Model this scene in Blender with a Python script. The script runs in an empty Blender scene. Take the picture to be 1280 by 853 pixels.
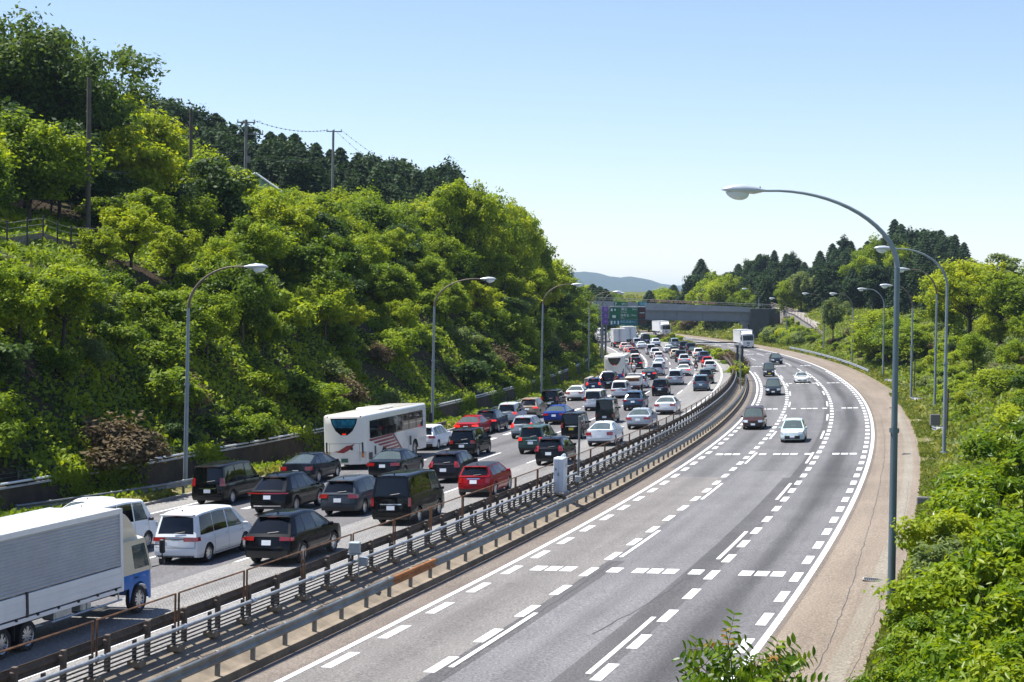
import bpy, math, random
import numpy as np
from mathutils import Vector, Matrix, Euler, noise
rad = math.radians
SC = bpy.context.scene
COL = SC.collection
# ------------------------------------------------------------------ camera, world, sun, exposure
ZC = 10.0                                    # eye height above the scene's zero level
cam_d = bpy.data.cameras.new('camera'); cam = bpy.data.objects.new('camera', cam_d); COL.objects.link(cam)
cam.location = (0, 0, ZC)
cam.rotation_euler = (Matrix.Rotation(rad(90), 3, 'X') @ Matrix.Rotation(0.01845, 3, 'Z')).to_euler()
cam_d.sensor_width = 36.0; cam_d.lens = 2101.4/1280*36
cam_d.shift_x = -1.03/1280; cam_d.shift_y = -55.7/1280
cam_d.clip_start = .5; cam_d.clip_end = 30000
SC.camera = cam
SUN_DIR = Vector((-.96, .28, 0)).normalized(); SUN_EL = rad(66)
W = bpy.data.worlds.new('World'); SC.world = W; W.use_nodes = True
nt = W.node_tree; nt.nodes.clear()
sky = nt.nodes.new('ShaderNodeTexSky'); sky.sky_type = 'NISHITA'; sky.sun_disc = False
sky.sun_elevation = SUN_EL; sky.sun_rotation = math.atan2(SUN_DIR.x, SUN_DIR.y)
sky.altitude = 100; sky.air_density = 1.0; sky.dust_density = .15; sky.ozone_density = 2.2
bg = nt.nodes.new('ShaderNodeBackground'); bg.inputs[1].default_value = .085
wo = nt.nodes.new('ShaderNodeOutputWorld')
tintn = nt.nodes.new('ShaderNodeMix'); tintn.data_type = 'RGBA'; tintn.blend_type = 'MULTIPLY'; tintn.inputs[0].default_value = 1; tintn.inputs[7].default_value = (1.02, .985, 1.08, 1)
nt.links.new(sky.outputs[0], tintn.inputs[6]); nt.links.new(tintn.outputs[2], bg.inputs[0]); nt.links.new(bg.outputs[0], wo.inputs[0])
sd = bpy.data.lights.new('sun', 'SUN'); sd.energy = 5.0; sd.angle = rad(.53); sd.color = (1, .955, .89)
sun = bpy.data.objects.new('sun', sd); COL.objects.link(sun); sun.location = (0, 0, 100)
to_sun = Vector((SUN_DIR.x*math.cos(SUN_EL), SUN_DIR.y*math.cos(SUN_EL), math.sin(SUN_EL)))
sun.rotation_euler = to_sun.to_track_quat('Z', 'Y').to_euler()
SC.view_settings.view_transform = 'Standard'; SC.view_settings.look = 'None'
SC.view_settings.exposure = 0.95; SC.view_settings.gamma = 1
SC.cycles.max_bounces = 5; SC.cycles.transparent_max_bounces = 8
SC.cycles.diffuse_bounces = 3; SC.cycles.glossy_bounces = 3; SC.cycles.transmission_bounces = 3
SC.cycles.caustics_reflective = False; SC.cycles.caustics_refractive = False

# ------------------------------------------------------------------ materials
MAT = {}
def srgb(h):
    c = [int(h[i:i+2], 16)/255 for i in (0, 2, 4)]
    return tuple(x/12.92 if x <= .04045 else ((x+.055)/1.055)**2.4 for x in c)
def mat(name, col=(.5,.5,.5), rough=.6, metal=0., coat=0., var=0., vscale=3., bump=0., bscale=30., emit=None, estr=1., spec=.5, col2=None, stretch=None):
    if name in MAT: return MAT[name]
    m = bpy.data.materials.new(name); m.use_nodes = True; n = m.node_tree; b = n.nodes['Principled BSDF']
    b.inputs['Base Color'].default_value = (*col, 1); b.inputs['Roughness'].default_value = rough
    b.inputs['Metallic'].default_value = metal; b.inputs['Coat Weight'].default_value = coat
    b.inputs['Coat Roughness'].default_value = .04; b.inputs['Specular IOR Level'].default_value = spec
    if var or bump:
        tc = n.nodes.new('ShaderNodeTexCoord'); mp = n.nodes.new('ShaderNodeMapping')
        n.links.new(tc.outputs['Object'], mp.inputs[0])
        if stretch: mp.inputs['Scale'].default_value = stretch
    if var:
        t = n.nodes.new('ShaderNodeTexNoise'); t.inputs['Scale'].default_value = vscale; t.inputs['Detail'].default_value = 6; t.inputs['Roughness'].default_value = .65
        r = n.nodes.new('ShaderNodeValToRGB'); c2 = col2 or tuple(x*(1-var) for x in col)
        r.color_ramp.elements[0].position = .36; r.color_ramp.elements[1].position = .64
        r.color_ramp.elements[0].color = (*c2, 1); r.color_ramp.elements[1].color = (*col, 1)
        n.links.new(mp.outputs[0], t.inputs[0]); n.links.new(t.outputs[0], r.inputs[0]); n.links.new(r.outputs[0], b.inputs['Base Color'])
    if bump:
        t2 = n.nodes.new('ShaderNodeTexNoise'); t2.inputs['Scale'].default_value = bscale; t2.inputs['Detail'].default_value = 4
        bp = n.nodes.new('ShaderNodeBump'); bp.inputs['Strength'].default_value = bump; bp.inputs['Distance'].default_value = .02
        n.links.new(mp.outputs[0], t2.inputs[0]); n.links.new(t2.outputs[0], bp.inputs['Height']); n.links.new(bp.outputs[0], b.inputs['Normal'])
    if emit:
        b.inputs['Emission Color'].default_value = (*emit, 1); b.inputs['Emission Strength'].default_value = estr
    MAT[name] = m
    return m
def paint(h, metal=.0):
    return mat('paint_'+h, srgb(h), .5, metal, .5, spec=.06)
def glass(name, col, alpha, rough=.03):
    m = bpy.data.materials.new(name); m.use_nodes = True; n = m.node_tree; b = n.nodes['Principled BSDF']
    b.inputs['Base Color'].default_value = (*col, 1); b.inputs['Roughness'].default_value = rough
    b.inputs['Specular IOR Level'].default_value = .5; b.inputs['Alpha'].default_value = alpha
    MAT[name] = m; return m
def ramp_node(n, stops):
    r = n.nodes.new('ShaderNodeValToRGB'); e = r.color_ramp.elements
    while len(e) < len(stops): e.new(.5)
    for k, (p, c) in enumerate(stops): e[k].position = p; e[k].color = (*c, 1)
    return r

# ------------------------------------------------------------------ mesh helpers
class MB:
    def __init__(self): self.v = []; self.f = []; self.m = []; self.key = {}; self.mi = 0
    def vert(self, p):
        k = (round(p[0], 4), round(p[1], 4), round(p[2], 4))
        i = self.key.get(k)
        if i is None: i = len(self.v); self.v.append(k); self.key[k] = i
        return i
    def face(self, pts):
        ids = []
        for p in pts:
            i = self.vert(p)
            if i not in ids: ids.append(i)
        if len(ids) > 2: self.f.append(ids); self.m.append(self.mi)
    def grid(self, P, closed=False, skip=None):
        for i in range(len(P)-1):
            n = len(P[i])
            for j in range(n if closed else n-1):
                if skip and skip(i, j): continue
                self.face([P[i][j], P[i+1][j], P[i+1][(j+1) % n], P[i][(j+1) % n]])
        return self
    def box(self, c, s, rz=0., tilt=None):
        M = Matrix.Translation(c) @ (Matrix.Rotation(rz, 4, 'Z') if tilt is None else tilt)
        h = [x/2 for x in s]
        q = [tuple(M @ Vector((a*h[0], b*h[1], e*h[2]))) for a in (-1, 1) for b in (-1, 1) for e in (-1, 1)]
        b0 = len(self.v); self.v += [tuple(x) for x in q]
        for f in ((0,1,3,2), (4,6,7,5), (0,4,5,1), (2,3,7,6), (0,2,6,4), (1,5,7,3)):
            self.f.append([b0+i for i in f]); self.m.append(self.mi)
        return self
    def bbox(self, c, s, bev, rz=0.):
        # box with bevelled vertical and top edges
        hx, hy, hz = [x/2 for x in s]
        M = Matrix.Translation(c) @ Matrix.Rotation(rz, 4, 'Z')
        rings = []
        for z, d in ((-hz, bev), (-hz+bev, 0), (hz-bev, 0), (hz, bev)):
            r = []
            for sx, sy in ((1, 1), (-1, 1), (-1, -1), (1, -1)):
                a = (sx*(hx-d), sy*(hy-d-bev), z); b = (sx*(hx-d-bev), sy*(hy-d), z)
                r += [a, b] if sx*sy > 0 else [b, a]
            rings.append([tuple(M @ Vector(p)) for p in r])
        self.grid(rings, True); self.face(rings[0][::-1]); self.face(rings[-1])
        return self
    def tube(self, path, r, n=8, cap=True):
        P = [Vector(p) for p in path]; rings = []
        rr = r if hasattr(r, '__len__') else [r]*len(P)
        up = None
        for i, p in enumerate(P):
            d = (P[min(i+1, len(P)-1)]-P[max(i-1, 0)]).normalized()
            if up is None: up = Vector((0, 0, 1)) if abs(d.z) < .9 else Vector((1, 0, 0))
            a = d.cross(up).normalized(); b = a.cross(d).normalized(); up = b
            rings.append([tuple(p + (a*math.cos(t)+b*math.sin(t))*rr[i]) for t in [2*math.pi*k/n for k in range(n)]])
        self.grid(rings, True)
        if cap: self.face(rings[0][::-1]); self.face(rings[-1])
        return self
    def lathe(self, prof, n=16, c=(0, 0, 0), axis='X'):
        rings = []
        for r, h in prof:
            ring = []
            for k in range(n):
                t = 2*math.pi*k/n
                if axis == 'X': ring.append((c[0]+h, c[1]+r*math.cos(t), c[2]+r*math.sin(t)))
                else: ring.append((c[0]+r*math.cos(t), c[1]+r*math.sin(t), c[2]+h))
            rings.append(ring)
        self.grid(rings, True); return self
    def prism(self, poly, y0, y1, f):
        a = [f(p, y0) for p in poly]; b = [f(p, y1) for p in poly]
        self.grid([a+[a[0]], b+[b[0]]]); self.face(a[::-1]); self.face(b); return self
    def build(self, name, mats=None, parent=None, smooth=None, recalc=True, link=True):
        me = bpy.data.meshes.new(name); me.from_pydata(self.v, [], self.f)
        if not isinstance(mats, (list, tuple)): mats = [mats]
        for m in mats:
            if m: me.materials.append(m)
        if any(self.m): me.polygons.foreach_set('material_index', self.m)
        if recalc:
            import bmesh
            bm = bmesh.new(); bm.from_mesh(me); bmesh.ops.recalc_face_normals(bm, faces=bm.faces); bm.to_mesh(me); bm.free()
        if smooth:
            me.polygons.foreach_set('use_smooth', [True]*len(me.polygons)); me.set_sharp_from_angle(angle=rad(smooth))
        o = bpy.data.objects.new(name, me)
        if link: COL.objects.link(o)
        if parent: o.parent = parent
        return o
def tag(o, label=None, cat=None, group=None, kind=None):
    if label: o['label'] = label
    if cat: o['category'] = cat
    if group: o['group'] = group
    if kind: o['kind'] = kind
    return o
def empty(name, loc=(0, 0, 0), rot=(0, 0, 0)):
    o = bpy.data.objects.new(name, None); COL.objects.link(o); o.location = loc; o.rotation_euler = rot; o.empty_display_size = .3
    return o
CH = {}
def kids(o): return [c for c in bpy.data.objects if c.parent == o]
def copy_tree(o, parent=None):
    c = o.copy(); COL.objects.link(c); c.parent = parent
    for k in list(o.children): copy_tree(k, c)
    return c
def inst(me, name, parent=None, loc=None, rot=None, scale=None):
    o = bpy.data.objects.new(name, me); COL.objects.link(o)
    if parent: o.parent = parent
    if loc is not None: o.location = loc
    if rot is not None: o.rotation_euler = rot
    if scale is not None: o.scale = scale if hasattr(scale, '__len__') else (scale,)*3
    return o

# ------------------------------------------------------------------ road alignment (metres; s along the road, u across it, u = 0 is the median edge line of the empty carriageway)
SN = np.array([-60,-20,20,60,100,140,180,230,290,360,440,540,700.])
KN = np.array([-0.00147,-0.00128,-0.00109,-0.00088,-0.00092,-0.0009,-0.00105,-0.00123,-0.00115,-0.00117,-0.0012,-0.00122,-0.00124])
ZN = np.array([-9.42829,-9.52645,-9.62462,-9.88069,-10.08723,-10.19347,-10.21643,-10.0697,-9.92851,-9.80964,-9.68952,-9.5694,-9.44927])
BN = np.array([.04022,.03983,.03623,.04493,.04315,.04469,.04016,.04045,.04016,.0401,.04114,.04178,.0421])
MED, DZL, WL, BL = 4.3523, .6333, 3.5048, .0068
S_ = np.arange(-60, 700.1, 1.0)
_k = np.interp(S_, SN, KN); _th = .30535 + np.cumsum(_k); _th = _th - np.cumsum(_k)[60]
_X = np.cumsum(np.sin(_th)); _Y = np.cumsum(np.cos(_th)); _X = _X-_X[60]-8.08626; _Y = _Y-_Y[60]+33.34038
def _ext(s, A, d):
    s = np.asarray(s, float); r = np.interp(s, S_, A)
    return r + np.where(s < -60, (s+60)*d, 0)
def road(s, u, left=False, h=0.):
    """numpy: road coordinates to world"""
    s = np.asarray(s, float); u = np.asarray(u, float)
    x = _ext(s, _X, math.sin(_th[0])); y = _ext(s, _Y, math.cos(_th[0])); t = np.interp(s, S_, _th)
    z = np.interp(s, SN, ZN); b = np.interp(s, SN, BN)
    zz = z+DZL+(b+BL)*(u+MED) if left else z+b*u
    return x+u*np.cos(t), y-u*np.sin(t), zz+ZC+h
def R(s, u, left=None, h=0.):
    if left is None: left = u < -2.3
    a = road(s, u, left, h); return (float(a[0]), float(a[1]), float(a[2]))
def heading(s): return float(np.interp(s, S_, _th))
def bank(s, left): return math.atan(float(np.interp(s, SN, BN)) + (BL if left else 0))
def place(o, s, u, left, reverse=False):
    o.location = R(s, u, left)
    o.rotation_euler = (0, bank(s, left), math.pi-heading(s)) if reverse else (0, -bank(s, left), -heading(s))
def strip(name, s0, s1, cols, m, ds=2., parent=None, kind='structure', smooth=None):
    """sheet along the road; cols = list of (u, left, h)"""
    mb = MB(); n = max(1, int(math.ceil((s1-s0)/ds))); P = []
    for i in range(n+1):
        s = s0+(s1-s0)*i/n; P.append([R(s, u, l, h) for u, l, h in cols])
    mb.grid(P); o = mb.build(name, m, parent, recalc=False, smooth=smooth)
    if kind: o['kind'] = kind
    return o
# ------------------------------------------------------------------ the setting: terrain, road surfaces, markings
def asphalt(name, base, dark, tan=None, lines=()):
    """road surface: aggregate speckle, patchy tone, faint tyre tracks along the lanes (u stored in the mesh attribute 'across')"""
    m = bpy.data.materials.new(name); m.use_nodes = True; n = m.node_tree; b = n.nodes['Principled BSDF']; L = n.links.new
    b.inputs['Roughness'].default_value = .82; b.inputs['Specular IOR Level'].default_value = .25
    g = n.nodes.new('ShaderNodeNewGeometry'); a = n.nodes.new('ShaderNodeAttribute'); a.attribute_name = 'across'
    al = n.nodes.new('ShaderNodeAttribute'); al.attribute_name = 'along'
    cmb = n.nodes.new('ShaderNodeCombineXYZ'); L(a.outputs['Fac'], cmb.inputs[0])
    mul = n.nodes.new('ShaderNodeMath'); mul.operation = 'MULTIPLY'; mul.inputs[1].default_value = .035; L(al.outputs['Fac'], mul.inputs[0]); L(mul.outputs[0], cmb.inputs[1])
    big = n.nodes.new('ShaderNodeTexNoise'); big.inputs['Scale'].default_value = 1.1; big.inputs['Detail'].default_value = 5; L(cmb.outputs[0], big.inputs[0])
    fine = n.nodes.new('ShaderNodeTexNoise'); fine.inputs['Scale'].default_value = 14; fine.inputs['Detail'].default_value = 3; fine.inputs['Roughness'].default_value = .8; L(g.outputs['Position'], fine.inputs[0])
    mid = n.nodes.new('ShaderNodeTexNoise'); mid.inputs['Scale'].default_value = .35; mid.inputs['Detail'].default_value = 6; L(g.outputs['Position'], mid.inputs[0])
    add = n.nodes.new('ShaderNodeMath'); add.operation = 'MULTIPLY_ADD'; add.inputs[1].default_value = .62; L(big.outputs[0], add.inputs[0])
    m2 = n.nodes.new('ShaderNodeMath'); m2.operation = 'MULTIPLY'; m2.inputs[1].default_value = .38; L(mid.outputs[0], m2.inputs[0]); L(m2.outputs[0], add.inputs[2])
    r = ramp_node(n, [(.36, dark), (.62, base)]); L(add.outputs[0], r.inputs[0])
    f2 = ramp_node(n, [(.30, (.5,)*3), (.5, (1.,)*3), (.68, (1.65,)*3)]); L(fine.outputs[0], f2.inputs[0])
    mx = n.nodes.new('ShaderNodeMix'); mx.data_type = 'RGBA'; mx.blend_type = 'MULTIPLY'; mx.inputs[0].default_value = 1
    L(r.outputs[0], mx.inputs[6]); L(f2.outputs[0], mx.inputs[7]); out = mx.outputs[2]
    # oil/wear bands in the middle of each lane
    for (uc, wd, st) in lines:
        s1 = n.nodes.new('ShaderNodeMath'); s1.operation = 'SUBTRACT'; s1.inputs[1].default_value = uc; L(a.outputs['Fac'], s1.inputs[0])
        ab = n.nodes.new('ShaderNodeMath'); ab.operation = 'ABSOLUTE'; L(s1.outputs[0], ab.inputs[0])
        jit = n.nodes.new('ShaderNodeMath'); jit.operation = 'MULTIPLY_ADD'; jit.inputs[1].default_value = .9; L(big.outputs[0], jit.inputs[0]); L(ab.outputs[0], jit.inputs[2])
        rr = ramp_node(n, [(0, (st,)*3), (1, (1,)*3)]); mp = n.nodes.new('ShaderNodeMapRange'); mp.inputs[1].default_value = .45; mp.inputs[2].default_value = .45+wd
        mp.interpolation_type = 'SMOOTHSTEP'
        L(jit.outputs[0], mp.inputs[0]); L(mp.outputs[0], rr.inputs[0])
        m3 = n.nodes.new('ShaderNodeMix'); m3.data_type = 'RGBA'; m3.blend_type = 'MULTIPLY'; m3.inputs[0].default_value = 1
        L(out, m3.inputs[6]); L(rr.outputs[0], m3.inputs[7]); out = m3.outputs[2]
    L(out, b.inputs['Base Color'])
    bp = n.nodes.new('ShaderNodeBump'); bp.inputs['Strength'].default_value = .25; bp.inputs['Distance'].default_value = .01
    L(fine.outputs[0], bp.inputs['Height']); L(bp.outputs[0], b.inputs['Normal'])
    return m
def surface(name, s0, s1, us, left, h, m, ds=2.):
    n = int(math.ceil((s1-s0)/ds)); ss = np.linspace(s0, s1, n+1); A, B = np.meshgrid(ss, us, indexing='ij')
    x, y, z = road(A, B, left, h); V = np.stack([x, y, z], -1).reshape(-1, 3); k = len(us)
    F = [(i*k+j, i*k+j+1, (i+1)*k+j+1, (i+1)*k+j) for i in range(n) for j in range(k-1)]
    me = bpy.data.meshes.new(name); me.from_pydata(V.tolist(), [], F); me.materials.append(m)
    for nm, arr in (('across', B), ('along', A)):
        at = me.attributes.new(nm, 'FLOAT', 'POINT'); at.data.foreach_set('value', arr.reshape(-1).astype(np.float32))
    o = bpy.data.objects.new(name, me); COL.objects.link(o); o['kind'] = 'structure'; return o
AS_R = asphalt('asphalt_lanes', (.140,.138,.140), (.10,.098,.10), lines=[(9.05, 1.0, .50), (5.4, .8, .84), (1.8, .9, .82)])
AS_S = asphalt('asphalt_seam', (.095,.093,.093), (.065,.064,.064))
AS_L = asphalt('asphalt_jam_lanes', (.135,.132,.134), (.098,.095,.097), lines=[(-9.6, .9, .8), (-13.1, .9, .8), (-16.6, .9, .85)])
CON_L = asphalt('pale_lane_surface', (.215,.21,.20), (.17,.165,.158), lines=[(-6.1, .8, .9)])
TAN = asphalt('tan_shoulder', (.215,.178,.138), (.155,.126,.096))
TAN2 = asphalt('brown_verge_paving', (.165,.142,.12), (.12,.10,.085))
SOIL = mat('verge_soil', (.23,.18,.125), .95, var=.5, vscale=1.2, bump=.6, bscale=8)
CONC = mat('weathered_concrete', (.36,.34,.30), .9, var=.35, vscale=2.5, bump=.3, bscale=20)
MEDC = mat('median_concrete', (.25,.205,.15), .92, var=.4, vscale=1.3, bump=.4, bscale=14)
KERB = mat('kerb_concrete', (.34,.32,.285), .9, var=.3, vscale=2)
DARKC = mat('dark_retaining_wall', (.06,.044,.03), .95, var=.6, vscale=.8, bump=.5, bscale=5)  # dark brown wall, mottled darker at random
WHITE = mat('road_paint', (.70,.70,.68), .55, var=.4, vscale=17, col2=(.36,.36,.35))
for e_, p_ in zip([n for n in WHITE.node_tree.nodes if n.type == 'VALTORGB'][0].color_ramp.elements, (.37, .46)): e_.position = p_
S0, S1 = -110., 690.
def us(a, b, st=.9): return np.linspace(a, b, max(2, int(abs(b-a)/st)+1))
roadR = surface('road', S0, S1, us(-.02, 10.95, .6), False, 0., AS_R)
roadL = surface('road', S0, S1, us(-18.6, -7.95, .6), True, 0., AS_L)
surface('pavement', S0, S1, us(-7.95, -2.75, .6), True, 0., CON_L)
surface('pavement', S0, S1, us(-1.15, -.02, .3), False, 0., TAN2)
surface('pavement', S0, S1, us(10.95, 14.45, .7), False, 0., TAN)
surface('pavement', S0, S1, us(-20.3, -18.6, .8), True, 0., CON_L)
# dark patched seams beside two of the lane lines and a re-laid dark strip by the median line
surface('asphalt_patch', 4, 30, [3.35, 3.5, 3.95], False, .004, AS_S)
surface('asphalt_patch', 2, 62, [6.55, 7.25, 7.6], False, .004, AS_S)
surface('asphalt_patch', 68, 240, [-.55, -.1], False, .004, AS_S)
surface('asphalt_patch', 62, 230, [6.9, 7.35], False, .004, AS_S)
WARM = asphalt('asphalt_warm_lane', (.175,.165,.155), (.135,.127,.12), lines=[(1.8, .9, .86)])
surface('asphalt_patch', S0, 62.5, us(.13, 3.38, .6), False, .003, WARM)
surface('asphalt_patch', 3, 66, us(3.72, 6.9, .6), False, .003, asphalt('asphalt_mid_lane', (.155,.152,.155), (.118,.115,.118), lines=[(5.4, .8, .88)]))
surface('pavement_strip', S0, 120, [12.9, 13.15, 13.4], False, .004, asphalt('pale_shoulder_strip', (.225,.205,.165), (.17,.145,.11)))
surface('pavement_strip', S0, 300, [10.96, 11.1], False, .004, asphalt('dark_shoulder_seam', (.15,.125,.10), (.11,.09,.075)))
# ground between and beside
mb = MB(); P = []
for i in range(401):
    s = S0+(S1-S0)*i/400
    nz_ = noise.noise(Vector((s*.7, 0, 2)))*.05; P.append([R(s, -1.15, False), R(s, -1.16, False, -.12), R(s, -1.26, False, -.12), R(s, -1.27, False, .17), R(s, -1.42, False, .19), R(s, -1.75, False, .33+nz_), R(s, -2.1, True, -.31+nz_), R(s, -2.45, True, -.13), R(s, -2.72, True, .02), R(s, -2.78, True, 0)])
mb.grid(P); o = mb.build('median_strip', MEDC, recalc=False); o['kind'] = 'structure'
# kerb left of the jammed road, verge, retaining wall
kb = strip('kerb', 30, S1, [(-20.3, True, 0), (-20.3, True, .12), (-20.5, True, .13), (-20.5, True, .02)], KERB)
kb = strip('kerb', S0, S1, [(14.45, False, 0), (14.46, False, .05), (14.6, False, .055), (14.62, False, .0)], TAN)
def fs(s): return float(np.interp(s, [-200, 140, 220, 300, 380, 700], [1, 1, .92, .72, .6, .6]))
LV = [0, 1.0, 4, 7, 10, 13, 18, 30, 45, 60, 90, 120, 170, 260]
LH = [1.55, 1.9, 5.4, 8.6, 11.3, 12.5, 13.2, 16.5, 20, 23, 27, 31, 34, 34]
def hn(x, y, sc, a): return noise.fractal(Vector((x*sc, y*sc, 3.7)), 1.0, 2.0, 4)*a
def left_h(v, s):
    h = float(np.interp(v, LV, LH)); 
    if v > 1: h = 1.55+(h-1.55)*fs(s)
    return h
def left_pt(s, v):
    x, y, z = R(s, -23.2-v, True); zb = R(s, -23.2, True)[2]
    k = min(1., max(0., v-.5)/4)
    return Vector((x, y, zb+left_h(v, s)+hn(x, y, .11, 1.1*k)+hn(x, y, .5, .25*k)))
RVv = [0, 1.5, 4, 8, 14, 25, 45, 80, 130, 260]
RHh = [0, .05, .9, 3.2, 5.6, 7.2, 8.4, 9.4, 9.6, 9.0]
def right_h(v, s):
    h = float(np.interp(v, RVv, RHh))
    e = max(0., min(1., (28-s)/30.))            # embankment of the overbridge the photographer stands on
    h += e*float(np.interp(v, [0, 1, 4, 9, 30], [0, .1, 2.0, 3.6, 3.0]))
    g = max(0., min(1., (s-230)/120.))
    h += g*float(np.interp(v, [0, 2, 10, 25, 60], [0, 0, 1.5, 2.2, 2.2]))
    return h
def right_pt(s, v):
    x, y, z = R(s, 14.6+v, False); zb = R(s, 14.6, False)[2]
    k = min(1., max(0., v-1)/5)
    return Vector((x, y, zb+right_h(v, s)+hn(x+50, y, .1, .9*k)+hn(x, y, .5, .2*k)))
def ground_mat(name, c1, c2, c3, sc=.25):
    m = bpy.data.materials.new(name); m.use_nodes = True; n = m.node_tree; b = n.nodes['Principled BSDF']; L = n.links.new
    b.inputs['Roughness'].default_value = .95; b.inputs['Specular IOR Level'].default_value = .1
    g = n.nodes.new('ShaderNodeNewGeometry')
    t = n.nodes.new('ShaderNodeTexNoise'); t.inputs['Scale'].default_value = sc; t.inputs['Detail'].default_value = 9; t.inputs['Roughness'].default_value = .7; L(g.outputs['Position'], t.inputs[0])
    r = ramp_node(n, [(.38, c1), (.5, c2), (.64, c3)]); L(t.outputs[0], r.inputs[0])
    t2 = n.nodes.new('ShaderNodeTexNoise'); t2.inputs['Scale'].default_value = 6; t2.inputs['Detail'].default_value = 5; L(g.outputs['Position'], t2.inputs[0])
    f2 = ramp_node(n, [(.3, (.55,)*3), (.7, (1.4,)*3)]); L(t2.outputs[0], f2.inputs[0])
    mx = n.nodes.new('ShaderNodeMix'); mx.data_type = 'RGBA'; mx.blend_type = 'MULTIPLY'; mx.inputs[0].default_value = 1
    L(r.outputs[0], mx.inputs[6]); L(f2.outputs[0], mx.inputs[7]); L(mx.outputs[2], b.inputs['Base Color'])
    bp = n.nodes.new('ShaderNodeBump'); bp.inputs['Strength'].default_value = .8; bp.inputs['Distance'].default_value = .15
    L(t2.outputs[0], bp.inputs['Height']); L(bp.outputs[0], b.inputs['Normal'])
    return m
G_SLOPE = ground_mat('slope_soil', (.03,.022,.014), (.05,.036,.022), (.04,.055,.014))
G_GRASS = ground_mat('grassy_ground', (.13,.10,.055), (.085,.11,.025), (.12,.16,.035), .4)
G_WALL = 0
G_VERGE = ground_mat('verge_ground', (.22,.17,.10), (.13,.13,.045), (.15,.18,.04), .8)
def terrain(name, f, vs, s0, s1, ds, m):
    n = int((s1-s0)/ds); k = len(vs)
    V = []
    for i in range(n+1):
        s = s0+(s1-s0)*i/n
        V += [tuple(f(s, v)) for v in vs]
    F = [(i*k+j, i*k+j+1, (i+1)*k+j+1, (i+1)*k+j) for i in range(n) for j in range(k-1)]
    me = bpy.data.meshes.new(name); me.from_pydata(V, [], F); me.materials.append(m)
    me.polygons.foreach_set('use_smooth', [True]*len(F))
    o = bpy.data.objects.new(name, me); COL.objects.link(o); o['kind'] = 'structure'; return o
vsL = [0, .35, .7, 1.2, 2, 3, 4, 5, 6, 7, 8, 9, 10, 11.5, 13, 15, 18, 22, 27, 33, 40, 50, 62, 78, 95, 120, 150, 200, 260]
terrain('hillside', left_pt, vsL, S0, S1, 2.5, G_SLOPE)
vsR = [0, .6, 1.2, 2, 3, 4, 5.5, 7, 9, 11, 13.5, 17, 21, 26, 32, 40, 50, 65, 80, 105, 130, 190, 260]
terrain('hillside', right_pt, vsR, S0, S1, 3., G_GRASS)
mb = MB(); P = []
for i in range(241):
    s = S0+(230-S0)*i/240; ue = float(np.interp(s, [S0, 125, 155, 200, 230], [13.74, 13.70, 14.2, 14.55, 14.6]))
    P.append([R(s, ue, False, .004), R(s, ue+.01, False, .045), R(s, ue+.12, False, .05), R(s, ue+.13, False, .03), R(s, 14.75, False, .035)])
mb.grid(P); mb.m = [1 if k % 4 == 3 else 0 for k in range(len(mb.f))]; o = mb.build('verge', [TAN, G_VERGE], recalc=False); o['kind'] = 'structure'
strip('verge', S0, S1, [(-20.5, True, .02), (-21.3, True, .06), (-22.2, True, .10), (-23.15, True, .12)], G_VERGE)
# retaining wall with its coping
W0 = strip('retaining_wall', S0, S1, [(-23.12, True, 0.), (-23.2, True, 1.45)], DARKC, kind=None)
tag(W0, 'low dark retaining wall at the foot of the left hillside', 'wall')
cp = strip('coping', S0, S1, [(-23.10, True, 1.44), (-23.10, True, 1.52), (-23.3, True, 1.53), (-23.3, True, 1.4)], mat('pale_coping', (.42,.44,.45), .7, var=.3, vscale=2), parent=W0, kind=None)
cb = MB()
cb.tube([R(s, -23.16, True, 1.66) for s in range(20, 420, 4)], .055, 6); cb.build('conduit_pipe', mat('pipe_white', (.62,.65,.67), .45), W0, smooth=50)
cb = MB()
for dz, du in ((1.85, -23.45), (2.02, -23.5)): cb.tube([R(s, du, True, dz+.03*math.sin(s*.8)) for s in range(20, 300, 3)], .014, 4)
cb.build('cable', mat('cable_black', (.02,.02,.022), .5), W0)
pb = MB(); pb.box((0, 0, .3), (.05, .05, .62)); pb.box((-.02, 0, .55), (.16, .05, .04)); pm = pb.build('cable_post', mat('dull_steel', (.10,.105,.11), .5, .5), None, link=False).data
for s in range(22, 300, 3): inst(pm, 'cable_post', W0, R(s, -23.42, True, 1.5), (0, 0, -heading(s)))
# horizon-wide ground
gb = MB(); gb.grid([[(x, y, -3.4) for x in (-16000, -300, 300, 16000)] for y in (-3000, -200, 800, 16000)])
o = gb.build('ground', G_GRASS, recalc=False); o['kind'] = 'structure'
# ---- markings
paint_stuff = MB()
def mark(parent, name, s0, s1, u0, u1, left, h=.009, ds=2.5):
    n = max(1, int(round((s1-s0)/ds))); mb = MB()
    mb.grid([[R(s0+(s1-s0)*i/n, u, left, h) for u in (u0, u1)] for i in range(n+1)])
    return mb.build(name, WHITE, parent, recalc=False)
mark(roadR, 'edge_line', S0, S1, -.09, .11, False); mark(roadR, 'edge_line', S0, S1, 10.72, 10.93, False)
mark(roadL, 'edge_line', S0, S1, -MED-.1, -MED+.1, True); mark(roadL, 'edge_line', S0, S1, -18.47, -18.27, True)
for k in range(-1, 24):
    s = 10.97+20*k
    mark(roadR, 'lane_dash', s, s+8, 3.53, 3.68, False); mark(roadR, 'lane_dash', s, s+8, 7.13, 7.28, False)
for k in range(-2, 50):
    s = 10.25+4*k; T = 2.0
    for u0, u1 in ((.33, .63), (3.12, 3.42), (7.42, 7.72), (10.28, 10.58)): mark(roadR, 'block_mark', s, s+T, u0, u1, False)
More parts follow.
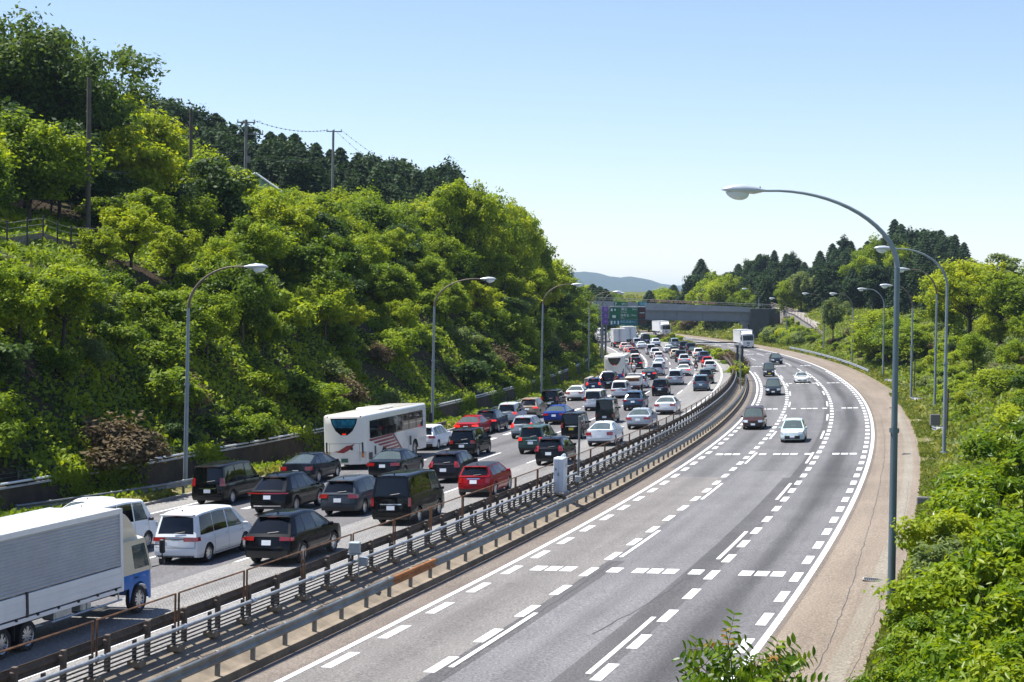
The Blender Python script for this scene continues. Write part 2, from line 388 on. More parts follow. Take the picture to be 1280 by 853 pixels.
for j in range(-1, 9):
    s = 27.25+50*j
    for u in (1.1, 1.64, 2.18, 3.85, 4.75, 5.29, 5.83, 6.72, 8.45, 8.99, 9.53): mark(roadR, 'cross_mark', s, s+1.1, u, u+.44, False)
for k in range(-1, 26):
    s = 2.3+20*k
    mark(roadL, 'lane_dash', s, s+8, -MED-WL-.07, -MED-WL+.08, True); mark(roadL, 'lane_dash', s, s+8, -MED-2*WL-.07, -MED-2*WL+.08, True)
for k in range(0, 70):
    s = 20.5+6*k; mark(roadL, 'lane_dash', s, s+3.2, -15.08, -14.72, True)
# long thin crack sealed with tar, slab joints on the shoulder, drain gratings
TAR = mat('tar', (.045,.043,.042), .7)
def crack(pts, wd, parent, left=False, h=.007, seed=1):
    rnd = random.Random(seed); mb = MB(); Pq = []
    for i in range(len(pts)-1):
        (sa, ua), (sb, ub) = pts[i], pts[i+1]; n = max(2, int(abs(sb-sa)/.7))
        for k in range(n+1):
            t = k/n; s = sa+(sb-sa)*t; u = ua+(ub-ua)*t+rnd.uniform(-.035, .035); w = wd*rnd.uniform(.5, 1.3)
            Pq.append([R(s, u-w/2, left, h), R(s, u+w/2, left, h)])
    mb.grid(Pq); return mb.build('crack_line', TAR, parent, recalc=False)
crack([(-5, 12.75), (16, 12.6), (36, 12.1), (61, 11.75), (97, 11.6), (180, 11.7), (280, 11.8)], .022, roadR)
crack([(-5, 13.6), (20, 13.5), (60, 13.2)], .014, roadR, seed=4); crack([(16, 6.05), (21.5, 6.6), (29, 7.0)], .05, roadR, seed=5)
crack([(10, 3.75), (30, 3.6)], .05, roadR, seed=6); crack([(2, -.9), (120, -.85)], .03, roadR, seed=8)
GR = mat('grating_steel', (.16,.17,.18), .5, .6)
for s, u in ((27., 13.1), (77.3, 13.2), (127, 13.2)):
    t = empty('drain_grating', R(s, u, False, .0), (0, bank(s, False), -heading(s)))
    tag(t, 'steel drain grating set in the tan shoulder '+('beside the nearest lamp post' if s < 30 else 'far along the curve' if s > 100 else 'below the hedge-side kerb on the curve'), 'drain')
    f = MB()
    for a, b, c, d in ((0, -.29, .92, .05), (0, .29, .92, .05), (-.45, 0, .05, .54), (.45, 0, .05, .54)): f.box((a, b, .012), (c, d, .02))
    f.build('frame', CONC, t)
    g = MB()
    for k in range(14): g.box((-.39+.06*k, 0, .01), (.02, .5, .014))
    g.build('bars', GR, t)
    q = MB(); q.box((0, 0, .006), (.84, .52, .004)); q.build('sump_shade', mat('drain_dark', (.02,.02,.02), .9), t)  # shade of the pit painted as a flat dark sheet under the bars
# ------------------------------------------------------------------ vehicles
TYRE = mat('tyre_rubber', (.018,.018,.019), .85); RIM = mat('alloy_rim', (.52,.54,.56), .3, .8); HUB = mat('dark_hub', (.05,.05,.055), .5, .3)
TRIM = mat('black_trim', (.015,.015,.017), .45); UNDER = mat('underbody', (.008,.008,.009), .95); CHROME = mat('chrome', (.75,.76,.78), .12, 1.)
PLATE = mat('plate_white', (.72,.76,.80), .4); PLATEY = mat('plate_yellow', (.80,.62,.04), .4); PLATEG = mat('plate_green', (.03,.12,.08), .4)
TAIL = mat('tail_lamp_red', (.32,.012,.012), .15, coat=1.); TAILON = mat('tail_lamp_lit', (.6,.02,.015), .2, coat=1., emit=(1,.03,.012), estr=.5)
LAMPW = mat('head_lamp', (.70,.74,.78), .08, .3, coat=1.); AMBER = mat('amber_lamp', (.7,.22,.02), .2, coat=1.)
SEAT = mat('seat_cloth', (.05,.048,.046), .9); GLD = glass('privacy_glass', (.004,.005,.006), 1.); GLC = glass('clear_glass', (.09,.12,.12), .72)
GLB = glass('bus_glass', (.012,.014,.013), .95)
def lerp(a, b, t): return a+(b-a)*t
def patch(mb, fn, a0, a1, b0, b1, na=4, nb=3, off=.006):
    """small panel lying on the surface fn(a, b) -> (point, normal)"""
    P = []
    for i in range(na+1):
        row = []
        for j in range(nb+1):
            p, n = fn(lerp(a0, a1, i/na), lerp(b0, b1, j/nb)); row.append(tuple(Vector(p)+Vector(n)*off))
        P.append(row)
    mb.grid(P)
WHEELS = {}
def wheel_meshes(r, w, dark=False, n=7):
    k = (r, w, dark)
    if k in WHEELS: return WHEELS[k]
    t = MB(); rr = r*.66
    t.lathe([(rr, -w/2+.01), (r*.93, -w/2), (r, -w/2+.03), (r, w/2-.03), (r*.93, w/2), (rr, w/2-.01), (rr, -w/2+.01)], 20)
    to = t.build('tyre', TYRE, None, smooth=40, link=False).data
    q = MB(); q.lathe([(rr, w/2-.015), (rr*.93, w/2-.03), (rr*.92, -w/4)], 20); q.lathe([(0, w/2-.03), (rr*.2, w/2-.03), (rr*.24, w/2-.05)], 10)
    for i in range(n):
        a = 2*math.pi*i/n; d = Vector((0, math.cos(a), math.sin(a))); e = Vector((0, -math.sin(a), math.cos(a)))
        for sg in (-1, 1):
            e2 = e*.05*sg*r/.33
            a0 = d*rr*.15; a1 = d*rr*.95+e2*1.3
            h0 = Vector((w/2-.035, 0, 0)); th = e*.022
            q.face([tuple(a0+h0-th), tuple(a1+h0*.95-th), tuple(a1+h0*.95+th), tuple(a0+h0+th)])
    ro = q.build('rim', HUB if dark else RIM, None, smooth=40, link=False).data
    b = MB(); b.lathe([(0, -w/6), (rr*.95, -w/6)], 14); bo = b.build('hub', mat('brake_dark', (.03,.03,.032), .6, .4), None, link=False).data
    WHEELS[k] = (to, ro, bo); return WHEELS[k]
def add_wheel(root, x, y, r, w, side, dark=False):
    me = wheel_meshes(r, w, dark)
    wh = inst(me[0], 'wheel', root, (x, y, r), (0, 0, 0 if side > 0 else math.pi))
    inst(me[1], 'rim', wh); inst(me[2], 'brake_disc', wh); return wh
def make_car(sp):
    """sp: dictionary of measurements; y forward, origin on the ground below the rear axle"""
    Wd = sp['W']/2; ro = sp['ro']; wb = sp['wb']; L = sp['L']; r = sp['r']; yn = L-ro; sill = sp.get('sill', .21)
    BZ = sp['belt']      # [(y, z)] rear to front, incl. hood edge
    bz = lambda y: float(np.interp(y, [p[0] for p in BZ], [p[1] for p in BZ]))
    def wfac(y):
        f = 1.
        a = (y+ro)/sp.get('trear', .45); f *= 1-sp.get('wrear', .07)*max(0, 1-a)**2
        a = (yn-y)/.75; f *= 1-.16*max(0, 1-a)**2.2
        return f
    def wz(z, zb):    # half width at height z on the lower body
        t = (z-sill)/max(.1, zb-sill)
        return Wd*float(np.interp(t, [0, .12, .35, .62, .8, 1.], [.93, .975, 1., .992, .985, sp.get('wbelt', .95)]))
    def tailx(y, z):  # slanting lower ends
        if y <= -ro+.001: return y + sp.get('tlow', .06)*max(0, (z-.55))/.5 + (.05 if z < .3 else 0)
        if y >= yn-.001: return y - .14*max(0, (z-.45))/.45 - (.10 if z < .28 else 0)
        return y
    ra = r+.055
    ys = {-ro, yn}
    for c in (0, wb):
        for k in range(9): ys.add(c-ra*math.cos(math.pi*k/8))
    for y in np.arange(-ro+.12, yn-.05, .28): 
        if abs(y) > ra+.06 and abs(y-wb) > ra+.06: ys.add(float(y))
    for p in BZ: 
        if -ro < p[0] < yn and abs(p[0]) > ra+.03 and abs(p[0]-wb) > ra+.03: ys.add(p[0])
    ys.add(yn-.1); ys.add(yn-.28); ys.add(-ro+.1)
    ys = sorted(ys)
    def zbot(y):
        z = sill+.05*max(0, 1-(y+ro)/.5)+.02*max(0, 1-(yn-y)/.4)
        for c in (0, wb):
            if abs(y-c) < ra: z = max(z, r*.98+math.sqrt(max(0, ra*ra-(y-c)**2)))
        return z
    NR = 7
    def col(y, sg):
        zb = bz(y); z0 = min(zbot(y), zb-.05); out = []
        for j in range(NR):
            z = lerp(z0, zb, j/(NR-1)); out.append((sg*wz(z, zb)*wfac(y), tailx(y, z), z))
        return out
    root = empty(sp['name'])
    body = MB()
    for sg in (-1, 1): body.grid([col(y, sg) for y in ys])
    # rear and front fascias: rows share the end columns
    def fascia(yend, sgn):
        rows = []; c = col(yend, 1)
        for (x, y, z) in c:
            row = []
            for k in range(9):
                t = lerp(-1, 1, k/8); bul = sp.get('bul', .10)*(1-abs(t)**3)
                row.append((x*t, y - sgn*-1*0 + (-bul if sgn < 0 else bul*1.6), z))
            rows.append(row)
        return rows
    body.grid(fascia(-ro, -1)); body.grid(fascia(yn, 1))
    G = sp['gh']         # greenhouse: tail (yb, yt), columns [(yb, yt)], roof heights
    cols = G['cols']; rz = lambda y: float(np.interp(y, [p[0] for p in G['roof']], [p[1] for p in G['roof']]))
    wt = G['wt']; cam_ = G.get('camber', .035)
    def side(yb, yt, t, sg):   # t 0 belt .. 1 rail
        zb = bz(yb); zt = rz(yt)-.045
        wbt = wz(zb, zb)*wfac(yb); w1 = wt*(1-.05*max(0, 1-(yt-cols[0][1])/.5)**2)
        tt = t; return (sg*lerp(wbt, w1, tt**1.25), lerp(yb, yt, t), lerp(zb, zt, t))
    T = [0, .07, .93, 1.]
    nC = len(cols); glassi = G['glass']      # indices i of bays between col i and i+1 that are windows: {i: 'd' or 'c'}
    gp = []
    for sg in (-1, 1):
        for i in range(nC-1):
            (a0, a1), (b0, b1) = cols[i], cols[i+1]
            n = max(1, int(max(abs(b0-a0), abs(b1-a1))/.3))
            P = [[side(lerp(a0, b0, k/n), lerp(a1, b1, k/n), t, sg) for t in T] for k in range(n+1)]
            if i in glassi:
                body.grid(P, skip=lambda a, b: b == 1)
                g = MB(); m_ = 4
                Q = [[side(lerp(a0, b0, k/n), lerp(a1, b1, k/n), lerp(T[1], T[2], q/m_), sg) for q in range(m_+1)] for k in range(n+1)]
                Q = [[(x-sg*.012, y, z) for x, y, z in row] for row in Q]
                g.grid(Q); gp.append((g, glassi[i]))
            else: body.grid(P)
    # roof
    y0, y1 = cols[0][1], cols[-1][1]; nr = 10; P = []
    def roofrow(y):
        x1 = side(0, y, 1., 1)[0]; z = rz(y)
        return [(-x1, y, z-.045), (-x1+.035, y, z-.012)]+[(x1*t, y, z+cam_*(1-t*t)) for t in (-.86, -.6, -.3, 0, .3, .6, .86)]+[(x1-.035, y, z-.012), (x1, y, z-.045)]
    for k in range(nr+1): P.append(roofrow(lerp(y0, y1, k/nr)))
    if sp.get('roofcol'): rb_ = MB(); rb_.grid(P); rb_.build('roof', sp['roofcol'], root, smooth=32)
    else: body.grid(P)
    # windscreen and rear window / tailgate between a belt line and a roof row
    def cross(yb, yt, bulge, rear):
        zb = bz(yb)
        lo = [side(yb, yt, 0, 1 if t > 0 else -1) for t in (-1, 1)]
        xb = lo[1][0]; top = roofrow(yt); xt = top[-1][0]
        def f(u, t):   # u -1..1 across, t 0..1 up
            zt = rz(yt)-.045+ (cam_+.045)*(1-u*u) if abs(u) < 1 else rz(yt)-.045
            s_ = -1 if rear else 1
            yy = lerp(yb, yt, t)+s_*bulge*(1-u*u)*(1-.55*t)
            z = lerp(zb+G.get('cowl', .02)*(1-u*u), zt, t)
            x = lerp(xb, xt, t**1.25)*u
            return (x, yy, z)
        return f
    U = [-1, -.93, -.86, -.5, 0, .5, .86, .93, 1]
    wsf = cross(cols[-1][0], cols[-1][1], .10, False); rwf = cross(cols[0][0], cols[0][1], sp.get('bul', .10), True)
    t0, t1 = G.get('rw', (.12, .9))
    for f, ta, tb, us_, gk in ((wsf, .05, .96, .9, 'c'), (rwf, t0, t1, G.get('rwu', .88), G.get('rwg', 'd'))):
        UU = [-1, -us_, -.5, 0, .5, us_, 1]; TT = [0, ta, .35, .65, tb, 1]
        if not ta < .35: TT = [0, ta, (ta+tb)/2, (ta+tb*2)/3, tb, 1]
        body.grid([[f(u, t) for t in TT] for u in UU], skip=lambda a, b: 1 <= a <= 4 and 1 <= b <= 3)
        g = MB(); s_ = -.012 if f is wsf else .012
        g.grid([[(x, y+s_, z) for x, y, z in [f(lerp(-us_, us_, a/6), lerp(ta, tb, b/4)) for b in range(5)]] for a in range(7)])
        gp.append((g, gk if f is rwf else 'c'))
    # hood (front) and deck (rear) as grids between the belt edges
    def lid(ya, yb_, n, crown):
        P = []
        for k in range(n+1):
            y = lerp(ya, yb_, k/n); zb = bz(y); x1 = wz(zb, zb)*wfac(y); e = min(1, min(k, n-k)/1.) if n else 1
            P.append([(x1*t, tailx(y, zb)+(sp.get('bul', .1)*1.6*(1-abs(t)**3) if y > yn-.01 else 0)+(-sp.get('bul', .1)*(1-abs(t)**3) if y < -ro+.01 else 0)+(.10*(1-t*t) if abs(y-cols[-1][0]) < .01 else 0)+(-sp.get('bul', .1)*(1-t*t) if abs(y-cols[0][0]) < .01 else 0), zb+crown*(1-t*t)*(1 if 0 < k < n else (.3 if (y > yn-.01 or y < -ro+.01) else G.get('cowl', .02)/crown))) for t in (-1, -.8, -.5, -.2, 0, .2, .5, .8, 1)])
        body.grid(P)
    lid(cols[-1][0], yn, 6, .045)
    if sp.get('deck'): lid(-ro, cols[0][0], 4, .03)
    # window frames thin gasket is the gap; sill cladding in black trim
    bo = body.build('body', paint('808488'), root, smooth=32)
    for g, k in gp:
        g.build('window', GLD if k == 'd' else GLC, root, smooth=50)
    # dark floor, wheel wells, seats
    ub = MB(); ub.bbox((0, (yn-ro)/2, (sill+.42)/2+.06), (Wd*2*.78, L-.3, .42-sill+.1), .03); ub.bbox((0, (yn-ro)/2, (bz(0)-.1)/2+.15), (Wd*2*.62, L-.5, bz(0)-.35), .03)
    if sp.get('dash', True): ub.bbox((0, cols[-1][0]-.25, bz(cols[-1][0])-.08), (Wd*1.7, .5, .14), .03)
    ub.build('underbody', UNDER, root)
    sy = sp['seats'][0]
    for sx in (-.38, .38):
        sb = MB(); sb.grid([[(sx*Wd/.85+w*k_, sy+dy_, bz(sy)+zz) for zz, w in ((-.35, .24), (.24, .22), (.30, .12), (.46, .11))] for k_, dy_ in ((-1, 0), (-1, .1), (1, .1), (1, 0))], True); sb.build('seat', SEAT, root)
    for sg in (-1, 1):
        for y in (0, wb): add_wheel(root, sg*(Wd-.115), y, r, .2, sg, sp.get('darkrim', False))
    # surfaces for fittings
    def rearf(u, z):       # u = x in metres
        zb = bz(-ro)
        if z <= zb or sp.get('deck'):
            w_ = wz(min(z, zb), zb)*wfac(-ro); t = max(-1, min(1, u/w_)); y = tailx(-ro, min(z, zb))-sp.get('bul', .1)*(1-abs(t)**3)
            return (u, y, z), (0, -1, 0)
        f = rwf; tz = (z-zb)/(rz(cols[0][1])-.045-zb); w_ = f(1, tz)[0]; p = f(max(-1, min(1, u/w_)), tz); return p, (0, -1, .15)
    def sidef(sg):
        def f(y, z):
            zb = bz(y)
            if z <= zb: return (sg*wz(z, zb)*wfac(y), tailx(y, z), z), (sg, 0, 0)
            t = (z-zb)/(rz(y)-.045-zb); p = side(y, y, t, sg); return p, (sg, 0, .2)
        return f
    def frontf(u, z):
        zb = bz(yn); w_ = wz(z, zb)*wfac(yn); t = max(-1, min(1, u/w_)); return (u, tailx(yn, z)+sp.get('bul', .1)*1.6*(1-abs(t)**3), z), (0, 1, 0)
    # tail lamps
    tl = sp['tl']   # list of (x0, x1, z0, z1)
    for sg in (-1, 1):
        q = MB()
        for (x0, x1, z0, z1) in tl:
            patch(q, rearf, sg*x0, sg*x1, z0, z1, 4, 3, .02)
            if x1 > Wd*.8:
                patch(q, sidef(sg), -ro+.02, -ro+.02+sp.get('tlw', .16), z0, z1, 3, 3, .012)
        q.build('tail_lamp', TAIL, root, smooth=50)
        h = MB(); z0, z1, xi = sp['hl']; patch(h, frontf, sg*xi, sg*Wd*.84, z0, z1, 4, 2, .015); patch(h, sidef(sg), yn-.38, yn-.02, z0+.02, z1, 4, 2, .01)
        h.build('headlight', LAMPW, root, smooth=50)
        mr = MB(); my = cols[-1][0]-.42; mz = bz(my)+.07
        mr.bbox((sg*(Wd+.075), my, mz), (.19, .10, .13), .03); mr.box((sg*(Wd-.01), my+.02, mz-.05), (.1, .05, .035)); mr.build('side_mirror', TRIM if sp.get('mirk') else paint('808488'), root, smooth=40)
    px = sp.get('platez', .62)
    q = MB(); patch(q, rearf, -.165, .165, px-.082, px+.082, 2, 2, .03); q.build('plate', sp.get('plate', PLATE), root)
    q = MB(); patch(q, frontf, -.165, .165, .36, .52, 2, 2, .03); q.build('plate', sp.get('plate', PLATE), root)
    q = MB(); patch(q, rearf, -Wd*.8, Wd*.8, sill+.05, sill+.05+sp.get('bump', .14), 8, 2, .012)
    q.build('bumper_trim', TRIM, root, smooth=50); q = MB(); gz = sp.get('grille', (.32, .6)); patch(q, frontf, -Wd*.62, Wd*.62, gz[0], gz[1], 6, 2, .008)
    q.build('grille', TRIM, root, smooth=50)
    if sp.get('garnish'):
        q = MB(); a, b, c = sp['garnish']; patch(q, rearf, -a, a, b, c, 6, 1, .026); q.build('tailgate_garnish', CHROME, root)
    # shut lines, handles
    q = MB()
    for sg in (-1, 1):
        f = sidef(sg)
        for y in sp['doors']: patch(q, f, y-.006, y+.006, sill+.06, bz(y)-.01, 1, 6, .004)
        for (ya, yb_) in [(sp['doors'][0], sp['doors'][-1])]: patch(q, f, ya, yb_, sill+.055, sill+.068, 8, 1, .004)
    if not sp.get('deck'):
        for u in (-Wd*.86, Wd*.86): patch(q, rearf, u-.006, u+.006, px-.15, bz(-ro), 1, 4, .012)
        patch(q, rearf, -Wd*.86, Wd*.86, px-.16, px-.148, 6, 1, .012)
    q.build('shut_lines', UNDER, root)
    for sg in (-1, 1):
        f = sidef(sg)
        for y in sp['doors'][1:]:
            p, n = f(y-.16, bz(y)-.13); h = MB(); h.bbox((p[0]+sg*.018, p[1], p[2]), (.03, .17, .028), .008); h.build('door_handle', sp.get('hand', paint('808488')), root)
    q = MB()
    if sp.get('spoiler'):
        y = cols[0][1]; z = rz(y); q.bbox((0, y-.06, z+.0), (wt*1.84, .24, .035), .012); q.build('roof_spoiler', paint('808488'), root)
        s = MB(); s.box((0, y-.185, z-.01), (.3, .012, .02)); s.build('high_brake_lamp', TAIL, root)
    if sp.get('wiper'):
        a = rwf(.0, t0+.02); b = rwf(.5, t0+.10); s = MB(); s.tube([(a[0], a[1]-.03, a[2]), (b[0], b[1]-.035, b[2])], .010, 4); s.build('rear_wiper', TRIM, root)
    q = MB(); p = (0, cols[0][1]+.35, rz(cols[0][1]+.35)+cam_); q.prism([(-.08, 0), (.06, 0), (-.09, .06)], -.015, .015, lambda a, y: (p[0]+y, p[1]+a[0], p[2]-.01+a[1])); q.build('roof_antenna', TRIM, root)
    if sp.get('rails'):
        q = MB()
        for sg in (-1, 1): q.tube([(sg*(wt-.08), lerp(y0, y1, t), rz(lerp(y0, y1, t))+.045+(.03 if 0 < t < 1 else -.02)) for t in (.04, .1, .5, .88, .95)], .016, 5)
        q.build('roof_rails', RIM, root)
    return root
PAINTNAMES = ('body', 'side_mirror', 'door_handle', 'roof_spoiler')
def recolor(root, m, roof=None, lit=False):
    for k in root.children:
        b = k.name.split('.')[0]
        if b in PAINTNAMES and k.data.materials and k.data.materials[0].name.startswith('paint_'):
            k.material_slots[0].link = 'OBJECT'; k.material_slots[0].material = m
        if lit and b in ('tail_lamp', 'high_brake_lamp'):
            k.material_slots[0].link = 'OBJECT'; k.material_slots[0].material = TAILON
SPECS = {
'minivan': dict(name='minivan', L=4.70, W=1.70, ro=.85, wb=2.85, r=.325, belt=[(-.85,.98),(1.5,.99),(2.7,.96),(3.0,.97),(3.5,.90),(3.85,.76)], tlow=.04, wrear=.05,
   gh=dict(cols=[(-.83,-.70),(-.62,-.56),(.42,.40),(.50,.48),(1.50,1.46),(1.60,1.56),(2.62,2.06),(3.00,2.22)], glass={1:'d',3:'d',5:'c'}, wt=.70, roof=[(-.75,1.76),(-.3,1.82),(1.2,1.84),(2.3,1.77)], rw=(.10,.88)),
   tl=[(.60,.83,.90,1.25)], tlw=.10, hl=(.62,.80,.42), seats=[2.0,1.0,.1], doors=[.45,1.55,2.62], garnish=(.42,.78,.82), platez=.68, spoiler=True, wiper=True, grille=(.34,.66)),
'family': dict(name='minivan', L=4.64, W=1.70, ro=.82, wb=2.85, r=.32, belt=[(-.82,.93),(1.5,.95),(2.6,.92),(3.05,.95),(3.5,.87),(3.82,.72)], tlow=.05, wrear=.06,
   gh=dict(cols=[(-.80,-.58),(-.55,-.38),(.45,.45),(.48,.48),(1.48,1.42),(1.56,1.50),(2.70,1.98),(3.12,2.16)], glass={1:'d',3:'d',5:'c'}, wt=.66, roof=[(-.6,1.66),(-.2,1.72),(1.1,1.745),(2.2,1.67)], rw=(.14,.90)),
   tl=[(.34,.83,.80,.93)], tlw=.22, hl=(.58,.78,.40), seats=[2.0,1.0,.1], doors=[.45,1.52,2.66], garnish=(.34,.86,.89), platez=.74, spoiler=True, wiper=True, bump=.06),
'crossover': dict(name='crossover_car', L=4.62, W=1.84, ro=.93, wb=2.69, r=.36, sill=.24, belt=[(-.93,.96),(0,1.04),(1.4,1.01),(2.3,.99),(2.75,1.0),(3.3,.93),(3.69,.78)], tlow=.10, wrear=.12,
   gh=dict(cols=[(-.86,-.30),(-.45,-.02),(.25,.28),(.33,.36),(1.22,1.12),(1.30,1.20),(2.20,1.50),(2.62,1.66)], glass={1:'d',3:'d',5:'c'}, wt=.62, roof=[(-.4,1.58),(.1,1.64),(1.0,1.66),(1.8,1.59)], rw=(.16,.86)),
   tl=[(.46,.92,.86,.97)], tlw=.22, hl=(.66,.82,.46), seats=[1.35,.4], doors=[.28,1.27,2.2], platez=.80, spoiler=True, wiper=True, bump=.24, grille=(.36,.70)),
'fastsuv': dict(name='crossover_car', L=4.70, W=1.85, ro=1.0, wb=2.69, r=.37, sill=.25, belt=[(-1.0,1.0),(-.5,1.04),(1.4,1.0),(2.3,.98),(2.75,1.0),(3.3,.93),(3.70,.78)], tlow=.10, wrear=.14, deck=False,
   gh=dict(cols=[(-.93,-.18),(-.40,.10),(.30,.42),(.38,.50),(1.28,1.18),(1.36,1.26),(2.22,1.55),(2.64,1.70)], glass={1:'d',3:'d',5:'c'}, wt=.60, roof=[(-.3,1.55),(.3,1.64),(1.0,1.66),(1.8,1.60)], rw=(.10,.80), rwu=.80),
   tl=[(.0,.93,.92,.97)], tlw=.20, hl=(.68,.82,.46), seats=[1.35,.4], doors=[.30,1.32,2.2], platez=.78, garnish=(.62,.40,.44), spoiler=True, bump=.10, chr=True),
'hatch': dict(name='hatchback_car', L=4.0, W=1.69, ro=.68, wb=2.53, r=.305, belt=[(-.68,.92),(0,.96),(1.3,.93),(2.2,.90),(2.6,.92),(3.0,.86),(3.32,.70)], tlow=.08, wrear=.10,
   gh=dict(cols=[(-.64,-.30),(-.28,-.10),(.22,.22),(.30,.30),(1.16,1.08),(1.24,1.16),(2.12,1.42),(2.50,1.58)], glass={1:'d',3:'d',5:'c'}, wt=.60, roof=[(-.35,1.44),(.1,1.51),(.9,1.525),(1.7,1.47)], rw=(.16,.88)),
   tl=[(.56,.80,.80,1.08)], tlw=.14, hl=(.60,.76,.40), seats=[1.3,.4], doors=[.25,1.2,2.12], platez=.68, spoiler=True, wiper=True, grille=(.30,.52)),
'wagon': dict(name='station_wagon', L=4.62, W=1.75, ro=.90, wb=2.70, r=.32, belt=[(-.90,.92),(0,.94),(1.4,.91),(2.4,.89),(2.75,.91),(3.3,.84),(3.72,.68)], tlow=.08, wrear=.10,
   gh=dict(cols=[(-.86,-.50),(-.50,-.36),(.30,.30),(.36,.36),(1.26,1.16),(1.34,1.24),(2.26,1.52),(2.66,1.68)], glass={1:'d',3:'d',5:'c'}, wt=.62, roof=[(-.55,1.47),(0,1.53),(1.0,1.55),(1.8,1.49)], rw=(.14,.88)),
   tl=[(.46,.86,.78,.94)], tlw=.20, hl=(.58,.74,.42), seats=[1.4,.45], doors=[.32,1.3,2.26], platez=.70, spoiler=True, wiper=True, bump=.18),
'sedan': dict(name='sedan_car', L=4.75, W=1.80, ro=1.02, wb=2.78, r=.33, belt=[(-1.02,.96),(-.5,1.0),(.2,.96),(1.4,.92),(2.3,.89),(2.75,.91),(3.3,.83),(3.73,.67)], tlow=.08, wrear=.12, deck=True,
   gh=dict(cols=[(-.42,.28),(-.02,.40),(.42,.56),(.50,.64),(1.34,1.18),(1.42,1.26),(2.28,1.50),(2.74,1.70)], glass={1:'d',3:'d',5:'c'}, wt=.58, roof=[(.2,1.39),(.7,1.44),(1.1,1.45),(1.8,1.39)], rw=(.06,.94), rwu=.93, rwg='c', cowl=.03),
   tl=[(.44,.88,.74,.90)], tlw=.18, hl=(.58,.72,.44), seats=[1.45,.6], doors=[.46,1.38,2.28], platez=.74, bump=.14, grille=(.30,.58)),
'liftback': dict(name='liftback_car', L=4.60, W=1.78, ro=.98, wb=2.75, r=.32, belt=[(-.98,1.04),(-.5,1.02),(.2,.97),(1.4,.92),(2.4,.88),(2.85,.91),(3.3,.82),(3.62,.66)], tlow=.06, wrear=.12, deck=False,
   gh=dict(cols=[(-.93,.42),(-.30,.46),(.36,.58),(.44,.66),(1.34,1.16),(1.42,1.24),(2.36,1.50),(2.86,1.68)], glass={1:'d',3:'d',5:'c'}, wt=.57, roof=[(.3,1.41),(.7,1.46),(1.1,1.475),(1.8,1.41)], rw=(.10,.94), rwu=.90, rwg='c'),
   tl=[(.50,.87,.72,.92)], tlw=.16, hl=(.56,.72,.44), seats=[1.45,.6], doors=[.40,1.38,2.36], platez=.66, bump=.12, rearblade=True),
'kei': dict(name='kei_car', L=3.40, W=1.48, ro=.45, wb=2.46, r=.28, belt=[(-.45,.98),(1.2,.98),(2.2,.95),(2.55,.96),(2.75,.90),(2.95,.74)], tlow=.03, wrear=.04, bul=.05,
   gh=dict(cols=[(-.43,-.36),(-.30,-.26),(.42,.42),(.50,.50),(1.30,1.26),(1.38,1.34),(2.20,1.86),(2.50,1.98)], glass={1:'d',3:'d',5:'c'}, wt=.64, roof=[(-.4,1.73),(0,1.78),(1.2,1.79),(2.05,1.73)], rw=(.08,.90)),
   tl=[(.56,.73,.80,1.12)], tlw=.06, hl=(.62,.80,.36), seats=[1.5,.5], doors=[.45,1.34,2.2], platez=.72, garnish=(.40,.86,.92), spoiler=True, plate=PLATEY, grille=(.32,.56)),
'keivan': dict(name='kei_van', L=3.40, W=1.48, ro=.46, wb=2.44, r=.28, belt=[(-.46,1.02),(1.2,1.02),(2.2,1.0),(2.6,1.0),(2.78,.92),(2.94,.74)], tlow=.02, wrear=.03, bul=.04,
   gh=dict(cols=[(-.45,-.40),(-.34,-.30),(.50,.50),(.56,.56),(1.36,1.34),(1.44,1.42),(2.24,2.0),(2.56,2.12)], glass={1:'d',3:'d',5:'c'}, wt=.66, roof=[(-.42,1.82),(0,1.86),(1.2,1.87),(2.2,1.81)], rw=(.06,.90)),
   tl=[(.58,.73,.50,.70)], tlw=.05, hl=(.62,.82,.36), seats=[1.6,.6], doors=[.52,1.4,2.24], platez=.50, plate=PLATE, grille=(.32,.56)),
'vanlong': dict(name='passenger_van', L=4.70, W=1.70, ro=1.05, wb=2.57, r=.33, belt=[(-1.05,1.13),(1.0,1.13),(2.5,1.08),(2.95,1.06),(3.25,1.0),(3.65,.80)], tlow=.05, wrear=.04, bul=.05,
   gh=dict(cols=[(-1.03,-.86),(-.84,-.72),(.52,.52),(.58,.58),(1.62,1.58),(1.70,1.66),(2.68,2.30),(3.10,2.46)], glass={1:'d',3:'d',5:'c'}, wt=.71, roof=[(-.9,1.94),(-.4,1.98),(1.2,1.99),(2.5,1.90)], rw=(.08,.90)),
   tl=[(.72,.84,.78,1.12)], tlw=.05, hl=(.74,.92,.46), seats=[2.2,1.2,.2], doors=[.55,1.66,2.66], garnish=(.45,.84,.88), platez=.72, wiper=True, bump=.1, mirk=True),
'compactmpv': dict(name='compact_minivan', L=4.26, W=1.69, ro=.70, wb=2.74, r=.31, belt=[(-.70,.95),(1.4,.96),(2.4,.92),(2.85,.94),(3.2,.87),(3.56,.72)], tlow=.05, wrear=.07,
   gh=dict(cols=[(-.68,-.50),(-.44,-.32),(.40,.40),(.46,.46),(1.40,1.34),(1.48,1.42),(2.42,1.84),(2.84,2.02)], glass={1:'d',3:'d',5:'c'}, wt=.64, roof=[(-.5,1.62),(-.1,1.68),(1.1,1.70),(2.0,1.63)], rw=(.14,.90)),
   tl=[(.54,.82,.84,1.02)], tlw=.16, hl=(.60,.78,.40), seats=[1.8,.8], doors=[.42,1.44,2.42], platez=.70, garnish=(.4,.84,.87), spoiler=True, wiper=True),
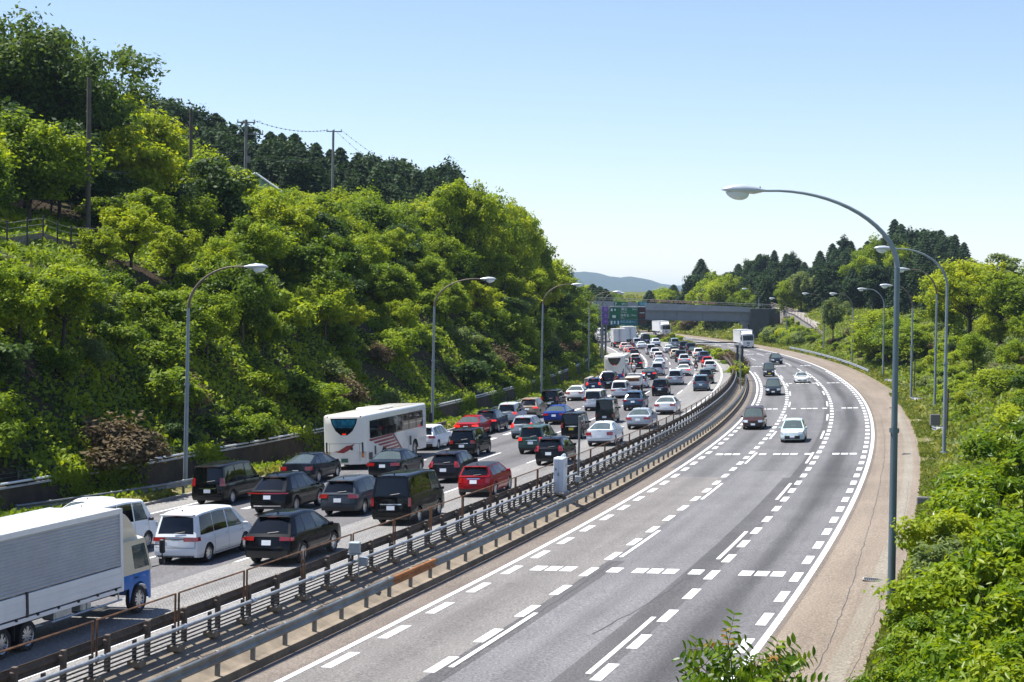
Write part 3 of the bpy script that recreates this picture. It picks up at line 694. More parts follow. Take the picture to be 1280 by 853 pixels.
'smallretro': dict(name='compact_car', roofcol=TRIM, L=3.98, W=1.73, ro=.66, wb=2.56, r=.33, sill=.2, belt=[(-.66,.92),(0,.96),(1.3,.95),(2.2,.94),(2.55,.95),(3.0,.90),(3.32,.74)], tlow=.12, wrear=.14, bul=.16,
   gh=dict(cols=[(-.60,-.34),(-.26,-.12),(.30,.30),(.36,.36),(1.20,1.14),(1.28,1.22),(2.06,1.62),(2.38,1.78)], glass={1:'d',3:'d',5:'c'}, wt=.60, roof=[(-.4,1.38),(0,1.42),(.9,1.44),(1.9,1.40)], rw=(.14,.86)),
   tl=[(.56,.74,.66,.90)], tlw=.05, hl=(.60,.80,.46), seats=[1.3,.4], doors=[.32,1.24,2.1], platez=.72, garnish=(.3,.84,.88), spoiler=True, wiper=True),
'coupe': dict(name='coupe_car', L=4.24, W=1.775, ro=.82, wb=2.57, r=.32, sill=.17, belt=[(-.82,.88),(-.3,.90),(.3,.88),(1.2,.84),(2.1,.82),(2.55,.83),(3.0,.76),(3.42,.60)], tlow=.06, wrear=.12, deck=True,
   gh=dict(cols=[(-.45,.30),(-.05,.42),(.45,.62),(.55,.70),(1.95,1.20),(2.42,1.40)], glass={1:'d',3:'c'}, wt=.54, roof=[(.2,1.23),(.7,1.27),(1.4,1.25)], rw=(.06,.94), rwg='c'),
   tl=[(.52,.84,.68,.80)], tlw=.14, hl=(.52,.66,.52), seats=[1.0], doors=[.55,1.95], platez=.5, grille=(.24,.44)),
}
PROTO = {}; USED = set()
def get_car(kind):
    if kind not in PROTO: PROTO[kind] = make_car(SPECS[kind])
    if kind not in USED: USED.add(kind); return PROTO[kind]
    return copy_tree(PROTO[kind])
G_JAM = 'vehicles queueing on the left carriageway'; G_FREE = 'vehicles driving towards the camera on the open carriageway'
JAM = [  # kind, colour, s, u, lit, label
('minivan','060607',40.7,-17.2,0,'black boxy minivan in the outermost lane, just past the near grey guardrail'),
('fastsuv','05070b',37.1,-12.7,0,'black sloping-back crossover with full-width tail lamp, right of the first black minivan'),
('family','d8dde0',22.2,-9.6,0,'white minivan with wide red tail lamps, directly ahead of the box truck cab'),
('crossover','04060c',22.4,-6.3,0,'black crossover in the pale lane ahead of the box truck, beside the rusty fence rail'),
('liftback','1b222b',51.3,-17.1,0,'dark grey liftback following close behind the white coach'),
('wagon','3b424a',36.7,-9.4,0,'dark grey station wagon with red tail lamps, left of the tall black van'),
('vanlong','050506',33.8,-6.0,0,'tall long black van in the pale lane by the median fence'),
('sedan','0a1017',53.6,-13.2,0,'dark blue-black sedan alongside the rear corner of the white coach'),
('hatch','16101a',51.2,-9.3,0,'dark plum hatchback between the black sedan and the red compact'),
('smallretro','8c0812',44.4,-5.8,0,'red compact with dark roof beside the median fence'),
('wagon','dfe4e8',73.6,-17.1,0,'white station wagon peeking out ahead of the white coach'),
('compactmpv','060708',67.6,-12.9,0,'black compact minivan right of the white station wagon'),
('sedan','93040a',85.5,-17.2,1,'dark red sedan with lit brake lamps near the brown guardrail'),
('crossover','0b1220',89.7,-16.9,1,'navy crossover with lit brake lamps ahead of the red sedan'),
('compactmpv','b9c0c6',98.6,-17.2,1,'silver compact minivan ahead of the navy crossover'),
('crossover','8d8170',106.8,-17.1,1,'beige crossover with roof rails behind the black minivan on the outer lane'),
('minivan','0a0b0d',118.0,-17.2,0,'black minivan at the left kerb below the third lamp post'),
('hatch','8e979e',83.0,-12.7,1,'silver grey hatchback with tall red tail lamps behind the blue sedan'),
('compactmpv','3c524d',69.5,-9.1,1,'grey-green compact minivan left of the black hatchback'),
('hatch','070b12',61.3,-6.2,0,'glossy black rounded hatchback just left of the white roadside cabinet'),
('sedan','0c2b78',98.2,-13.3,0,'bright blue sedan in the second lane'),
('kei','07080b',81.5,-9.0,0,'black boxy light car with a yellow plate'),
('liftback','d3dbe2',75.3,-5.9,0,'white liftback with split rear window behind the thin marker pole'),
('sedan','e2e3e0',134.2,-17.3,0,'pearl white sedan in the outer lane ahead of the black minivan'),
('minivan','dde1e5',116.0,-13.0,0,'large white minivan with dark rear glass in the second lane'),
('keivan','16221f',98.6,-9.5,0,'dark green boxy kei van with white plate'),
('sedan','9aa3ac',91.2,-5.8,0,'silver sedan next to the dark median fence, ahead of the white liftback'),
('sedan','d9dcde',108.7,-5.9,0,'white sedan next to the dark median fence, ahead of the silver sedan'),
('crossover','36506a',115.4,-9.4,0,'slate blue crossover in the third lane'),
('family','dfe3e8',136.9,-13.2,0,'white minivan behind the small flatbed truck'),
('compactmpv','0a1018',139.8,-9.4,0,'dark navy minivan in the third lane ahead of the slate blue crossover'),
('hatch','dfe2e6',156.5,-12.9,0,'white compact just ahead of the small flatbed truck'),
('family','aeb7bf',162.4,-9.3,0,'silver minivan in the third lane ahead of the navy minivan'),
('compactmpv','5c6f7e',147.6,-5.7,0,'blue-grey minivan nearest the median where the fence meets the bushes'),
('crossover','1c3230',163.7,-5.9,0,'dark green crossover just ahead of the blue-grey minivan'),
('wagon','cfd8dc',195.8,-5.9,0,'pale wagon on the inside of the bend by the white edge line'),
('hatch','a2101a',209.9,-6.1,1,'red hatchback on the inside of the bend ahead of the pale wagon'),
('crossover','22405e',228.4,-6.1,0,'dark blue crossover in front of the red hatchback'),
('crossover','d9dbd8',244.6,-6.2,1,'white crossover ahead of the dark blue crossover on the inside lane'),
('sedan','20242a',256.4,-6.4,0,'charcoal sedan tucked ahead of the white crossover on the inside lane'),
('minivan','101a2c',266.7,-6.1,0,'navy box-shaped minivan beside the median bushes'),
('family','17202f',279.8,-6.3,0,'dark navy minivan far along the inside lane'),
('sedan','e4e4e2',186.0,-9.2,1,'white sedan with lit brake lamps in the third lane beside the motorcycle'),
('crossover','b8c4cc',218.4,-9.3,1,'silver blue crossover in the third lane ahead of the brake-lit white sedan'),
('minivan','17191c',230.5,-9.6,0,'black tall minivan in the third lane, midway to the overbridge'),
('hatch','d8d2bd',246.0,-9.9,0,'cream hatchback ahead of the black tall minivan'),
('hatch','1b2a33',258.0,-9.5,0,'dark teal hatchback in the third lane of the distant queue'),
('sedan','d5dade',271.6,-9.6,0,'silvery white sedan in the distant third lane'),
('family','7f95a0',301.7,-5.9,0,'blue-grey minivan beside the clipped median shrubs'),
('crossover','cfdbe4',307.9,-9.0,0,'pale blue crossover far down the third lane'),
('family','9fb0bf',309.9,-12.6,0,'silver minivan beside the far dark van'),
('vanlong','1b2433',326.5,-9.0,0,'dark blue van in the farthest part of the queue'),
('hatch','dcdfe2',352.1,-6.0,0,'small white hatchback farthest right in the queue'),
('hatch','cfd6da',338.0,-12.9,0,'pale hatchback ahead of the taller white box truck, far away'),
('minivan','c9ced2',352.0,-12.8,0,'silvery minivan in the farthest second lane'),
('sedan','3a424a',360.0,-9.3,0,'grey sedan in the farthest third lane'),
('crossover','e0e3e5',366.5,-6.1,0,'white crossover on the farthest inside lane'),
('family','1e2a3a',377.0,-9.4,0,'dark blue minivan near the end of the visible queue'),
('hatch','b8c2c8',384.0,-6.0,0,'silver hatchback near the end of the visible queue'),
('minivan','dfe2e3',395.0,-9.3,0,'white minivan at the very end of the visible queue'),
('wagon','262c33',345.0,-9.4,0,'dark wagon ahead of the silver minivan, far away'),
('sedan','dfe6ec',295.8,-12.9,0,'white sedan right of the two box trucks'),
('minivan','c2c9cf',266.3,-13.1,0,'silver boxy minivan right of the row of brake lights'),
('crossover','cbd0d2',251.2,-13.0,0,'pale grey crossover with dark glass in the distant second lane'),
('hatch','e0e2e4',236.4,-12.9,0,'white hatchback following the pale grey crossover'),
('liftback','dde1e4',209.6,-12.9,0,'white liftback far along the second lane'),
('compactmpv','b7bec9',187.9,-12.6,0,'silver minivan ahead of the dark purple sedan'),
('sedan','1c1c2c',178.0,-13.2,1,'dark purple-blue sedan in the second lane, mid queue'),
('crossover','0c1220',210.1,-16.2,1,'black crossover with white plate beside the dotted merge line'),
('wagon','d6d2cc',229.0,-16.6,1,'white wagon with lit brake lamps left of the merge line'),
('crossover','20151a',245.0,-16.6,1,'dark crossover with glowing brake lamps behind the far red hatchback'),
('hatch','a5676a',261.0,-16.6,1,'dusty red hatchback with lit brake lamps, far left lane'),
('sedan','c5b7b4',276.0,-16.6,1,'pale sedan with red lamps at the foot of the box trucks'),
('hatch','d9c8c4',290.4,-16.6,1,'whitish hatchback just behind the left box truck'),
('crossover','e1e2e3',164.3,-17.3,1,'white crossover with lit brake lamps right behind the second coach'),
('minivan','0b0e14',157.6,-16.5,0,'black minivan between the white crossover and the concrete barrier stub'),
('hatch','1b3050',150.5,-17.4,1,'navy hatchback with lit lamps at the kerb behind the black minivan'),
('sedan','e6e8ea',27.8,-16.9,0,'white car mostly hidden behind the box truck, only its roof showing'),
('vanlong','e3e7ea',22.6,-13.5,0,'white panel van showing its cab beyond the box truck'),
]
for kind, colr, s, u, lit, lab in JAM:
    o = get_car(kind); place(o, s, u, True); recolor(o, paint(colr), lit=bool(lit))
    if 'white panel van' in lab: o.scale = (1, 1, .93)
    tag(o, lab, 'van' if 'van' in kind and kind != 'minivan' else 'car', G_JAM)
FREE = [
('compactmpv','3a2620',101.5,1.75,'dark brown minivan with roof rails coming towards the camera in the inner lane'),
('hatch','b9cfcf',88.0,5.4,'pale mint hatchback coming towards the camera in the middle lane'),
('family','20262c',152.0,1.8,'dark minivan with bright grille following the brown minivan'),
('kei','23282c',196.0,2.0,'small dark car with a yellow plate in the inner lane of the bend'),
('crossover','141d2b',234.0,5.4,'dark navy crossover farthest up the open carriageway before the truck'),
('coupe','dfe3e6',179.0,5.5,'low white coupe in the middle lane of the bend'),
]
for kind, colr, s, u, lab in FREE:
    o = get_car(kind); sp = SPECS[kind]; place(o, s+sp['wb'], u, False, True); recolor(o, paint(colr)); tag(o, lab, 'car', G_FREE)
# ------------------------------------------------------------------ coach, trucks, flatbed, motorcycles
CREAM = mat('coach_cream', srgb('e6e3d8'), .35, coat=.6); CRIM = mat('coach_crimson', srgb('8e1a2c'), .35, coat=.5); NAVYP = mat('coach_navy', srgb('14224e'), .35, coat=.5)
SEAGL = mat('coach_rear_picture', (.02,.30,.42), .12, coat=1., var=.7, vscale=2.2, col2=(.01,.05,.10))
def rbody(mb, L0_, L1_, W_, z0, z1, rr=.16, n=5, nose=.0, arches=()):
    """long box with rounded roof edges; y from L0_ to L1_"""
    prof = [(W_/2, z0)]
    zz = list(np.linspace(z0, z1-rr, 7))
    prof = [(W_/2, z) for z in zz]+[(W_/2-rr*(1-math.cos(a)), z1-rr+rr*math.sin(a)) for a in [math.pi/2*k/n for k in range(1, n+1)]]
    full = prof+[(-x, z) for x, z in prof[::-1]]
    rows = []
    for y, f, dz in ((L0_, .90, -.08), (L0_+.06, .97, -.02), (L0_+.18, 1, 0), ((L0_+L1_)/2, 1, 0), (L1_-.25-nose, 1, 0), (L1_-.08-nose*.4, .97, -.03), (L1_, .90, -.10)):
        rows.append([(x*f, y, z+(dz if z > z0+1 else 0)) for x, z in full])
    return rows, full
def vehicle_wheels(root, xs, ys, r=.5, w=.28, dual=()):
    for y in ys:
        for sg in (-1, 1): add_wheel(root, sg*xs, y, r, w if y not in dual else w*1.7, sg)
def arch_side(mb, sg, x, y0, y1, z0, z1, arches, ra, ny=60):
    """flat side skin with wheel arches cut along its lower edge"""
    ys = sorted(set(list(np.linspace(y0, y1, ny))+[c+ra*math.cos(math.pi*k/10) for c in arches for k in range(11)]))
    P = []
    for y in ys:
        zb = z0
        for c in arches:
            if abs(y-c) < ra: zb = max(zb, .5+math.sqrt(ra*ra-(y-c)**2))
        P.append([(sg*x, y, lerp(zb, z1, k/3)) for k in range(4)])
    mb.grid(P)
def make_coach(big=True):
    root = empty('coach'); L = 11.9; Wd = 2.5; H = 3.12 if big else 3.2; y0 = -3.3; y1 = L-3.3; fr = 6.0
    b = MB(); P, full = rbody(b, y0, y1, Wd, 1.05, H); b.grid(P); b.face([p for p in P[0]][::-1]); b.face(P[-1])
    for sg in (-1, 1): arch_side(b, sg, Wd/2-.002, y0+.18, y1-.3, .34, 1.06, (0, fr), .60)
    for ya, yb, sgn in ((y0+.02, y0+.18, -1), (y1-.02, y1-.3, 1)):
        P2 = []
        for k in range(9):
            t = lerp(-1, 1, k/8); P2.append([(t*Wd/2*(.90 if abs(t) == 1 else .92), lerp(ya, yb, abs(t)**6)+0, z) for z in (.34, .7, 1.06)])
        b.grid(P2)
        for s in (-1, 1): b.face([(s*Wd/2*.9, yb if True else ya, .34), (s*(Wd/2-.002), yb, .34), (s*(Wd/2-.002), yb, 1.06), (s*Wd/2*.9, yb, 1.06)])
    b.build('body', CREAM, root, smooth=35)
    u = MB(); u.box((0, (y0+y1)/2, .8), (Wd-.35, L-.5, .5)); u.build('underbody', UNDER, root)
    for sg in (-1, 1):
        g = MB(); g.grid([[(sg*(Wd/2+.008), y, z) for z in (1.72, 2.72)] for y in (y0+.75, y1-.9)]); g.build('side_glazing', GLB, root)
        for k in range(7):
            y = y0+.75+(L-1.65)*(k)/7; w = MB(); w.grid([[(sg*(Wd/2+.014), yy, z) for z in (1.72, 2.72)] for yy in (y-.02, y+.02)]); w.build('window_divider', TRIM, root)
            w = MB(); w.grid([[(sg*(Wd/2+.016), yy, z) for z in (1.80, 2.60)] for yy in (y+.10, y+(L-1.65)/7-.10)]); w.build('window', GLD, root)
        # side door of the driver, vents, lower lockers
        v = MB(); v.grid([[(sg*(Wd/2+.006), yy, z) for z in (.55, .95)] for yy in (y0+.5, y0+1.15)]); v.grid([[(sg*(Wd/2+.006), yy, z) for z in (.75, 1.3)] for yy in (fr-1.15, fr-.75)]); v.grid([[(sg*(Wd/2+.006), yy, z) for z in (.75, 1.25)] for yy in (y0+1.5, y0+1.8)])
        v.build('vent_grille', TRIM, root)
        for k in range(5):
            y = 1.0+k*.9; q = MB(); q.grid([[(sg*(Wd/2+.005), yy, z) for z in (.42, 1.04)] for yy in (y-.008, y+.008)]); q.build('locker_seam', UNDER, root)
        f = MB(); f.box((sg*(Wd/2+.22), y1+.12, 2.15), (.2, .14, .62)); f.tube([(sg*(Wd/2-.1), y1-.15, 2.75), (sg*(Wd/2+.2), y1+.15, 2.75), (sg*(Wd/2+.22), y1+.12, 2.4)], .03, 5); f.build('side_mirror', TRIM, root)
        add_wheel(root, sg*(Wd/2-.18), 0, .5, .30, sg); add_wheel(root, sg*(Wd/2-.16), fr, .5, .28, sg)
        # paint design
        if big:
            for k in range(6):
                z = 1.68-.19*k; s = MB(); ya = y0+.5+.80*k; s.face([(sg*(Wd/2+.010), ya, z), (sg*(Wd/2+.010), y0+4.8+.3*k, z+.03), (sg*(Wd/2+.010), y0+4.83+.31*k, z-.10), (sg*(Wd/2+.010), ya+.35, z-.12)]); s.build('red_stripe', CRIM, root)
            s = MB(); s.grid([[(sg*(Wd/2+.012), y0+4.75+.3*k+d, 1.72-.19*k) for d in (0, .22)] for k in range(7)]); s.build('red_border', CRIM, root)
            s = MB(); s.grid([[(sg*(Wd/2+.012), y0+4.99+.3*k+d, 1.72-.19*k) for d in (0, .10)] for k in range(7)]); s.build('navy_border', NAVYP, root)
        else:
            for k in range(5): s = MB(); s.face([(sg*(Wd/2+.01), 0+.7*k, 1.55-.1*k), (sg*(Wd/2+.01), 2.4+.7*k, 1.62-.1*k), (sg*(Wd/2+.01), 2.4+.7*k, 1.55-.1*k), (sg*(Wd/2+.01), .3+.7*k, 1.47-.1*k)]); s.build('navy_stripe', NAVYP, root)
        t = MB(); t.box((sg*(Wd/2*.9-.06), y0+.02, 1.15), (.10, .05, .85)); t.build('tail_lamp_cover', mat('smoked', (.05,.05,.055), .2), root)
        t = MB(); t.box((sg*(Wd/2*.9-.06), y0+.0, .86), (.11, .06, .26)); t.build('tail_lamp', TAILON if not big else AMBER, root)
        t = MB(); t.box((sg*.98, y0+.01, 3.02), (.05, .03, .12)); t.build('marker_lamp', TAIL, root)
    g = MB(); yb = y0-.012
    tops = [(-.80, 2.92), (.80, 2.92), (.72, 2.62), (.5, 2.22), (.2, 1.98), (-.2, 1.98), (-.5, 2.22), (-.72, 2.62)]
    g.face([(x, yb, z) for x, z in tops]); g.build('rear_glass_surround', GLD, root)
    g = MB(); yb2 = yb-.01; g.face([(x, yb2, z) for x, z in [(-.72, 2.86), (.72, 2.86), (.64, 2.60), (.50, 2.38), (-.50, 2.38), (-.64, 2.60)]]); g.build('rear_window', SEAGL if big else GLD, root)
    g = MB(); g.box((0, yb2, 2.04), (.22, .02, .06)); g.build('high_brake_lamp', TAILON, root)
    if big:
        g = MB(); crv = [(.60, 1.50), (.38, 1.42), (.12, 1.38), (-.12, 1.24), (-.35, 1.10), (-.62, 1.06)]; lo = [(.60, 1.48), (.36, 1.20), (.16, 1.08), (-.06, .98), (-.34, 1.0), (-.62, 1.055)]
        g.grid([[(a[0]*-1*-1, yb, a[1]) for a in (p, q)] for p, q in zip(crv, lo)]); g.build('red_swoosh', CRIM, root)
        g = MB(); g.grid([[(x, yb, z) for x in (-1.04, 1.04)] for z in (1.50, 1.515)]); g.grid([[(x, yb, z) for x in (-.9, -.885)] for z in (.5, 1.5)]); g.grid([[(x, yb, z) for x in (.885, .9)] for z in (.5, 1.5)]); g.build('panel_seam', UNDER, root)
        g = MB(); g.box((.42, yb, 1.22), (.14, .02, .16)); g.build('engine_hatch', TRIM, root)
    else:
        g = MB(); g.grid([[(x, yb, z) for x in (-1.1, 1.1)] for z in (.50, 1.28)]); g.build('blue_lower_panel', mat('coach_blue', srgb('1d3a86'), .35, coat=.5), root)
        g = MB(); g.grid([[(x, yb-.004, z) for x in (-.9, .9)] for z in (.96, 1.30)]); g.build('white_panel', CREAM, root)
    g = MB(); g.box((-.02, yb, .56), (.40, .02, .22)); g.build('plate', PLATEG, root)
    g = MB(); g.grid([[(x, y1+.01, z) for x in (-1.08, 1.08)] for z in (1.35, 2.95)]); g.build('windscreen', GLB, root)
    r_ = MB(); r_.bbox((0, 2.2, H+.07), (1.5, 2.6, .16), .05); r_.build('roof_unit', CREAM, root)
    for sx in (-.72, .72): r_ = MB(); r_.grid([[(sx+d, y, H+.012) for d in (-.03, .03)] for y in (y0+.5, y1-.6)]); r_.build('roof_seam', mat('seam_grey', (.35,.34,.31), .6), root)
    return root
o = make_coach(True); place(o, 62.2, -17.5, True); tag(o, 'white coach with red striped flank and a sea picture in its V-shaped rear window', 'coach', G_JAM)
o = make_coach(False); place(o, 177.3, -17.2, True); tag(o, 'white and blue coach with dark V-shaped rear window, far down the outer lane', 'coach', G_JAM)
ALU = mat('truck_aluminium', (.46,.475,.49), .42, .35, var=.12, vscale=1.5); WHP = mat('truck_white', srgb('dfe2e4'), .35, coat=.5, var=.06, vscale=2); BEIGE = mat('cab_beige', srgb('cfc6ae'), .38, coat=.5); BLUEP = mat('cab_blue', (.0, .13, .46), .45, coat=.3, spec=.15)
STEEL = mat('galvanised_steel', (.46,.50,.53), .42, .55, var=.18, vscale=4); FRAME = mat('chassis_black', (.02,.02,.022), .6)
def make_cab(root, W_, y, z0, H, m_up, m_lo, deflector=True, L=1.75, split=None, wr=.47):
    """cab-over-engine cab, its front at y+L"""
    zs = split or z0+(H-z0)*.42
    hw = W_/2; yf = y+L
    P = lambda z: (yf-(.02 if z < zs else .02+.28*(z-zs)/(H-zs)**1))
    up = MB(); lo = MB(); zm = zs+.02; zw0 = zs+.12; zw1 = H-.22
    for sg in (-1, 1):
        ysd = [y, y+.25, y+.75, y+L-.12]
        lo.grid([[(sg*hw, yy, z) for z in (z0+.42, zs-.2, zs)] for yy in (y, y+.3)])
        # lower side with wheel arch
        rows = []
        for k in range(13):
            yy = lerp(y+.3, yf-.06, k/12); c = y+L*.52; ra = wr+.09; zb = z0
            if abs(yy-c) < ra: zb = max(zb, wr+.03+math.sqrt(ra*ra-(yy-c)**2))
            rows.append([(sg*(hw-(.04 if k == 12 else 0)), yy, lerp(min(zb, zs-.1), zs, q/3)) for q in range(4)])
        lo.grid(rows)
        ya, yb = y+.62, yf-.16
        cols_ = [y, ya, yb, yf-.06]
        def pt(yy, z):
            fr_ = yf-.06; k = (yy-y)/(fr_-y); sh = (P(z)-.06-(yf-.08))*k if z > zs else 0
            return (sg*(hw-.06*max(0, (z-zw0)/(H-zw0))), yy+sh, z)
        ZZ = [zs, zw0, zw1, H-.08]
        up.grid([[pt(yy, z) for z in ZZ] for yy in cols_], skip=lambda a, b: a == 1 and b == 1)
        g = MB(); g.grid([[(p[0]-sg*.01, p[1], p[2]) for p in (pt(yy, zw0), pt(yy, zw1))] for yy in (ya, yb)]); g.build('door_window', GLC, root)
        sm = MB(); 
        for yy in (ya-.06, yb+.03): sm.grid([[(sg*(hw+.004), yy+d, z) for z in (z0+.1 if yy < y+1 else zs, zs+.0)] for d in (-.006, .006)])
        sm.build('door_seam', UNDER, root)
        h = MB(); h.bbox((sg*(hw+.02), ya+.08, zs-.12), (.03, .16, .04), .01); h.build('door_handle', FRAME, root)
        mr = MB(); mr.tube([(sg*(hw-.02), yf-.1, H-.3), (sg*(hw+.24), yf+.12, H-.35), (sg*(hw+.24), yf+.12, zs+.1), (sg*(hw), yf-.05, zs+.05)], .022, 5); mr.bbox((sg*(hw+.26), yf+.1, zs+.62), (.17, .09, .40), .03); mr.bbox((sg*(hw+.22), yf+.12, zs+.20), (.17, .09, .20), .03); mr.build('side_mirror', FRAME, root)
        hl = MB(); hl.bbox((sg*(hw-.28), yf+.01, z0+.28), (.34, .06, .16), .02); hl.build('headlight', LAMPW, root)
    # rear wall, front, roof
    up.grid([[(x, y, z) for z in (z0+.4, H-.1)] for x in (-hw, hw)])
    XX = [-1, -.9, -.45, 0, .45, .9, 1]
    def fr(t, z): return (t*(hw-.04), P(z)+.06*(1-t*t)-.04*abs(t)**8, z)
    ZF = [zs, zs+.10, H-.26, H-.10]
    up.grid([[fr(t, z) for z in ZF] for t in XX], skip=lambda a, b: 1 <= a <= 4 and b == 1)
    g = MB(); g.grid([[(q[0], q[1]-.008, q[2]) for q in (fr(t, ZF[1]), fr(t, ZF[2]))] for t in (-.9, -.45, 0, .45, .9)]); g.build('windscreen', GLB, root)
    lo.grid([[fr(t, z) for z in (z0, z0+.5, zs)] for t in XX])
    gr = MB()
    for k in range(3): gr.grid([[(t*(hw-.45), fr(t*.8, zs)[1]+.012, z0+.45+.16*k+d) for d in (0, .09)] for t in (-1, 0, 1)])
    gr.build('grille', FRAME, root)
    pl = MB(); pl.box((0, yf+.05, z0+.18), (.34, .02, .17)); pl.build('plate', PLATEG, root)
    up.grid([[(x*(hw-.06)*(.98 if abs(x) == 1 else 1), lerp(y, P(H)-.02, k/4)+(.06*(1-x*x) if k == 4 else 0), H-.08+.08*(1-abs(x)**4)) for x in (-1, -.8, -.3, .3, .8, 1)] for k in range(5)])
    up.build('cab', m_up, root, smooth=38); lo.build('lower_cab', m_lo, root, smooth=38)
    iv = MB(); iv.box((0, y+.5, zs-.1), (W_-.3, .8, .5)); iv.bbox((-.5, y+.45, zs+.35), (.5, .18, .7), .05); iv.bbox((.5, y+.45, zs+.35), (.5, .18, .7), .05); iv.build('cab_interior', SEAT, root)
    return yf
def make_box_truck(name, L, Wb, z0, H, cab, split=None, wheels=(0,), cabH=2.65, deflector=True, ribs=True, lower=None, wr=.47):
    """origin at the ground below the rear axle; cargo box from -ro forward"""
    root = empty(name); ro = cab['ro']; y0 = -ro; y1 = y0+L; hw = Wb/2
    bm = MB()
    zl = lower or (z0+.05)
    # main panels
    for sg in (-1, 1):
        if ribs:
            n = int((H-.12-zl)/.085); rows = []
            for k in range(n+1):
                z = lerp(zl, H-.12, k/n)
                rows.append([(sg*(hw-.012), y, z) for y in (y0+.06, y1-.06)])
                if k < n: rows.append([(sg*(hw+.012), y, z+.03) for y in (y0+.06, y1-.06)]); rows.append([(sg*(hw+.012), y, z+.055) for y in (y0+.06, y1-.06)])
            bm.grid(rows)
        else: bm.grid([[(sg*hw, y, z) for z in (zl, H-.12)] for y in np.linspace(y0+.06, y1-.06, 6)])
    bm.build('ribbed_panels' if ribs else 'side_panels', ALU if ribs else WHP, root)
    fr_ = MB()
    for sg in (-1, 1):
        fr_.box((sg*(hw-.03), (y0+y1)/2, H-.07), (.12, L, .14)); fr_.box((sg*(hw-.02), (y0+y1)/2, z0+.03), (.10, L, .10))
        for yy in (y0+.05, y1-.05): fr_.box((sg*(hw-.03), yy, (z0+H)/2), (.13, .13, H-z0-.01))
    fr_.build('box_frame', WHP, root)
    tp = MB(); tp.grid([[(x, y, H-.02+.03*(1-(x/hw)**2)) for x in (-hw+.05, -hw/2, 0, hw/2, hw-.05)] for y in (y0+.02, y1-.02)]); tp.grid([[(x, y1-.01, z) for x in (-hw+.05, hw-.05)] for z in (z0, H-.03)]); tp.grid([[(x, y, z0) for x in (-hw+.03, hw-.03)] for y in (y0, y1)]); tp.build('roof_panel', WHP, root, smooth=60)
    if lower:
        for sg in (-1, 1):
            n = 2
            for k in range(n):
                a = lerp(y0+.06, y1-.06, k/n); b = lerp(y0+.06, y1-.06, (k+1)/n); w = MB(); w.bbox((sg*(hw+.005), (a+b)/2, (z0+.1+lower)/2), (.05, b-a-.04, lower-z0-.14), .015)
                for zz in (.33, .66): w.box((sg*(hw+.034), (a+b)/2, lerp(z0+.1, lower, zz)), (.012, b-a-.1, .02))
                w.build('drop_side', WHP, root)
            for k in range(10):
                h = MB(); h.bbox((sg*(hw+.03), lerp(y0+.4, y1-.4, k/9), z0+.08), (.05, .09, .07), .01); h.build('hinge', FRAME, root)
            h = MB(); h.box((sg*(hw+.04), y0+L*.5, (z0+lower)/2+.05), (.03, .09, .62)); h.build('latch', FRAME, root)
    # doors at the rear
    for sg in (-1, 1):
        d = MB(); d.bbox((sg*(hw/2-.01), y0-.01, (z0+H)/2), (hw-.10, .05, H-z0-.22), .012); d.build('rear_door', WHP, root)
        for xx in (.12, .35):
            t = MB(); t.tube([(sg*xx, y0-.06, z0+.15), (sg*xx, y0-.06, H-.15)], .014, 5); t.build('lock_bar', STEEL, root)
        t = MB(); t.bbox((sg*(hw-.28), y0-.02, z0-.14), (.40, .06, .13), .02); t.build('tail_lamp', TAILON if cab.get('lit') else TAIL, root)
    fb = MB()
    for sg in (-1, 1): fb.box((sg*.42, (y0+y1)/2+.3, z0-.14), (.09, L+.3, .22))
    for k in range(7): fb.box((0, lerp(y0+.3, y1-.2, k/6), z0-.08), (Wb-.25, .07, .12))
    fb.box((0, y0+.1, z0-.45), (Wb-.3, .09, .11)); fb.build('chassis', FRAME, root)
    for sg in (-1, 1):
        for yy, ll in ((1.7, .8), (2.8, .5)): kit = MB(); kit.bbox((sg*(hw-.30), yy, .72), (.42, ll, .42), .04); kit.build('fuel_tank' if ll > .6 else 'tool_box', STEEL, root)
    for sg in (-1, 1):
        g = MB()
        for zz in (.52, .80): g.tube([(sg*(hw-.06), 1.05, zz), (sg*(hw-.06), cab['fa']-.95, zz)], .028, 6)
        for yy in (1.2, (1.2+cab['fa']-1.1)/2, cab['fa']-1.1): g.tube([(sg*(hw-.08), yy, .5), (sg*(hw-.08), yy, z0)], .022, 5)
        g.build('side_guard', STEEL, root)
        for yy in wheels: add_wheel(root, sg*(hw-.27), yy, wr, .46, sg); m_ = MB(); m_.box((sg*(hw-.26), yy-.62, .62), (.46, .02, .5)); m_.build('mud_flap', FRAME, root)
        add_wheel(root, sg*(hw-.17), cab['fa'], wr, .26, sg)
    yc = y1+.14
    yf = make_cab(root, Wb-.10, yc, .42 if wr > .4 else .32, cabH, cab['up'], cab['lo'], split=split, L=cab.get('L', 1.72), wr=wr)
    if deflector:
        d = MB(); hh = min(H-.1, cabH+.95); w2 = hw-.18
        rows = []
        for k in range(7):
            t = k/6; rows.append([(x*w2*(1-.12*t)*1., yc+.05+1.15*t, cabH-.1+(hh-cabH)*math.cos(t*math.pi/2)**.8+.04) for x in (-1, -.6, 0, .6, 1)])
        d.grid(rows)
        for sg in (-1, 1): d.grid([[rows[k][0 if sg < 0 else 4], (rows[k][0 if sg < 0 else 4][0], rows[k][0][1], cabH-.1)] for k in range(7)])
        d.build('roof_deflector', cab['up'], root, smooth=50)
    return root
o = make_box_truck('box_truck', 9.3, 2.22, .78, 3.03, dict(ro=4.8, fa=5.50, up=BEIGE, lo=BLUEP, L=1.62), split=1.12, lower=1.46, wheels=(0, -1.1), cabH=2.12, wr=.38)
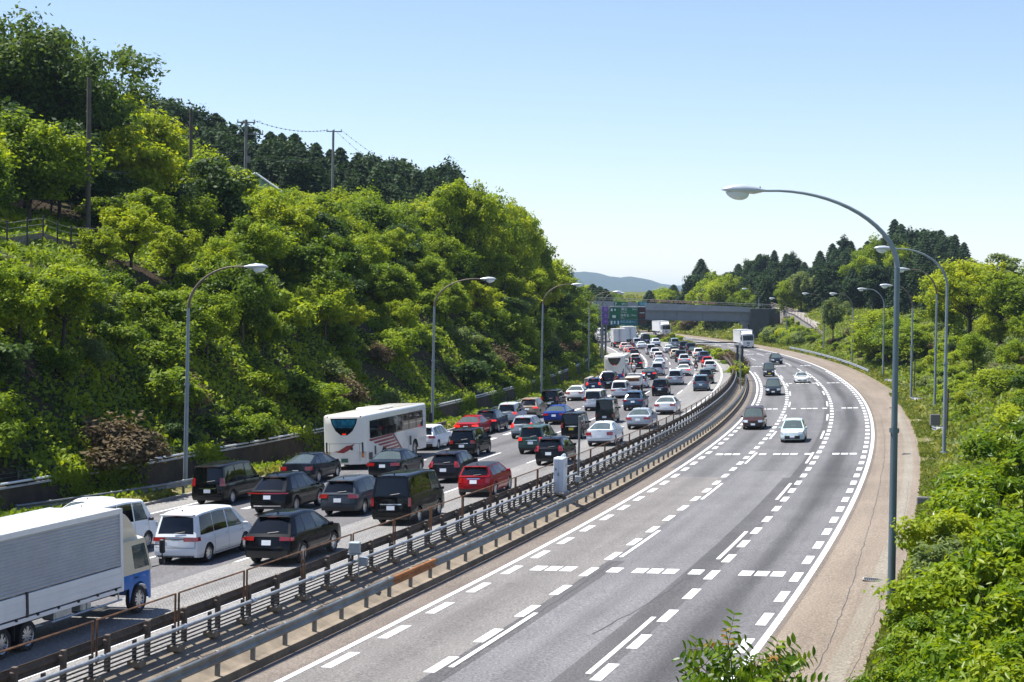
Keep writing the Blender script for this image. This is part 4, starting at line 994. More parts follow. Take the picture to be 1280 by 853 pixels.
place(o, 12.5-5.5, -7.2, True); tag(o, 'ribbed silver box truck with beige and blue cab at the lower left edge', 'truck', G_JAM)
o = make_box_truck('box_truck', 7.2, 2.45, 1.1, 3.75, dict(ro=2.2, fa=6.1, up=WHP, lo=WHP, lit=True), wheels=(0,), ribs=False, cabH=2.7)
place(o, 308.6, -16.3, True); tag(o, 'white box truck with grey-hinged rear doors, left one of the distant pair', 'truck', G_JAM)
o = make_box_truck('box_truck', 8.6, 2.49, 1.1, 3.80, dict(ro=2.6, fa=7.1, up=WHP, lo=WHP), wheels=(0, -1.2), ribs=False, cabH=2.7)
place(o, 323.4, -12.9, True); tag(o, 'taller white box truck, right one of the distant pair', 'truck', G_JAM)
PALE = mat('truck_pale_blue', srgb('cfdbe2'), .35, coat=.5)
for s, u, lab in ((306.3, 9.3, 'grey box truck with white cab coming out from under the overbridge'), (404.5, 9.3, 'white box truck with tall cab, beyond the overbridge')):
    o = make_box_truck('box_truck', 8.8, 2.48, 1.1, 3.66, dict(ro=2.6, fa=7.3, up=WHP, lo=WHP, L=2.1), wheels=(0, -1.2), ribs=False, cabH=2.9)
    place(o, s+8.7, u, False, True); tag(o, lab, 'truck', G_FREE)
# small flatbed truck with a low load and a brown tailgate
t = empty('flatbed_truck'); cb_ = make_cab(t, 1.66, 2.6, .34, 1.95, WHP, WHP, L=1.55, split=1.10)
b = MB(); b.box((0, .95, .82), (1.62, 3.1, .08)); b.build('deck', FRAME, t)
for sg in (-1, 1): b = MB(); b.bbox((sg*.81, .95, 1.02), (.05, 3.1, .38), .01); b.build('drop_side', WHP, t); add_wheel(t, sg*.68, 0, .33, .22, sg); add_wheel(t, sg*.70, 3.35, .33, .18, sg); b = MB(); b.box((sg*.62, -.62, .66), (.3, .05, .13)); b.build('tail_lamp', TAIL, t)
b = MB(); b.bbox((0, -.62, 1.02), (1.66, .05, .38), .01); b.build('tailgate', WHP, t)
b = MB(); b.bbox((0, -.40, 1.36), (1.5, .3, .46), .03); b.build('load_board', mat('plywood_brown', srgb('6b4a33'), .8, var=.3, vscale=3), t)
b = MB(); b.bbox((0, .9, 1.42), (1.5, 2.2, .62), .08); b.build('load_sheet', mat('load_sheet', srgb('cfcabc'), .8, var=.2, vscale=2), t, smooth=40)
b = MB(); b.box((0, 1.3, .62), (.8, 4.6, .24)); b.box((0, -.7, .45), (1.4, .06, .1)); b.build('chassis', FRAME, t)
b = MB(); b.box((0, -.66, .56), (.33, .02, .165)); b.build('plate', PLATE, t)
place(t, 146.8, -12.9, True); tag(t, 'small flatbed truck with brown board above its tailgate in the second lane', 'truck', G_JAM)

# ------------------------------------------------------------------ motorcycles with riders
def skin_body(name, verts, edges, radii, m, parent, root=0, sub=1):
    me = bpy.data.meshes.new(name); me.from_pydata(verts, edges, []); o = bpy.data.objects.new(name, me); COL.objects.link(o)
    sk = o.modifiers.new('s', 'SKIN')
    for i, r in enumerate(radii): me.skin_vertices[0].data[i].radius = (r, r)
    me.skin_vertices[0].data[root].use_root = True
    ss = o.modifiers.new('u', 'SUBSURF'); ss.levels = sub; ss.render_levels = sub
    dg = bpy.context.evaluated_depsgraph_get(); m2 = bpy.data.meshes.new_from_object(o.evaluated_get(dg)); o.modifiers.clear(); o.data = m2
    m2.materials.clear(); m2.materials.append(m); m2.polygons.foreach_set('use_smooth', [True]*len(m2.polygons))
    o.parent = parent; return o
def make_bike(colm, box=None):
    r_ = empty('motorcycle')
    for y in (0, 1.32):
        t = MB(); t.lathe([(.22, -.05), (.29, -.06), (.31, 0), (.29, .06), (.22, .05), (.22, -.05)], 18, (0, y, .31)); w = t.build('wheel', TYRE, r_, smooth=50)
        q = MB()
        for k in range(6): a = k*math.pi/3; q.box((0, y+.11*math.cos(a), .31+.11*math.sin(a)), (.02, .02, .24), tilt=Matrix.Translation((0, y+.11*math.cos(a), .31+.11*math.sin(a))) @ Matrix.Rotation(-a+math.pi/2, 4, 'X'))
        q.build('spokes', RIM, w)
    b = MB(); b.tube([(0, -.1, .62), (0, .25, .55), (0, .6, .42), (0, .95, .62), (0, 1.05, .92)], .06, 6); b.bbox((0, .5, .42), (.30, .40, .30), .06); b.build('engine', FRAME, r_, smooth=50)
    b = MB(); b.tube([(0, .35, .78), (0, .6, .86), (0, .88, .82)], [.12, .17, .10], 10); b.tube([(0, -.42, .80), (0, -.1, .72), (0, .3, .70)], [.07, .13, .12], 8); b.bbox((0, 1.12, .85), (.34, .16, .38), .06); b.build('bodywork', colm, r_, smooth=50)
    b = MB(); b.bbox((0, .05, .80), (.26, .62, .09), .035); b.build('seat', FRAME, r_)
    b = MB(); b.tube([(-.36, .88, 1.05), (-.12, 1.0, 1.02), (.12, 1.0, 1.02), (.36, .88, 1.05)], .016, 6); b.tube([(.08, 1.32, .31), (.08, 1.02, .98)], .025, 6); b.tube([(-.08, 1.32, .31), (-.08, 1.02, .98)], .025, 6); b.build('handlebar', FRAME, r_)
    for sg in (-1, 1):
        b = MB(); b.bbox((sg*.42, .96, 1.2), (.14, .03, .08), .012); b.tube([(sg*.28, .92, 1.04), (sg*.42, .96, 1.18)], .008, 4); b.build('mirror', FRAME, r_)
    b = MB(); b.bbox((0, -.47, .82), (.14, .04, .07), .01); b.build('tail_lamp', TAILON, r_); b = MB(); b.box((0, -.5, .62), (.2, .01, .12)); b.build('plate', PLATE, r_)
    b = MB(); b.tube([(.14, -.35, .35), (.15, .2, .30), (.12, .55, .35)], .045, 8); b.build('exhaust', CHROME, r_, smooth=50)
    if box: b = MB(); b.bbox((0, -.32, 1.02), (.44, .44, .40), .05); b.build('top_box', box, r_)
    return r_
def make_rider(jac, hel):
    p = empty('person')
    V = [(0,.10,.92),(0,.18,1.12),(0,.26,1.34),(0,.31,1.46),(0,.35,1.56),
         (.14,.12,.86),(.24,.52,.80),(.22,.32,.42),(.22,.44,.34), (-.14,.12,.86),(-.24,.52,.80),(-.22,.32,.42),(-.22,.44,.34),
         (.19,.28,1.38),(.30,.52,1.20),(.32,.82,1.08), (-.19,.28,1.38),(-.30,.52,1.20),(-.32,.82,1.08)]
    E = [(0,1),(1,2),(2,3),(3,4),(0,5),(5,6),(6,7),(7,8),(0,9),(9,10),(10,11),(11,12),(2,13),(13,14),(14,15),(2,16),(16,17),(17,18)]
    Rr = [.15,.15,.16,.08,.06, .11,.085,.06,.05, .11,.085,.06,.05, .075,.055,.04, .075,.055,.04]
    skin_body('body', V, E, Rr, jac, p)
    h = MB(); h.lathe([(0, -.16), (.08, -.15), (.12, -.08), (.145, 0), (.13, .08), (.08, .135), (0, .155)], 14, (0, .38, 1.68), 'Z'); h.build('helmet', hel, p, smooth=60)
    v = MB(); v.grid([[(math.sin(a)*.148, .38+math.cos(a)*.148, z) for z in (1.64, 1.71)] for a in np.linspace(-.9, .9, 7)]); v.build('visor', TRIM, p)
    for sg in (-1, 1):
        s = MB(); s.bbox((sg*.22, .47, .31), (.09, .26, .09), .03); s.build('shoe', TRIM, p)
        g = MB(); g.bbox((sg*.33, .87, 1.06), (.10, .11, .07), .025)
        for k in range(4): g.tube([(sg*(.29+.025*k), .91, 1.08), (sg*(.29+.025*k), .95, 1.06), (sg*(.29+.025*k), .93, 1.02)], .011, 5)
        g.tube([(sg*.28, .86, 1.04), (sg*.27, .90, 1.02)], .012, 5); g.build('glove', TRIM, p)
    return p
JK = mat('jacket_black', (.02,.022,.026), .8); JR = mat('jacket_grey', (.16,.15,.14), .85); JD = mat('jacket_maroon', (.10,.03,.03), .85)
for s, u, cm, bx, jk, hm, lb, lp in (
    (199.2, -7.75, mat('bike_grey', (.10,.11,.12), .3, coat=1.), None, JK, mat('helmet_black', (.02,.02,.02), .2, coat=1.), 'large dark motorcycle filtering along the dashed line beside the brake-lit white sedan', 'rider in black on the large dark motorcycle between the lanes'),
    (193.0, -15.9, mat('bike_white', srgb('dfe3e4'), .3, coat=1.), mat('box_white', srgb('e4e6e8'), .4), JR, mat('helmet_cream', srgb('d9d3bd'), .2, coat=1.), 'white delivery motorcycle with top box beside the second coach', 'rider in grey with cream helmet on the white delivery motorcycle'),
    (292.5, -14.9, mat('bike_red', (.25,.02,.02), .3, coat=1.), None, JD, mat('helmet_red', (.3,.03,.03), .2, coat=1.), 'small red motorcycle near the rear of the distant box trucks', 'rider in maroon jacket near the distant box trucks')):
    b = make_bike(cm, bx); place(b, s, u, True); tag(b, lb, 'motorcycle', G_JAM)
    p = make_rider(jk, hm); place(p, s, u, True); tag(p, lp, 'person', 'motorcycle riders')

# ------------------------------------------------------------------ rails, fences and furniture along the road
RUST = mat('rusty_steel', (.26,.12,.05), .85, .1, var=.6, vscale=3, col2=(.07,.05,.04)); BROWN = mat('brown_painted_steel', (.15,.105,.075), .75, .1, var=.65, vscale=2.5, col2=(.055,.045,.04)); ORANGE = mat('rust_orange', (.42,.17,.045), .85, var=.4, vscale=4, col2=(.2,.08,.03))
BLK = mat('black_post', (.022,.022,.024), .6); RAILG = mat('rail_blue_grey', (.20,.235,.255), .5, .35, var=.45, vscale=1.6, col2=(.13,.12,.105))
WPROF = [(0, .0), (.055, .035), (.055, .085), (.0, .13), (-.01, .155), (0, .18), (.055, .225), (.055, .275), (0, .31)]
def beam(name, s0, s1, u, left, h, side, m, parent, prof=WPROF, ds=1., taper=0.):
    mb = MB(); n = max(1, int((s1-s0)/ds)); P = []
    for i in range(n+1):
        s = lerp(s0, s1, i/n); uu = u(s) if callable(u) else u
        P.append([R(s, uu+side*a, left, h+b) for a, b in prof]+[R(s, uu+side*(a-.012), left, h+b) for a, b in prof[::-1]])
    mb.grid(P, closed=True); mb.face(P[0]); mb.face(P[-1][::-1])
    return mb.build(name, m, parent, smooth=60)
# silver guard rail of the open carriageway: beam pieces of 4 m, posts every 2 m
t = empty('guard_rail', R(12, -1.86, False)); inv_ = Matrix.Translation(Vector(t.location)).inverted()
def rebase(t, *objs):
    for o in objs: o.location = Vector(o.location)-Vector(t.location)
def rail_run(name, label, s0, s1, u, left, side, bh, m, postm, post_sec, ph, step, piece, group, rustpieces=(), blockout=0., end=False):
    t = empty(name, (0, 0, 0)); tag(t, label, 'guard rail', group)
    k = 0; s = s0
    while s < s1-.01:
        e = min(s1, s+piece); beam('rail_beam', s-.05, e+.05, (lambda q, u=u, k=k: (u(q) if callable(u) else u)+side*.004*(k % 2)), left, bh, side, rustpieces[1] if rustpieces and k in rustpieces[0] else m, t, ds=2.); k += 1; s = e
    pm = MB(); pm.bbox((0, 0, ph/2-.15), (post_sec[0], post_sec[1], ph+.3), .012)
    if blockout: pm.bbox((side*-0.0+blockout*side/2, 0, bh+.155), (abs(blockout)+.05, .16, .2), .02)
    pme = pm.build('post', postm, None, link=False).data
    n = int((s1-s0)/step); 
    for i in range(n+1):
        s = s0+.05+i*step; uu = u(s) if callable(u) else u
        inst(pme, 'post', t, R(s, uu-side*(.07+blockout), left), (0, 0, -heading(s)))
    return t
bpy.data.objects.remove(t)
rail_run('guard_rail', 'blue-grey steel guard rail with one rusty orange length, left edge of the open carriageway', -8, 232, -1.34, False, 1, .51, RAILG, RAILG, (.11, .11), .82, 1.985, 4., 'guard rails along the median', rustpieces=({7}, ORANGE))
rail_run('guard_rail', 'brown rusty guard rail facing the traffic jam along the median', -8, 236, -2.97, True, -1, .50, BROWN, BROWN, (.12, .12), .86, 1.87, 4., 'guard rails along the median', blockout=.06)
for s0, s1, lab in ((33, 46.5, 'grey guard rail with rusty top edge ending at the first lamp post on the left'),):
    rail_run('guard_rail', lab, s0, s1, lambda s: -20.85-2.0*max(0, (44-s)/11.)**1.3, True, 1, .42, RAILG, RAILG, (.11, .11), .74, 2., 4., 'guard rails on the left verge')
rail_run('guard_rail', 'weathered brown guard rail stub beside the red sedan under the second lamp post', 79, 93, -20.9, True, 1, .40, BROWN, BROWN, (.11,.11), .7, 2., 4., 'guard rails on the left verge')
rail_run('guard_rail', 'short grey guard rail in the weeds behind the black minivan, below the third lamp post', 112, 128, -21.2, True, 1, .40, RAILG, RAILG, (.11,.11), .7, 2., 4., 'guard rails on the left verge')
rail_run('guard_rail', 'long pale guard rail curving along the right shoulder towards the overbridge', 196, 292, 15.0, False, -1, .42, STEEL, STEEL, (.11, .11), .74, 2., 4., 'guard rails on the right shoulder')
for s0, lab in ((92, 'curled guard rail end with white reflector by the louvred box on the right verge'), (131, 'white curled guard rail end in the bushes behind the nearest lamp post'), (170, 'small curled guard rail end far along the right verge'), (44, 'curved white guard rail end half buried in the hedge at the right')):
    t = empty('guard_rail', (0, 0, 0)); tag(t, lab, 'guard rail', 'guard rail ends on the right shoulder')
    mb = MB(); P = []
    for k in range(11):
        a = k/10; s = s0+3.4-2.6*a-.5*math.sin(a*3.1); u = 15.0+.9*a*a
        P.append([R(s, u+x, False, .35+z) for x, z in WPROF]); 
    mb.grid(P); mb.build('rail_beam', STEEL, t, smooth=50)
    w = MB(); w.grid([[tuple(Vector(R(s0+3.4-2.6*a-.5*math.sin(a*3.1), 15.0+.9*a*a-.02, False, z))) for z in (.42, .62)] for a in (.55, .75, .95)]); w.build('white_reflector', WHITE, t)
    for k in range(2): q = MB(); q.bbox(R(s0+1.2+1.8*k, 15.25+.3*(1-k), False, .3), (.1, .1, .8), .01); q.build('post', STEEL, t)
# conduit rail: pale pipe on black posts with thin pipes below
t = empty('pipe_rail', (0, 0, 0)); tag(t, 'pale grey conduit pipe on short black posts with thin cables below, in the median', 'pipe rail')
PIPE = mat('pipe_grey', (.36,.385,.41), .45, .3, var=.35, vscale=3)
k = 0
for s in np.arange(-8, 232, 4.):
    mb = MB(); mb.tube([R(q, -2.56, True, .47) for q in np.linspace(s, s+4., 3)], .055, 8); mb.build('pipe', PIPE, t, smooth=50)
    c = MB(); c.tube([R(q, -2.56, True, .47) for q in (s+.2, s+.45)], .072, 8); c.build('pipe_collar', STEEL, t)
for hh, rr in ((.34, .022), (.24, .022), (.14, .022)):
    mb = MB(); mb.tube([R(q, -2.60, True, hh) for q in np.arange(-8, 232, 2.)], rr, 5); mb.build('lower_pipe', BLK, t, smooth=50)
pm = MB(); pm.bbox((0, 0, .27), (.08, .10, .64), .01); pm.box((0, 0, .03), (.26, .2, .05)); pme = pm.build('post', BLK, None, link=False).data
fm = MB(); fm.bbox((0, 0, .05), (.34, .30, .14), .02); fme = fm.build('footing', MEDC, None, link=False).data
for s in np.arange(-7.5, 232, 1.93): inst(pme, 'post', t, R(s, -2.63, True), (0, 0, -heading(s))); inst(fme, 'footing', t, R(s, -2.55, True, -.03), (0, 0, -heading(s)))
# headlight-glare mesh fence standing on the brown rail: thin rusty frame and wire netting per 4 m panel
t = empty('mesh_fence', (0, 0, 0)); tag(t, 'see-through wire mesh fence with rusty top rail above the brown guard rail', 'fence')
WIRE = mat('wire_netting', (.10,.095,.085), .7, .3)
for i, s in enumerate(np.arange(-7.2, 236, 3.9)):
    dark = s > 80
    for q in (s+.06, s+3.78):
        p = MB(); p.bbox(R(q, -2.78, True, .80), (.05, .05, 1.02), .008); p.build('panel_post', RUST if not dark else BROWN, t)
    rr = MB(); rr.tube([R(q, -2.78, True, 1.30) for q in (s+.06, s+1.9, s+3.78)], .024, 5); rr.build('top_rail', RUST, t)
    if s < 200:
        w = MB(); step = .16 if s < 90 else .2; n = int(3.72/step); hgt = .58
        wd = .0035 if s < 40 else (.006 if s < 70 else .012)
        for k in range(n):
            a = s+.06+k*step
            for d in (1, -1):
                b0 = a if d > 0 else a+step*2; b1 = a+step*2 if d > 0 else a
                b0 = min(b0, s+3.78); b1 = min(b1, s+3.78)
                for zz in (0, .29):
                    w.face([R(b0-wd, -2.78, True, .71+zz), R(b0+wd, -2.78, True, .71+zz), R(b1+wd, -2.78, True, .71+zz+.29), R(b1-wd, -2.78, True, .71+zz+.29)])
        w.build('wire_netting', WIRE, t, recalc=False)
# cabinets, poles and boxes in the median
CAB = mat('cabinet_pale', (.62,.68,.73), .45, var=.08, vscale=3)
t = empty('roadside_cabinet', R(46.2, -2.36, True, -.05), (0, 0, -heading(46))); tag(t, 'tall pale double-door equipment cabinet standing in the median beside the thin pole', 'cabinet')
b = MB(); b.bbox((0, 0, .85), (.50, .74, 1.62), .02); b.build('housing', CAB, t); b = MB(); b.bbox((0, 0, .0), (.62, .86, .12), .02); b.build('plinth', CONC, t)
for sg in (-1, 1): d = MB(); d.bbox((sg*.115, -.385, .86), (.215, .03, 1.50), .01); d.build('door', CAB, t); d = MB(); d.box((sg*.03, -.405, .9), (.015, .02, .14)); d.build('handle', BLK, t)
b = MB(); b.box((-.12, -.403, 1.15), (.05, .006, .08)); b.face([(-.15, -.404, 1.08), (-.09, -.404, 1.08), (-.12, -.404, 1.2)]); b.build('warning_mark', BLK, t)
b = MB(); b.box((.255, .1, 1.3), (.01, .2, .16)); b.build('vent_plate', STEEL, t)
b = MB(); b.tube([(0, -.2, 1.66), (.1, .1, 1.78), (.16, .34, 1.78), (.16, .36, 1.6)], .02, 6); b.bbox((.12, .2, 1.74), (.1, .1, .14), .01); b.build('cable_arm', CAB, t)
t = empty('marker_pole', R(49.4, -2.2, True, -.2), (0, 0, 0)); tag(t, 'thin grey marker pole just behind the pale median cabinet', 'pole')
b = MB(); b.tube([(0, 0, 0), (.03, 0, 3.5)], .055, 8); b.build('pole', RAILG, t, smooth=50); b = MB(); b.bbox((.0, 0, .5), (.3, .2, .3), .02); b.build('junction_box', STEEL, t); b = MB(); b.lathe([(0, .12), (.07, .08), (.075, 0), (.055, -.05)], 10, (.03, 0, 3.45), 'Z'); b.build('cap', RAILG, t, smooth=50)
t = empty('junction_box_stand', R(19.6, -2.50, True, 0), (0, 0, -heading(20)+.2)); tag(t, 'two grey junction boxes on legs joined to the conduit pipe near the rusty rail length', 'junction box')
b = MB(); b.bbox((0, 0, .93), (.34, .30, .36), .02); b.build('upper_box', mat('box_grey_blue', (.33,.38,.40), .55, var=.15, vscale=4), t); b = MB(); b.bbox((.26, .16, .48), (.26, .28, .26), .02); b.build('lower_box', MAT['box_grey_blue'], t)
for x in (-.13, .13): b = MB(); b.box((x, 0, .37), (.04, .04, .76)); b.build('leg', STEEL, t)
b = MB(); b.box((0, 0, .74), (.42, .36, .02)); b.build('shelf', STEEL, t)
# lamp posts
LPG = mat('lamp_post_teal_grey', (.135,.19,.22), .42, .25, var=.12, vscale=1.5); LPO = mat('lamp_post_grey', (.26,.32,.36), .5, .25, var=.2, vscale=1.5); ARM = mat('arm_rusty', (.16,.125,.10), .6, .2, var=.4, vscale=3)
LHEAD = mat('luminaire_shell', (.45,.50,.54), .35, .2); LDIFF = mat('luminaire_bowl', (.62,.70,.72), .12, coat=.8)
def lamp_post(m, armm, H=12.2, A=3.6, r0=.115, hs=1.):
    """pole leans into a long curved arm towards +x"""
    t = empty('lamp_post'); rc = 2.5
    path = [(0, 0, 0), (0, 0, .9), (0, 0, 5.4)]; rad_ = [r0, r0*.98, r0*.9]
    p = MB(); p.tube(path, rad_, 14); p.build('lower_pole', m, t, smooth=50)
    z1 = H-2.15
    p = MB(); p.tube([(0, 0, 5.35), (0, 0, z1)], [r0*.80, r0*.70], 12); p.build('upper_pole', m, t, smooth=50)
    arc = [(0, 0, z1)]; rr = [r0*.70]
    for k in range(1, 15):
        a = k/14; th = a*math.pi/2*.985
        arc.append((A*(1-math.cos(th))**.9*.96, 0, z1+(H-z1)*math.sin(th)**.92)); rr.append(r0*lerp(.68, .33, a))
    arc.append((A+.25, 0, H-.01)); rr.append(r0*.32)
    p = MB(); p.tube(arc, rr, 10); p.build('arm', armm, t, smooth=50)
    hx = A+.2
    h = MB(); rows = []
    for k, (x, w, zt, zb) in enumerate([(0, .045, .04, -.04), (.08, .06, .055, -.055), (.30, .12, .12, -.11), (.62, .17, .17, -.10), (.95, .165, .15, -.07), (1.15, .11, .09, -.04), (1.25, .03, .015, -.01)]):
        ring = []
        for q in range(12):
            a = 2*math.pi*q/12; c, s_ = math.cos(a), math.sin(a); ring.append((hx+x*hs, w*c*hs*1.1, H+(zt*s_ if s_ > 0 else -zb*s_)*hs))
        rows.append(ring)
    h.grid(rows, True); h.face(rows[0]); h.face(rows[-1]); hd = h.build('luminaire', LHEAD, t, smooth=60)
    b = MB(); rows = []
    for k in range(6):
        ph = k/5*math.pi/2
        rows.append([(hx+(.80+.34*math.cos(2*math.pi*q/12)*math.cos(ph)-(.07*math.sin(ph)))*hs, .13*math.sin(2*math.pi*q/12)*math.cos(ph)*hs, H-(.055+.24*math.sin(ph))*hs) for q in range(12)])
    b.grid(rows, True); b.build('glass_bowl', LDIFF, hd, smooth=60)
    c = MB(); c.box((hx+.14, 0, H+.085*hs), (.03, .03, .05)); c.build('clip', FRAME, hd)
    f = MB(); f.lathe([(r0+.03, 5.3), (r0+.03, 5.42)], 12, (0, 0, 0), 'Z'); f.lathe([(r0*1.9, 0), (r0*1.9, .04), (r0, .05)], 12, (0, 0, 0), 'Z'); f.box((0, -r0, .75), (.12, .03, .34)); f.build('base_fitting', m, t)
    return t
def at_px(px, py, D):
    r_ = .01845; a, b_ = px-640, py-426.5; x = a*math.cos(r_)+b_*math.sin(r_); y = -a*math.sin(r_)+b_*math.cos(r_)
    return Vector((x/2101.4*D, D, ZC-(y+55.7)/2101.4*D))
def at_inv(x, y, z):
    fx = 2101.4*x/y; fy = -55.7-2101.4*(z-ZC)/y; c, s_ = math.cos(.01845), math.sin(.01845)
    return 640+fx*c-fy*s_, 426.5+fy*c+fx*s_
g = 'lamp posts along the right verge'
lampR = [(1113.5, 771, 48.4, 'nearest lamp post, tall and dark blue-grey, its arm reaching across the sky', 1.0),
 (1180, 566, 101, 'second lamp post on the right, slim grey, rising above the hedge', .95), (1168.3, 512, 147, 'third lamp post on the right with rusty arm, beside the louvred box', .9),
 (1138.6, 502, 163, 'lamp post with rusty arm just right of the nearest post', .85), (1103.6, 473, 212, 'lamp post behind the nearest post, in front of the yellow-green tree', .9), (1064.8, 460, 255, 'thin lamp post at the end of the pale guard rail', .9),
 (1029.3, 446, 300, 'lamp post standing at the pale guard rail near the ramp', .9), (948, 414, 385, 'distant lamp post in front of the overbridge pier', .9), (982.5, 432, 345, 'distant lamp post on the green bank right of the overbridge', .9)]
for i, (px, py, D, lab, k) in enumerate(lampR):
    o = lamp_post(LPG if i == 0 else LPO, LPO if i in (0, 1, 4) else ARM, H=12.2 if i < 3 else 11.2 if i < 7 else 9.6, A=(3.65, 3.0, 2.2, 1.8, 2.0, 2.2, 2.6, 2.5, 2.2)[i]); p = at_px(px, py, D); o.location = p
    o.rotation_euler = (0, 0, math.pi); tag(o, lab, 'lamp post', g)
g = 'lamp posts along the left verge'
lampL = [(231.3, 596, 98, 'first lamp post on the left, next to the black boxy minivan'), (540.5, 533, 138, 'lamp post behind the white coach'), (676.2, 491, 187, 'lamp post above the third black minivan'), (735.3, 471, 238, 'slim lamp post left of the second coach'), (764.6, 444, 300, 'lamp post left of the green road sign')]
for i, (px, py, D, lab) in enumerate(lampL):
    ss = np.arange(20, 420, .25); X_, Y_, Z_ = road(ss, ss*0-22.1, True); pxs = [at_inv(a, b, c) for a, b, c in zip(X_, Y_, Z_)]
    bi = min((k for k in range(len(ss)) if ss[k] < 330), key=lambda k: abs(pxs[k][0]-px)); hy = (331, 347, 354.5, 364, 366)[i]
    H_ = at_px(px, hy, Y_[bi]).z-Z_[bi]; A_ = (66, 54, 33, 27, 18)[i]/2101.4*Y_[bi]; o = lamp_post(LPO, ARM, H=H_, A=A_); o.location = (X_[bi], Y_[bi], Z_[bi]-.05); o.rotation_euler = (0, 0, rad(-8)); tag(o, lab, 'lamp post', g)
# louvred speaker box on the right verge
_p = at_px(1168.5, 541, 122); t = empty('louvred_box', _p, (0, 0, .1)); t.scale = (.5, .5, .62); tag(t, 'grey louvred metal box on legs beside the second lamp post in the verge', 'equipment box')
b = MB(); b.bbox((0, 0, 1.5), (1.5, .4, 1.3), .03); b.build('box', mat('louvre_grey', (.20,.195,.18), .6), t)
for k in range(6): q = MB(); q.box((0, -.22, 1.0+.2*k), (1.42, .05, .12)); q.build('louvre', mat('louvre_slat', (.24,.235,.22), .6), t)
for x in (-.6, .6): q = MB(); q.box((x, 0, .4), (.09, .09, 1.2)); q.build('leg', BLK, t)
_p = at_px(1157, 657, 76); t = empty('louvred_box', _p, (0, 0, -.1)); t.scale = (.55, .5, .6); tag(t, 'grey louvred box half hidden by the hedge halfway down the right kerb', 'equipment box')
b = MB(); b.bbox((0, 0, 1.5), (1.5, .4, 1.3), .03); b.build('box', MAT['louvre_grey'], t)
for k in range(6): q = MB(); q.box((0, -.22, 1.0+.2*k), (1.42, .05, .12)); q.build('louvre', MAT['louvre_slat'], t)
for x in (-.6, .6): q = MB(); q.box((x, 0, .4), (.09, .09, 1.2)); q.build('leg', BLK, t)
for s, u, hh, lab in ((94, 16.0, 3.3, 'rusty thin post beside the curled guard rail end, right verge'), (150, 16.4, 3.6, 'thin old wooden post in the right-hand bushes'),):
    q = MB(); q.tube([R(s, u, False, -.2), R(s, u+.05, False, hh)], .07, 7); o = q.build('post', BROWN, None, smooth=50); tag(o, lab, 'post')
# fallen branch-like pale rail half hidden in verge grass
mb = MB(); mb.tube([R(s, 14.7+.12*math.sin(s*.4), False, .3) for s in np.arange(20, 48, 2)], .05, 6); o = mb.build('edge_rail', mat('pale_bamboo', (.55,.50,.40), .7), None, smooth=50); tag(o, 'thin pale rail running through the verge grass below the right hedge', 'rail')
for s, lab in ((32, 'nearest'), (45, 'middle'), (58, 'farthest')):
    pass
# big pale sheets (drum heads, cones) left in the median
t = empty('white_marker', R(52.2, -2.1, False, .0)); tag(t, 'small white delineator box behind the blue-grey rail left of the cabinet', 'marker'); b = MB(); b.bbox((0, 0, .3), (.30, .25, .45), .05); b.build('box', CAB, t); b = MB(); b.box((0, 0, .05), (.36, .3, .08)); b.build('base', CONC, t)
# stones and debris on the median strip
rnd = random.Random(5); mb = MB()
for k in range(300):
    s = rnd.uniform(0, 90); u = rnd.uniform(-2.6, -2.1); p = Vector(R(s, u, True, lerp(-.33, -.03, (-u-2.1)/.6))); r_ = rnd.uniform(.02, .07)
    q = [p+Vector((rnd.uniform(-1, 1), rnd.uniform(-1, 1), rnd.uniform(0, .7)))*r_ for _ in range(4)]; mb.face([q[0], q[1], q[2]]); mb.face([q[0], q[2], q[3]]); mb.face([q[0], q[1], q[3]])
o = mb.build('debris', SOIL); tag(o, 'scattered stones and litter on the median strip', 'debris', kind='stuff')
# ------------------------------------------------------------------ overbridge, ramp, road sign, poles, hill fence, house, mountains
GIRD = mat('bridge_girder_paint', (.20,.225,.25), .55, .1, var=.15, vscale=.6); PARA = mat('bridge_parapet', (.30,.325,.345), .7, var=.15, vscale=.5); DARKB = mat('abutment_dark', (.075,.08,.088), .85, var=.3, vscale=.4)  # abutment and wing wall in a dark blue-grey, mottled at random
t = empty('overbridge', (0, 0, 0)); tag(t, 'grey steel girder overbridge crossing both carriageways', 'bridge')
BY = 372.
def bx_(px, z): return Vector(((px-641)/2101.4*BY, BY, z))
xa, xb = 12.0, 52.5; ZB0, ZB1 = 5.35, 7.35
def ztop(x): return lerp(9.55, 8.6, (x-xa)/(xb-xa))
for dy in (0, 7.5):
    mb = MB(); n = 8
    for k in range(n+1):
        pass
    prof = []
    mb.grid([[(x, BY+dy+oy, z) for oy, z in ((-.25, ZB0), (-.25, ZB0+.06), (0, ZB0+.06), (0, ZB1), (-.3, ZB1), (-.3, ZB1+.08))] for x in np.linspace(xa, xb, 12)])
    mb.build('girder', GIRD, t)
    mb = MB()
    for x in np.linspace(xa+2, xb-2, 14): mb.box((x, BY+dy-.06, (ZB0+ZB1)/2), (.04, .14, ZB1-ZB0-.1))
    mb.build('web_stiffener', GIRD, t)
mb = MB(); mb.grid([[(x, y, ZB0) for x in (xa, xb)] for y in (BY-.25, BY+8)]); mb.grid([[(x, y, z) for y, z in ((BY-.55, ZB1+.08), (BY-.55, ZB1+.32), (BY+8.5, ZB1+.32))] for x in (xa, xb)]); mb.build('deck', GIRD, t)
n = 10
for k in range(n):
    x0, x1 = lerp(xa, xb, k/n)+.02, lerp(xa, xb, (k+1)/n)-.02
    for yy in (BY-.5, BY+8.2):
        mb = MB(); mb.grid([[(x, yy, z) for z in (ZB1+.33, ztop(x))]+[(x, yy+.25, ztop(x)), (x, yy+.25, ZB1+.33)] for x in (x0, x1)]); mb.build('parapet_panel', PARA, t)
mb = MB()
